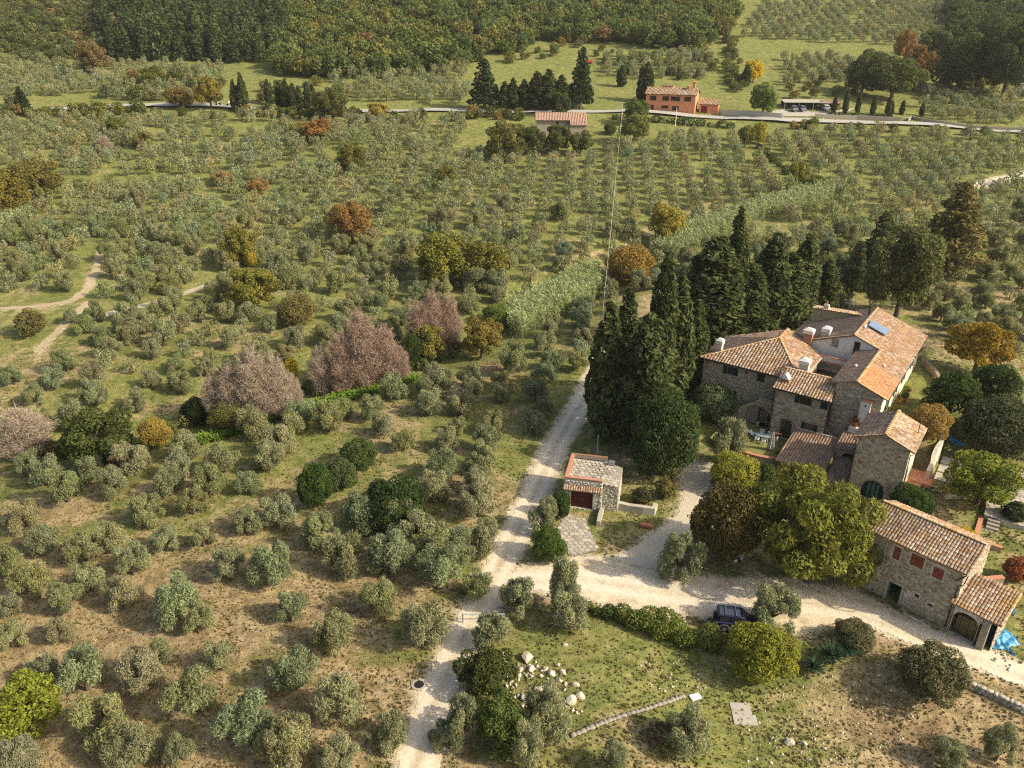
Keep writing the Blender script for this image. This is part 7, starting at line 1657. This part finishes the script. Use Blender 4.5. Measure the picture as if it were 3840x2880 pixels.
# ------------------------------------------------------------------ vehicles
def suv(loc, rz, name, label, paint, roofm, low, spare=True, bars=True):
    e = empty(name, loc, rz, label, 'car')
    def loft(secs, nm, mat, smooth=True):
        m = MB(); n = len(secs[0])
        for sct in secs: m.v += sct
        for i in range(len(secs) - 1):
            for j in range(n): a = i * n + j; b = i * n + (j + 1) % n; m.f.append([a, a + n, b + n, b])
        m.f.append(list(range(n))); m.f.append([(len(secs) - 1) * n + j for j in range(n)][::-1]); return m.build(nm, mat, e, False)
    def sec(x, w, z0, z1, rr=0.12): return [(x, -w, z0 + rr), (x, -w, z1 - rr), (x, -w + rr, z1), (x, w - rr, z1), (x, w, z1 - rr), (x, w, z0 + rr), (x, w - rr, z0), (x, -w + rr, z0)]
    body = loft([sec(-2.0, .76, .5, 1.0), sec(-1.95, .82, .42, 1.06), sec(-1.0, .86, .4, 1.08), sec(0.75, .86, .4, 1.08), sec(0.95, .85, .4, 1.06), sec(1.8, .8, .42, .98), sec(2.02, .70, .5, .88)], 'body', paint)
    cab = loft([sec(-1.93, .70, 1.04, 1.68, .06), sec(-1.8, .72, 1.03, 1.76, .06), sec(0.0, .72, 1.03, 1.76, .06), sec(0.28, .70, 1.03, 1.70, .06), sec(0.85, .74, 1.03, 1.1, .02)], 'cabin', paint)
    m = MB(); m.box((-1.75, -0.64, 1.765), (0.02, 0.64, 1.79)); m.build('roof', roofm, e)
    if bars:
        for x in (-1.25, -0.35): m = MB(); m.box((x - 0.035, -0.72, 1.83), (x + 0.035, 0.72, 1.87)); m.box((x - .03, -.70, 1.76), (x + .03, -.66, 1.828)); m.box((x - .03, .66, 1.76), (x + .03, .70, 1.828)); m.build('roof_bar', 'chrome', e)
    for sy in (-1, 1):
        for x0, x1, q in ((-1.7, -0.85, .735), (-0.72, 0.1, .735)): m = MB(); m.box((x0, sy * q - .008, 1.14), (x1, sy * q + .008, 1.6)); m.build('side_window', 'glass', e)
        m = MB(); m.add([(0.14, sy * .735, 1.14), (0.14, sy * .735, 1.58), (0.62, sy * .745, 1.14), (0.14, sy * .72, 1.14), (0.14, sy * .72, 1.58), (0.62, sy * .73, 1.14)], [[0, 1, 2], [5, 4, 3], [0, 3, 4, 1], [1, 4, 5, 2], [2, 5, 3, 0]]); m.build('quarter_window', 'glass', e)
        m = MB(); m.box((-1.9, sy * .87 - .03, .42), (1.85, sy * .87 + .03, .58)); m.build('side_cladding', low, e)
        m = MB(); m.box((0.42, sy * .93 - .08, 1.05), (0.58, sy * .93 + .08, 1.2)); m.build('mirror', low, e)
        for x in (-1.25, 1.3):
            m = MB(); m.disc_x((x, sy * .80, .36), .37, .22, 18); w = m.build('wheel', 'rubber', e); m = MB(); m.disc_x((x, sy * .905, .36), .21, .03, 12); m.build('rim', low, w)
            m = MB(); n = 10
            for j in range(n + 1): a = math.pi * j / n; m.v += [(x + .40 * math.cos(a), sy * .89, .38 + .40 * math.sin(a)), (x + .48 * math.cos(a), sy * .89, .38 + .48 * math.sin(a)), (x + .48 * math.cos(a), sy * .80, .38 + .48 * math.sin(a)), (x + .40 * math.cos(a), sy * .80, .38 + .40 * math.sin(a))]
            for j in range(n):
                for k in range(4): a = j * 4 + k; b = j * 4 + (k + 1) % 4; m.f.append([a, b, b + 4, a + 4])
            m.build('wheel_arch', low, e)
        m = MB(); m.box((1.9, sy * .55 - .14, .72), (2.04, sy * .55 + .14, .86)); m.build('headlight', 'lens', e)
        m = MB(); m.box((-2.03, sy * .68 - .06, .75), (-1.97, sy * .68 + .06, .98)); m.build('tail_light', 'red_paint', e)
    m = MB(); m.add([(0.31, -.64, 1.68), (0.31, .64, 1.68), (0.86, .68, 1.12), (0.86, -.68, 1.12), (0.28, -.64, 1.66), (0.28, .64, 1.66), (0.83, .68, 1.10), (0.83, -.68, 1.10)], [[0, 3, 2, 1], [4, 5, 6, 7], [0, 1, 5, 4], [1, 2, 6, 5], [2, 3, 7, 6], [3, 0, 4, 7]]); m.build('windscreen', 'glass', e)
    m = MB(); m.box((-1.96, -.58, 1.14), (-1.925, .58, 1.6)); m.build('rear_window', 'glass', e)
    for x0, x1 in ((-2.12, -1.96), (1.98, 2.12)): m = MB(); m.box((x0, -.8, .42), (x1, .8, .62)); m.build('bumper', low, e)
    if spare:
        m = MB(); m.disc_x((-2.12, 0.1, .95), .34, .2, 18, axis=0); sp_ = m.build('spare_wheel', 'rubber', e); m = MB(); m.disc_x((-2.23, 0.1, .95), .25, .03, 14, axis=0); m.build('spare_cover', low, sp_)
    return e
cl = at(2765, 2352); suv((cl.x, cl.y, cl.z + 0.02), R(-10), 'off_road_car', 'dark blue off-road car with silver sills and rear spare wheel', 'car_blue', 'car_roof', 'car_silver')
for i, (x, y, mt, lab) in enumerate([(1715, 241, 'car_grey', 'grey car at the left end of the car port'), (1733, 241, 'car_grey', 'grey car parked beside the left one in the car port'), (1785, 240, 'white_paint', 'white van-like car in front of the brick hut')]):
    p = ov(x, y); suv((p.x, p.y, p.z + 0.15), R(-95), 'parked_car', lab, mt, mt, mt, False, False)
def scooter(loc, rz, label, c1='white_paint'):
    e = empty('motor_scooter', loc, rz, label, 'scooter')
    for x in (-0.6, 0.62): m = MB(); m.disc_x((x, 0, .22), .22, .11, 14); w = m.build('wheel', 'rubber', e); m = MB(); m.disc_x((x, 0, .22), .11, .125, 10); m.build('rim', 'metal_grey', w)
    m = MB(); m.box((-0.75, -.16, .3), (-0.05, .16, .66), taper=.82); m.build('body', c1, e); m = MB(); m.box((-0.05, -.17, .24), (0.42, .17, .32)); m.build('footboard', 'rubber', e)
    m = MB(); m.add([(0.42, -.2, .26), (0.42, .2, .26), (0.55, .14, .95), (0.55, -.14, .95), (0.5, -.2, .26), (0.5, .2, .26), (0.62, .14, .95), (0.62, -.14, .95)], [[0, 1, 2, 3], [7, 6, 5, 4], [0, 3, 7, 4], [1, 5, 6, 2], [2, 6, 7, 3]]); m.build('leg_shield', c1, e)
    m = MB(); m.box((-0.72, -.15, .665), (0.0, .15, .78)); m.build('seat', 'rubber', e); m = MB(); m.tube([(0.56, -.33, 1.03), (0.6, 0, 1.0), (0.56, .33, 1.03)], .025, 6); m.build('handlebar', 'metal_dark', e); m = MB(); m.disc_x((0.66, 0, .9), .09, .08, 10, axis=0); m.build('headlight', 'lens', e)
    m = MB(); m.tube([(0.58, 0, .95), (0.62, 0, .3)], .04, 6); m.build('fork', 'metal_grey', e); return e
p = at(2762, 2112); scooter(p, R(25), 'white motor scooter parked in the shade under the round tree'); p = hw(22.6, 4.2, zt(*h2w(22.6, 4.2))); scooter(p, R(60), 'dark motor scooter under the walnut-like tree by the patio', 'metal_dark')
for i, (x, y, lab) in enumerate([(472, 229, 'tiny motorcyclist in pale clothes on the far road, left of two'), (496, 230, 'tiny motorcyclist on the far road next to the slim cypress pair')]):
    p = ov(x, y); e = empty('motorcycle', (p.x, p.y, p.z + .3), R(180), lab, 'motorcycle')
    for q in (-.7, .7): m = MB(); m.disc_x((q, 0, .32), .32, .13, 12); m.build('wheel', 'rubber', e)
    m = MB(); m.box((-.7, -.17, .4), (.45, .17, .82), taper=.8); m.build('body', 'metal_dark', e); m = MB(); m.tube([(.5, -.35, 1.05), (.42, 0, 1.0), (.5, .35, 1.05)], .03, 5); m.build('handlebar', 'metal_grey', e)
    r = empty('person', (p.x, p.y, p.z + .3), R(180), 'rider in white sitting on the %s of the two far motorcycles' % ('left' if i == 0 else 'right'), 'person')
    me = bpy.data.meshes.new('body'); vs = [(-.2, 0, .85), (-.12, 0, 1.15), (-.02, 0, 1.4), (.02, 0, 1.55), (.05, 0, 1.68), (.06, .18, 1.38), (.28, .25, 1.2), (.46, .28, 1.06), (.06, -.18, 1.38), (.28, -.25, 1.2), (.46, -.28, 1.06), (.15, .2, .8), (.1, .22, .4), (.15, -.2, .8), (.1, -.22, .4)]; rad = [.17, .16, .16, .08, .13, .08, .055, .05, .08, .055, .05, .1, .07, .1, .07]
    me.from_pydata(vs, [(0, 1), (1, 2), (2, 3), (3, 4), (2, 5), (5, 6), (6, 7), (2, 8), (8, 9), (9, 10), (0, 11), (11, 12), (0, 13), (13, 14)], []); me.materials.append(M['white_paint']); b_ = mobj('body', me, r); md = b_.modifiers.new('skin', 'SKIN')
    for q, k in zip(me.skin_vertices[0].data, rad): q.radius = (k, k)
    me.skin_vertices[0].data[0].use_root = True

# ------------------------------------------------------------------ boulders, stones
def rock_proto(seed, sub=2, cuts=9):
    import bmesh
    bm = bmesh.new(); bmesh.ops.create_icosphere(bm, subdivisions=sub, radius=1.0); r = random.Random(seed); pl_ = []
    for k in range(cuts): d = Vector((r.gauss(0, 1), r.gauss(0, 1), r.gauss(0, .8))).normalized(); pl_.append((d, r.uniform(.55, .85)))
    for v in bm.verts:
        for d, q in pl_:
            s_ = v.co.dot(d)
            if s_ > q: v.co -= d * (s_ - q)
        v.co += v.co.normalized() * r.uniform(-.035, .035)
    me = bpy.data.meshes.new('boulder'); bm.to_mesh(me); bm.free(); me.materials.append(M['rock']); return me
RK = [rock_proto(50 + i) for i in range(8)]
bo = [(1040, 530, 150, 'largest pale boulder on the lawn, with a sharp shadow'), (1435, 385, 60, 'solitary pale boulder at the top of the lawn'), (1085, 635, 100, 'pale boulder just below the largest one'), (970, 642, 72, 'flat pale boulder left of the heap top'), (1240, 635, 70, 'upright pointed boulder at the left of the middle cluster'), (1360, 592, 62, 'upright boulder at the top of the middle cluster'), (1300, 685, 108, 'long flat-topped block in the middle cluster'), (1410, 665, 88, 'squared block at the right of the middle cluster'), (1432, 695, 38, 'small stone under the squared block'), (1375, 755, 78, 'wedge-shaped boulder at the foot of the middle cluster'), (1440, 790, 52, 'small boulder between the middle cluster and the right pair'), (1540, 800, 96, 'tall rounded boulder, upper of the right-hand three'), (1590, 922, 118, 'broad boulder, middle of the right-hand three'), (1490, 965, 140, 'long low slab, lowest of the right-hand three'), (950, 705, 74, 'whitest block in the rubble heap beside the oak'), (878, 725, 52, 'small tilted block nearest the oak'), (925, 800, 48, 'small white stone below the whitest block'), (1030, 700, 44, 'small grey stone right of the whitest block'), (1150, 850, 92, 'weathered grey boulder at the right of the rubble heap'), (1245, 785, 32, 'tiny round stone alone right of the rubble heap'), (1185, 708, 54, 'half-buried stone between heap and middle cluster'), (1010, 945, 104, 'low pale slab at the bottom of the rubble heap'), (800, 480, 62, 'pale stone against the top of the oak'), (795, 545, 56, 'pale stone just under the topmost one by the oak'), (1240, 1115, 60, 'pale stone showing between the olives below the heap')]
for i, (x, y, w, lab) in enumerate(bo):
    p = at(1600 + x * .3617, 2280 + y * .3617); s_ = w * .3617 / 2 / 47; e = mobj('boulder', RK[i % 8]); e.location = (p.x, p.y, p.z + s_ * .22); e.scale = (s_ * 1.12, s_ * random.uniform(.8, 1.05), s_ * random.uniform(.62, .85)); e.rotation_euler = (random.uniform(-.2, .2), random.uniform(-.2, .2), random.uniform(0, 6)); tag(e, lab, 'boulder', 'pale boulders on the lawn')
for x, y, w, lab in ((260, 1450, 90, 'grey angular rock on the stony bank near the bottom edge'), (385, 1460, 60, 'pale split rock right of the angular one on the bank'), (555, 1500, 40, 'small white rock on the stony bank')):
    p = at(2840 + x * .452, 2130 + y * .452); s_ = w * .452 / 2 / 44; e = mobj('boulder', RK[3]); e.location = (p.x, p.y, p.z + s_ * .3); e.scale = (s_, s_ * .9, s_ * .7); e.rotation_euler = (0, .2, x); tag(e, lab, 'boulder')
def rubble(polys, label, seed):
    g = np.random.default_rng(seed); VV = []; k = 0
    q0 = np.array(STONE_V[0])
    for poly, n, s0, s1 in polys:
        P = ovl(poly); x0, x1, y0, y1 = bb(P, 0); c = 0
        while c < n:
            x, y = g.uniform(x0, x1), g.uniform(y0, y1)
            if not inside(P, np.array([x]), np.array([y]))[0]: continue
            s_ = s0 + (s1 - s0) * g.random() ** 2.5; q = STONE_V[g.integers(10)] * np.array([s_, s_ * g.uniform(.6, 1), s_ * .6]); a = g.uniform(0, 6.28); R_ = np.array([[math.cos(a), -math.sin(a), 0], [math.sin(a), math.cos(a), 0], [0, 0, 1]])
            VV.append(q @ R_.T + np.array([x, y, zt(x, y) + s_ * .15])); c += 1
    V = np.concatenate(VV); F6 = np.array([[4, 7, 6, 5], [0, 4, 5, 1], [1, 5, 6, 2], [2, 6, 7, 3], [3, 7, 4, 0], [0, 1, 2, 3]])
    F = (F6[None] + (np.arange(len(VV)) * 8)[:, None, None]).reshape(-1, 4); tag(mobj('loose_stones', raw_mesh('loose_stones', V, F, 'rock_small')), label, 'stones', kind='stuff')
rubble([([(1085, 1430), (1180, 1425), (1230, 1480), (1200, 1540), (1120, 1530), (1085, 1480)], 240, .05, .28), ([(1380, 1430), (1500, 1420), (1560, 1480), (1500, 1520), (1400, 1480)], 160, .05, .2), ([(1600, 1490), (1900, 1440), (2020, 1500), (1950, 1600), (1800, 1670), (1600, 1670)], 520, .04, .2), ([(1260, 1210), (1330, 1215), (1300, 1240), (1240, 1230)], 80, .04, .14), ([(1090, 1560), (1240, 1500), (1260, 1540), (1130, 1600)], 120, .05, .25), ([(2150, 1400), (2190, 1420), (2180, 1450), (2130, 1430)], 50, .05, .25)], 'loose pale stones and rubble strewn over lawn and bank', 77)
def stone_row(name, line, label, size, courses, mat='rock', cat='wall'):
    P = [Vector((*p, 0)) for p in ovl(line)]; o0 = P[0]; z0 = zt(o0.x, o0.y); e = empty(name, (o0.x, o0.y, z0), 0, label, cat); r = random.Random(3); pm = [raw_mesh('stone', STONE_V[k][:, [0, 1, 2]], np.array([[4, 7, 6, 5], [0, 4, 5, 1], [1, 5, 6, 2], [2, 6, 7, 3], [3, 7, 4, 0], [0, 1, 2, 3]]), mat) for k in range(4)]
    for a, b in zip(P[:-1], P[1:]):
        t = (b - a).normalized(); L = (b - a).length; rz = math.atan2(t.y, t.x)
        for c in range(courses):
            s_ = r.uniform(0, .2)
            while s_ < L - .1:
                w = size * r.uniform(.7, 1.3); p = a + t * (s_ + w / 2); q = mobj('stone', pm[r.randrange(4)], e); q.location = (p.x - o0.x, p.y - o0.y, zt(p.x, p.y) - z0 + size * (.2 + .5 * c)); q.rotation_euler = (r.uniform(-.1, .1), r.uniform(-.1, .1), rz + r.uniform(-.12, .12)); q.scale = (w * .95, size * r.uniform(.7, 1), size * r.uniform(.48, .6)); s_ += w
    return e
stone_row('stone_edging', [(1232, 1592), (1290, 1568), (1345, 1548), (1400, 1532), (1475, 1506)], 'low row of squared stones edging the grass below the boulders', .40, 1, 'stone_trim')
stone_row('dry_stone_wall', [(2062, 1472), (2110, 1492), (2160, 1515), (2225, 1545)], 'collapsing dry-stone wall on the bank at the lower right edge', .42, 3, 'stone_white')
ps = empty('paving_slabs', ov(1602, 1545), R(-4), 'two square pinkish concrete slabs lying on the lower bank', 'slabs')
m = MB(); m.box((-.75, .05, -.1), (.85, 1.2, .08)); m.build('slab', 'concrete', ps); m = MB(); m.box((-.75, -1.0, -.1), (1.1, .02, .1)); m.build('slab', 'concrete', ps)
wb = empty('broken_white_chair', ov(1502, 1508), R(20), 'broken white plastic chair seat at the end of the stone row', 'chair'); m = MB(); m.box((-.45, -.3, .12), (.45, .3, .18)); m.build('seat', 'white_paint', wb)
for sx in (-.38, .38):
    for sy in (-.25, .25): m = MB(); m.tube([(sx, sy, 0), (sx * .9, sy * .9, .12)], .04, 5); m.build('leg', 'white_paint', wb)
mh = empty('manhole', ov(905, 1480), 0, 'round concrete manhole with dark lid beside the track', 'manhole'); m = MB(); m.lathe([(.62, -.1), (.62, .1), (.42, .1), (.42, .05)], n=18); m.build('ring', 'concrete', mh); m = MB(); m.lathe([(.41, .0), (.41, .07)], n=16); m.build('lid', 'metal_dark', mh)
br = empty('barrier_bar', ov(1000, 1345), 0, 'blue-grey metal bar barrier across the track', 'barrier'); b0 = ov(1000, 1345); b1 = ov(1090, 1345); d = b1 - b0
m = MB(); m.tube([(0, 0, .95), (d.x, d.y, d.z + 1.0)], .06, 8); m.build('bar', 'table_blue', br)
for q in (0.0, 1.0): m = MB(); m.tube([(d.x * q, d.y * q, -.2 + d.z * q), (d.x * q, d.y * q, 1.0 + d.z * q)], .06, 8); m.build('post', 'metal_grey', br)
wp = empty('white_post', at(2240, 1700), 0, 'thin white post behind the garage roof', 'post'); m = MB(); m.tube([(0, 0, -.2), (0, 0, 2.7)], .05, 6); m.build('pole', 'white_paint', wp)
tp = empty('twin_planter', at(2424, 1978), R(-20), 'pair of red terracotta planters on the grass by the gravel', 'planter'); 
for x in (-.35, .35): m = MB(); m.box((x - .32, -.25, 0), (x + .32, .25, .42), taper=1.12); m.build('pot', 'terracotta', tp)
# fallen trunk beside the leaning olive
ft = empty('fallen_trunk', at(2575, 2155), 0, 'pale gnarled trunk leaning out of the bank by the driveway olive', 'trunk'); m = MB(); m.tube([(0, 0, -.1), (.7, .7, .35), (1.3, 1.6, .9), (2.0, 2.2, 1.3)], [.42, .34, .24, .12], 9); m.tube([(1.0, 1.1, .6), (2.2, 1.3, 1.0)], [.16, .06], 6); m.build('trunk', 'bark_pale', ft, True)
# barn yard
bz = lambda s_, d_: (BX + math.cos(BR) * s_ - math.sin(BR) * d_, BY + math.sin(BR) * s_ + math.cos(BR) * d_)
x, y = bz(4.75, -0.55); bm_ = empty('broom', (x, y, zt(x, y)), BR, 'straw broom leaning beside the barn door', 'broom'); m = MB(); m.tube([(0, 0, .35), (.15, .55, 1.55)], .022, 5); m.build('handle', 'wood_pole', bm_); m = MB(); m.box((-.2, -.12, 0), (.14, .06, .4), taper=.4); m.build('bristles', 'straw', bm_)
x, y = bz(6.2, -0.9); pk = empty('white_plank', (x, y, zt(x, y) + .05), BR + R(-2), 'long white plank lying along the foot of the barn', 'plank'); m = MB(); m.box((-1.25, -.09, 0), (1.25, .09, .09)); m.build('board', 'plaster_old', pk)
x, y = bz(14.4, 1.9); bp_ = at(3785, 2300); bl = empty('blue_barrel', bp_, 0, 'blue plastic barrel right of the cart shed', 'barrel'); m = MB(); m.lathe([(.27, 0), (.31, .1), (.33, .45), (.31, .8), (.26, .92), (.26, .98), (.22, .98), (.22, .9)], n=16); m.build('drum', 'barrel_blue', bl, True)
tq = at(3752, 2400); ta = empty('blue_tarpaulin', tq, R(-35), 'crumpled bright blue tarpaulin beside the cart shed', 'tarpaulin'); m = MB(); n = 16; r = random.Random(5)
for i in range(n + 1):
    for j in range(n + 1):
        u_, v_ = i / n - .5, j / n - .5; wv = 2.2 * (1 + .25 * math.sin(v_ * 7)); m.v.append((u_ * wv + .15 * math.sin(v_ * 11), v_ * 2.7 + .2 * math.sin(u_ * 9), .3 + .45 * math.exp(-((u_ + .1) ** 2 + (v_ - .15) ** 2) * 9) + .10 * math.sin(u_ * 21 + v_ * 8) + .08 * math.sin(v_ * 27 - u_ * 6) + r.uniform(-.03, .03) - .35 * max(abs(u_), abs(v_)) * 1.4))
for i in range(n):
    for j in range(n): a = i * (n + 1) + j; m.f.append([a, a + n + 1, a + n + 2, a + 1])
m.build('sheet', 'tarp_blue', ta, True)
T_('bush', 2200, 1260, 1200, 60, 'red-brown autumn shrub behind the blue barrel', (0.30, 0.11, 0.05), v=1)
T_('bush', 2195, 1130, 1080, 60, 'dark shrub at the right edge behind the patio steps', (0.06, 0.07, 0.03), v=0)
pbx = empty('metal_pole_rack', at(3700, 2080), 0, 'thin metal line post in the yard behind the barn', 'post'); m = MB(); m.tube([(0, 0, -.2), (0, 0, 1.9)], .035, 6); m.build('pole', 'metal_grey', pbx)

# ------------------------------------------------------------------ power poles and wires
def pole(px_, pb, ptop, name, label, mat='wood_pole', arm=False):
    b = at(px_, pb); h = hz(ptop, b.x, b.y) - b.z; e = empty(name, b, 0, label, 'pole', 'power poles'); m = MB(); m.tube([(0, 0, -.4), (0, 0, h)], [.14, .09], 8); m.build('shaft', mat, e)
    if arm: m = MB(); m.tube([(-.7, 0, h - .15), (.7, 0, h - .1)], .05, 5); m.build('crossarm', 'metal_grey', e); m = MB(); m.box((.35, -.2, h - 1.6), (.85, .2, h - .8)); m.build('transformer', 'metal_grey', e)
    else:
        for x in (-.12, .12): m = MB(); m.lathe([(.03, 0), (.05, .08), (.03, .16)], (x, 0, h), 6); m.build('insulator', 'white_paint', e)
    return Vector((b.x, b.y, b.z + h))
z7 = lambda x, y: (1700 + x * .5425, 200 + y * .5425)
A1 = pole(z7(1158, 410)[0], z7(0, 570)[1], z7(0, 342)[1], 'power_pole', 'power pole left of the pale green willow-like tree')
A2 = pole(z7(1530, 0)[0], z7(0, 545)[1], z7(0, 378)[1], 'power_pole', 'white power pole in front of the pink house', 'white_paint')
A3 = pole(z7(1590, 0)[0], z7(0, 662)[1], z7(0, 470)[1], 'power_pole', 'wooden power pole just below the pink house pole')
A4 = pole(z7(1775, 0)[0], z7(0, 845)[1], z7(0, 680)[1], 'power_pole', 'wooden power pole in the middle of the right grove')
A5 = pole(z7(1972, 0)[0], z7(0, 1010)[1], z7(0, 935)[1], 'power_pole', 'short power pole at the head of the reed bed')
A6 = pole(3800, 440, 312, 'power_pole', 'metal power pole with transformer at the far right', 'metal_grey', True)
A7 = pole(3668, 88, 30, 'power_pole', 'power pole on the hill at the top right', 'metal_grey')
def wire(a, b, sag, label):
    pts = []; a, b = Vector(a), Vector(b)
    for i in range(21): t = i / 20; p = a.lerp(b, t); p.z -= sag * 4 * t * (1 - t); pts.append(p)
    m = MB(); m.tube([p - a for p in pts], .03, 4); o = m.build('power_line', 'plaster_old'); o.location = a; tag(o, label, 'power line', 'power lines')
wire(A2, A3, .4, 'power line from the pink house pole to the next'); wire(A3, A4, .6, 'power line over the right grove, upper span'); wire(A4, A5, .6, 'power line over the right grove, lower span')
gh = hw(-9.0, 10.0, 9.2); wire(A5, gh + Vector((14, 0, 0.5)), 1.0, 'power line from the reed bed pole to the farmhouse'); e1 = at(2255, 1290); wire(A1, Vector((e1.x, e1.y, 7.0)), 1.2, 'long power line hanging down past the cypress tops')
tpole = empty('line_post', (e1.x, e1.y, zt(e1.x, e1.y)), 0, 'wooden line post beside the track behind the cypresses', 'pole'); m = MB(); m.tube([(0, 0, -.3), (0, 0, 7.0 - zt(e1.x, e1.y))], [.14, .09], 8); m.build('shaft', 'wood_pole', tpole)
# road-side walls, far
stone_strip_wall('roadside_wall', ovl([(1558, 248), (1600, 250), (1650, 252), (1690, 256)]), 1.6, .6, 'pale stone roadside wall right of the pink house', 'stone_white')
stone_strip_wall('entrance_wall', ovl([(1960, 262), (1968, 256), (1990, 262), (2050, 270), (2215, 282)]), 1.0, .5, 'curving stone entrance wall by the far right road', 'stone_trim')
stone_strip_wall('road_parapet', ovl([(1760, 254), (1850, 258), (1945, 262)]), 1.3, .5, 'brownish stone wall under the car port hedge', 'stone_trim')
for i, (x, y) in enumerate([(1560, 262), (1778, 262), (1955, 260)]):
    p = ov(x, y); e = empty('marker_post', p, 0, ['white marker post at the hedge right of the pink house', 'white road marker post below the brick hut', 'white marker post at the curving entrance wall'][i], 'post'); m = MB(); m.box((-.12, -.12, -.2), (.12, .12, 1.1), taper=.8); m.build('post', 'white_paint', e)
# small red trailer above the conifer belt
p = ov(1273, 138); e = empty('red_trailer', p, R(10), 'small red farm trailer on the grass above the conifer belt', 'trailer'); m = MB(); m.box((-1.3, -.7, .6), (1.3, .7, 1.5)); m.build('box', 'red_paint', e)
for x in (-.5, .5):
    for yv in (-.75, .75): m = MB(); m.disc_x((x, yv, .35), .35, .2, 10); m.build('wheel', 'rubber', e)
# ------------------------------------------------------------------ haze over the valley
m, n, l = newmat('haze')
for x in list(n):
    if x.type == 'BSDF_PRINCIPLED': n.remove(x)
pv = nd(n, 'ShaderNodeVolumePrincipled'); pv.inputs['Color'].default_value = (0.95, 0.93, 0.86, 1); pv.inputs['Density'].default_value = 0.0001; pv.inputs['Anisotropy'].default_value = 0.25
l.new(pv.outputs[0], n['Material Output'].inputs['Volume']); MATS['haze'] = m
zmax = max((o.matrix_world.translation.z for o in bpy.data.objects), default=100)
hb = MB(); hb.box((-1100, -75, -12), (1100, 955, 150)); o = hb.build('haze', 'haze'); tag(o, 'thin warm haze filling the valley air', 'haze', kind='stuff')
print('objects', len(bpy.data.objects), 'tris', sum(len(m.polygons) for m in bpy.data.meshes))
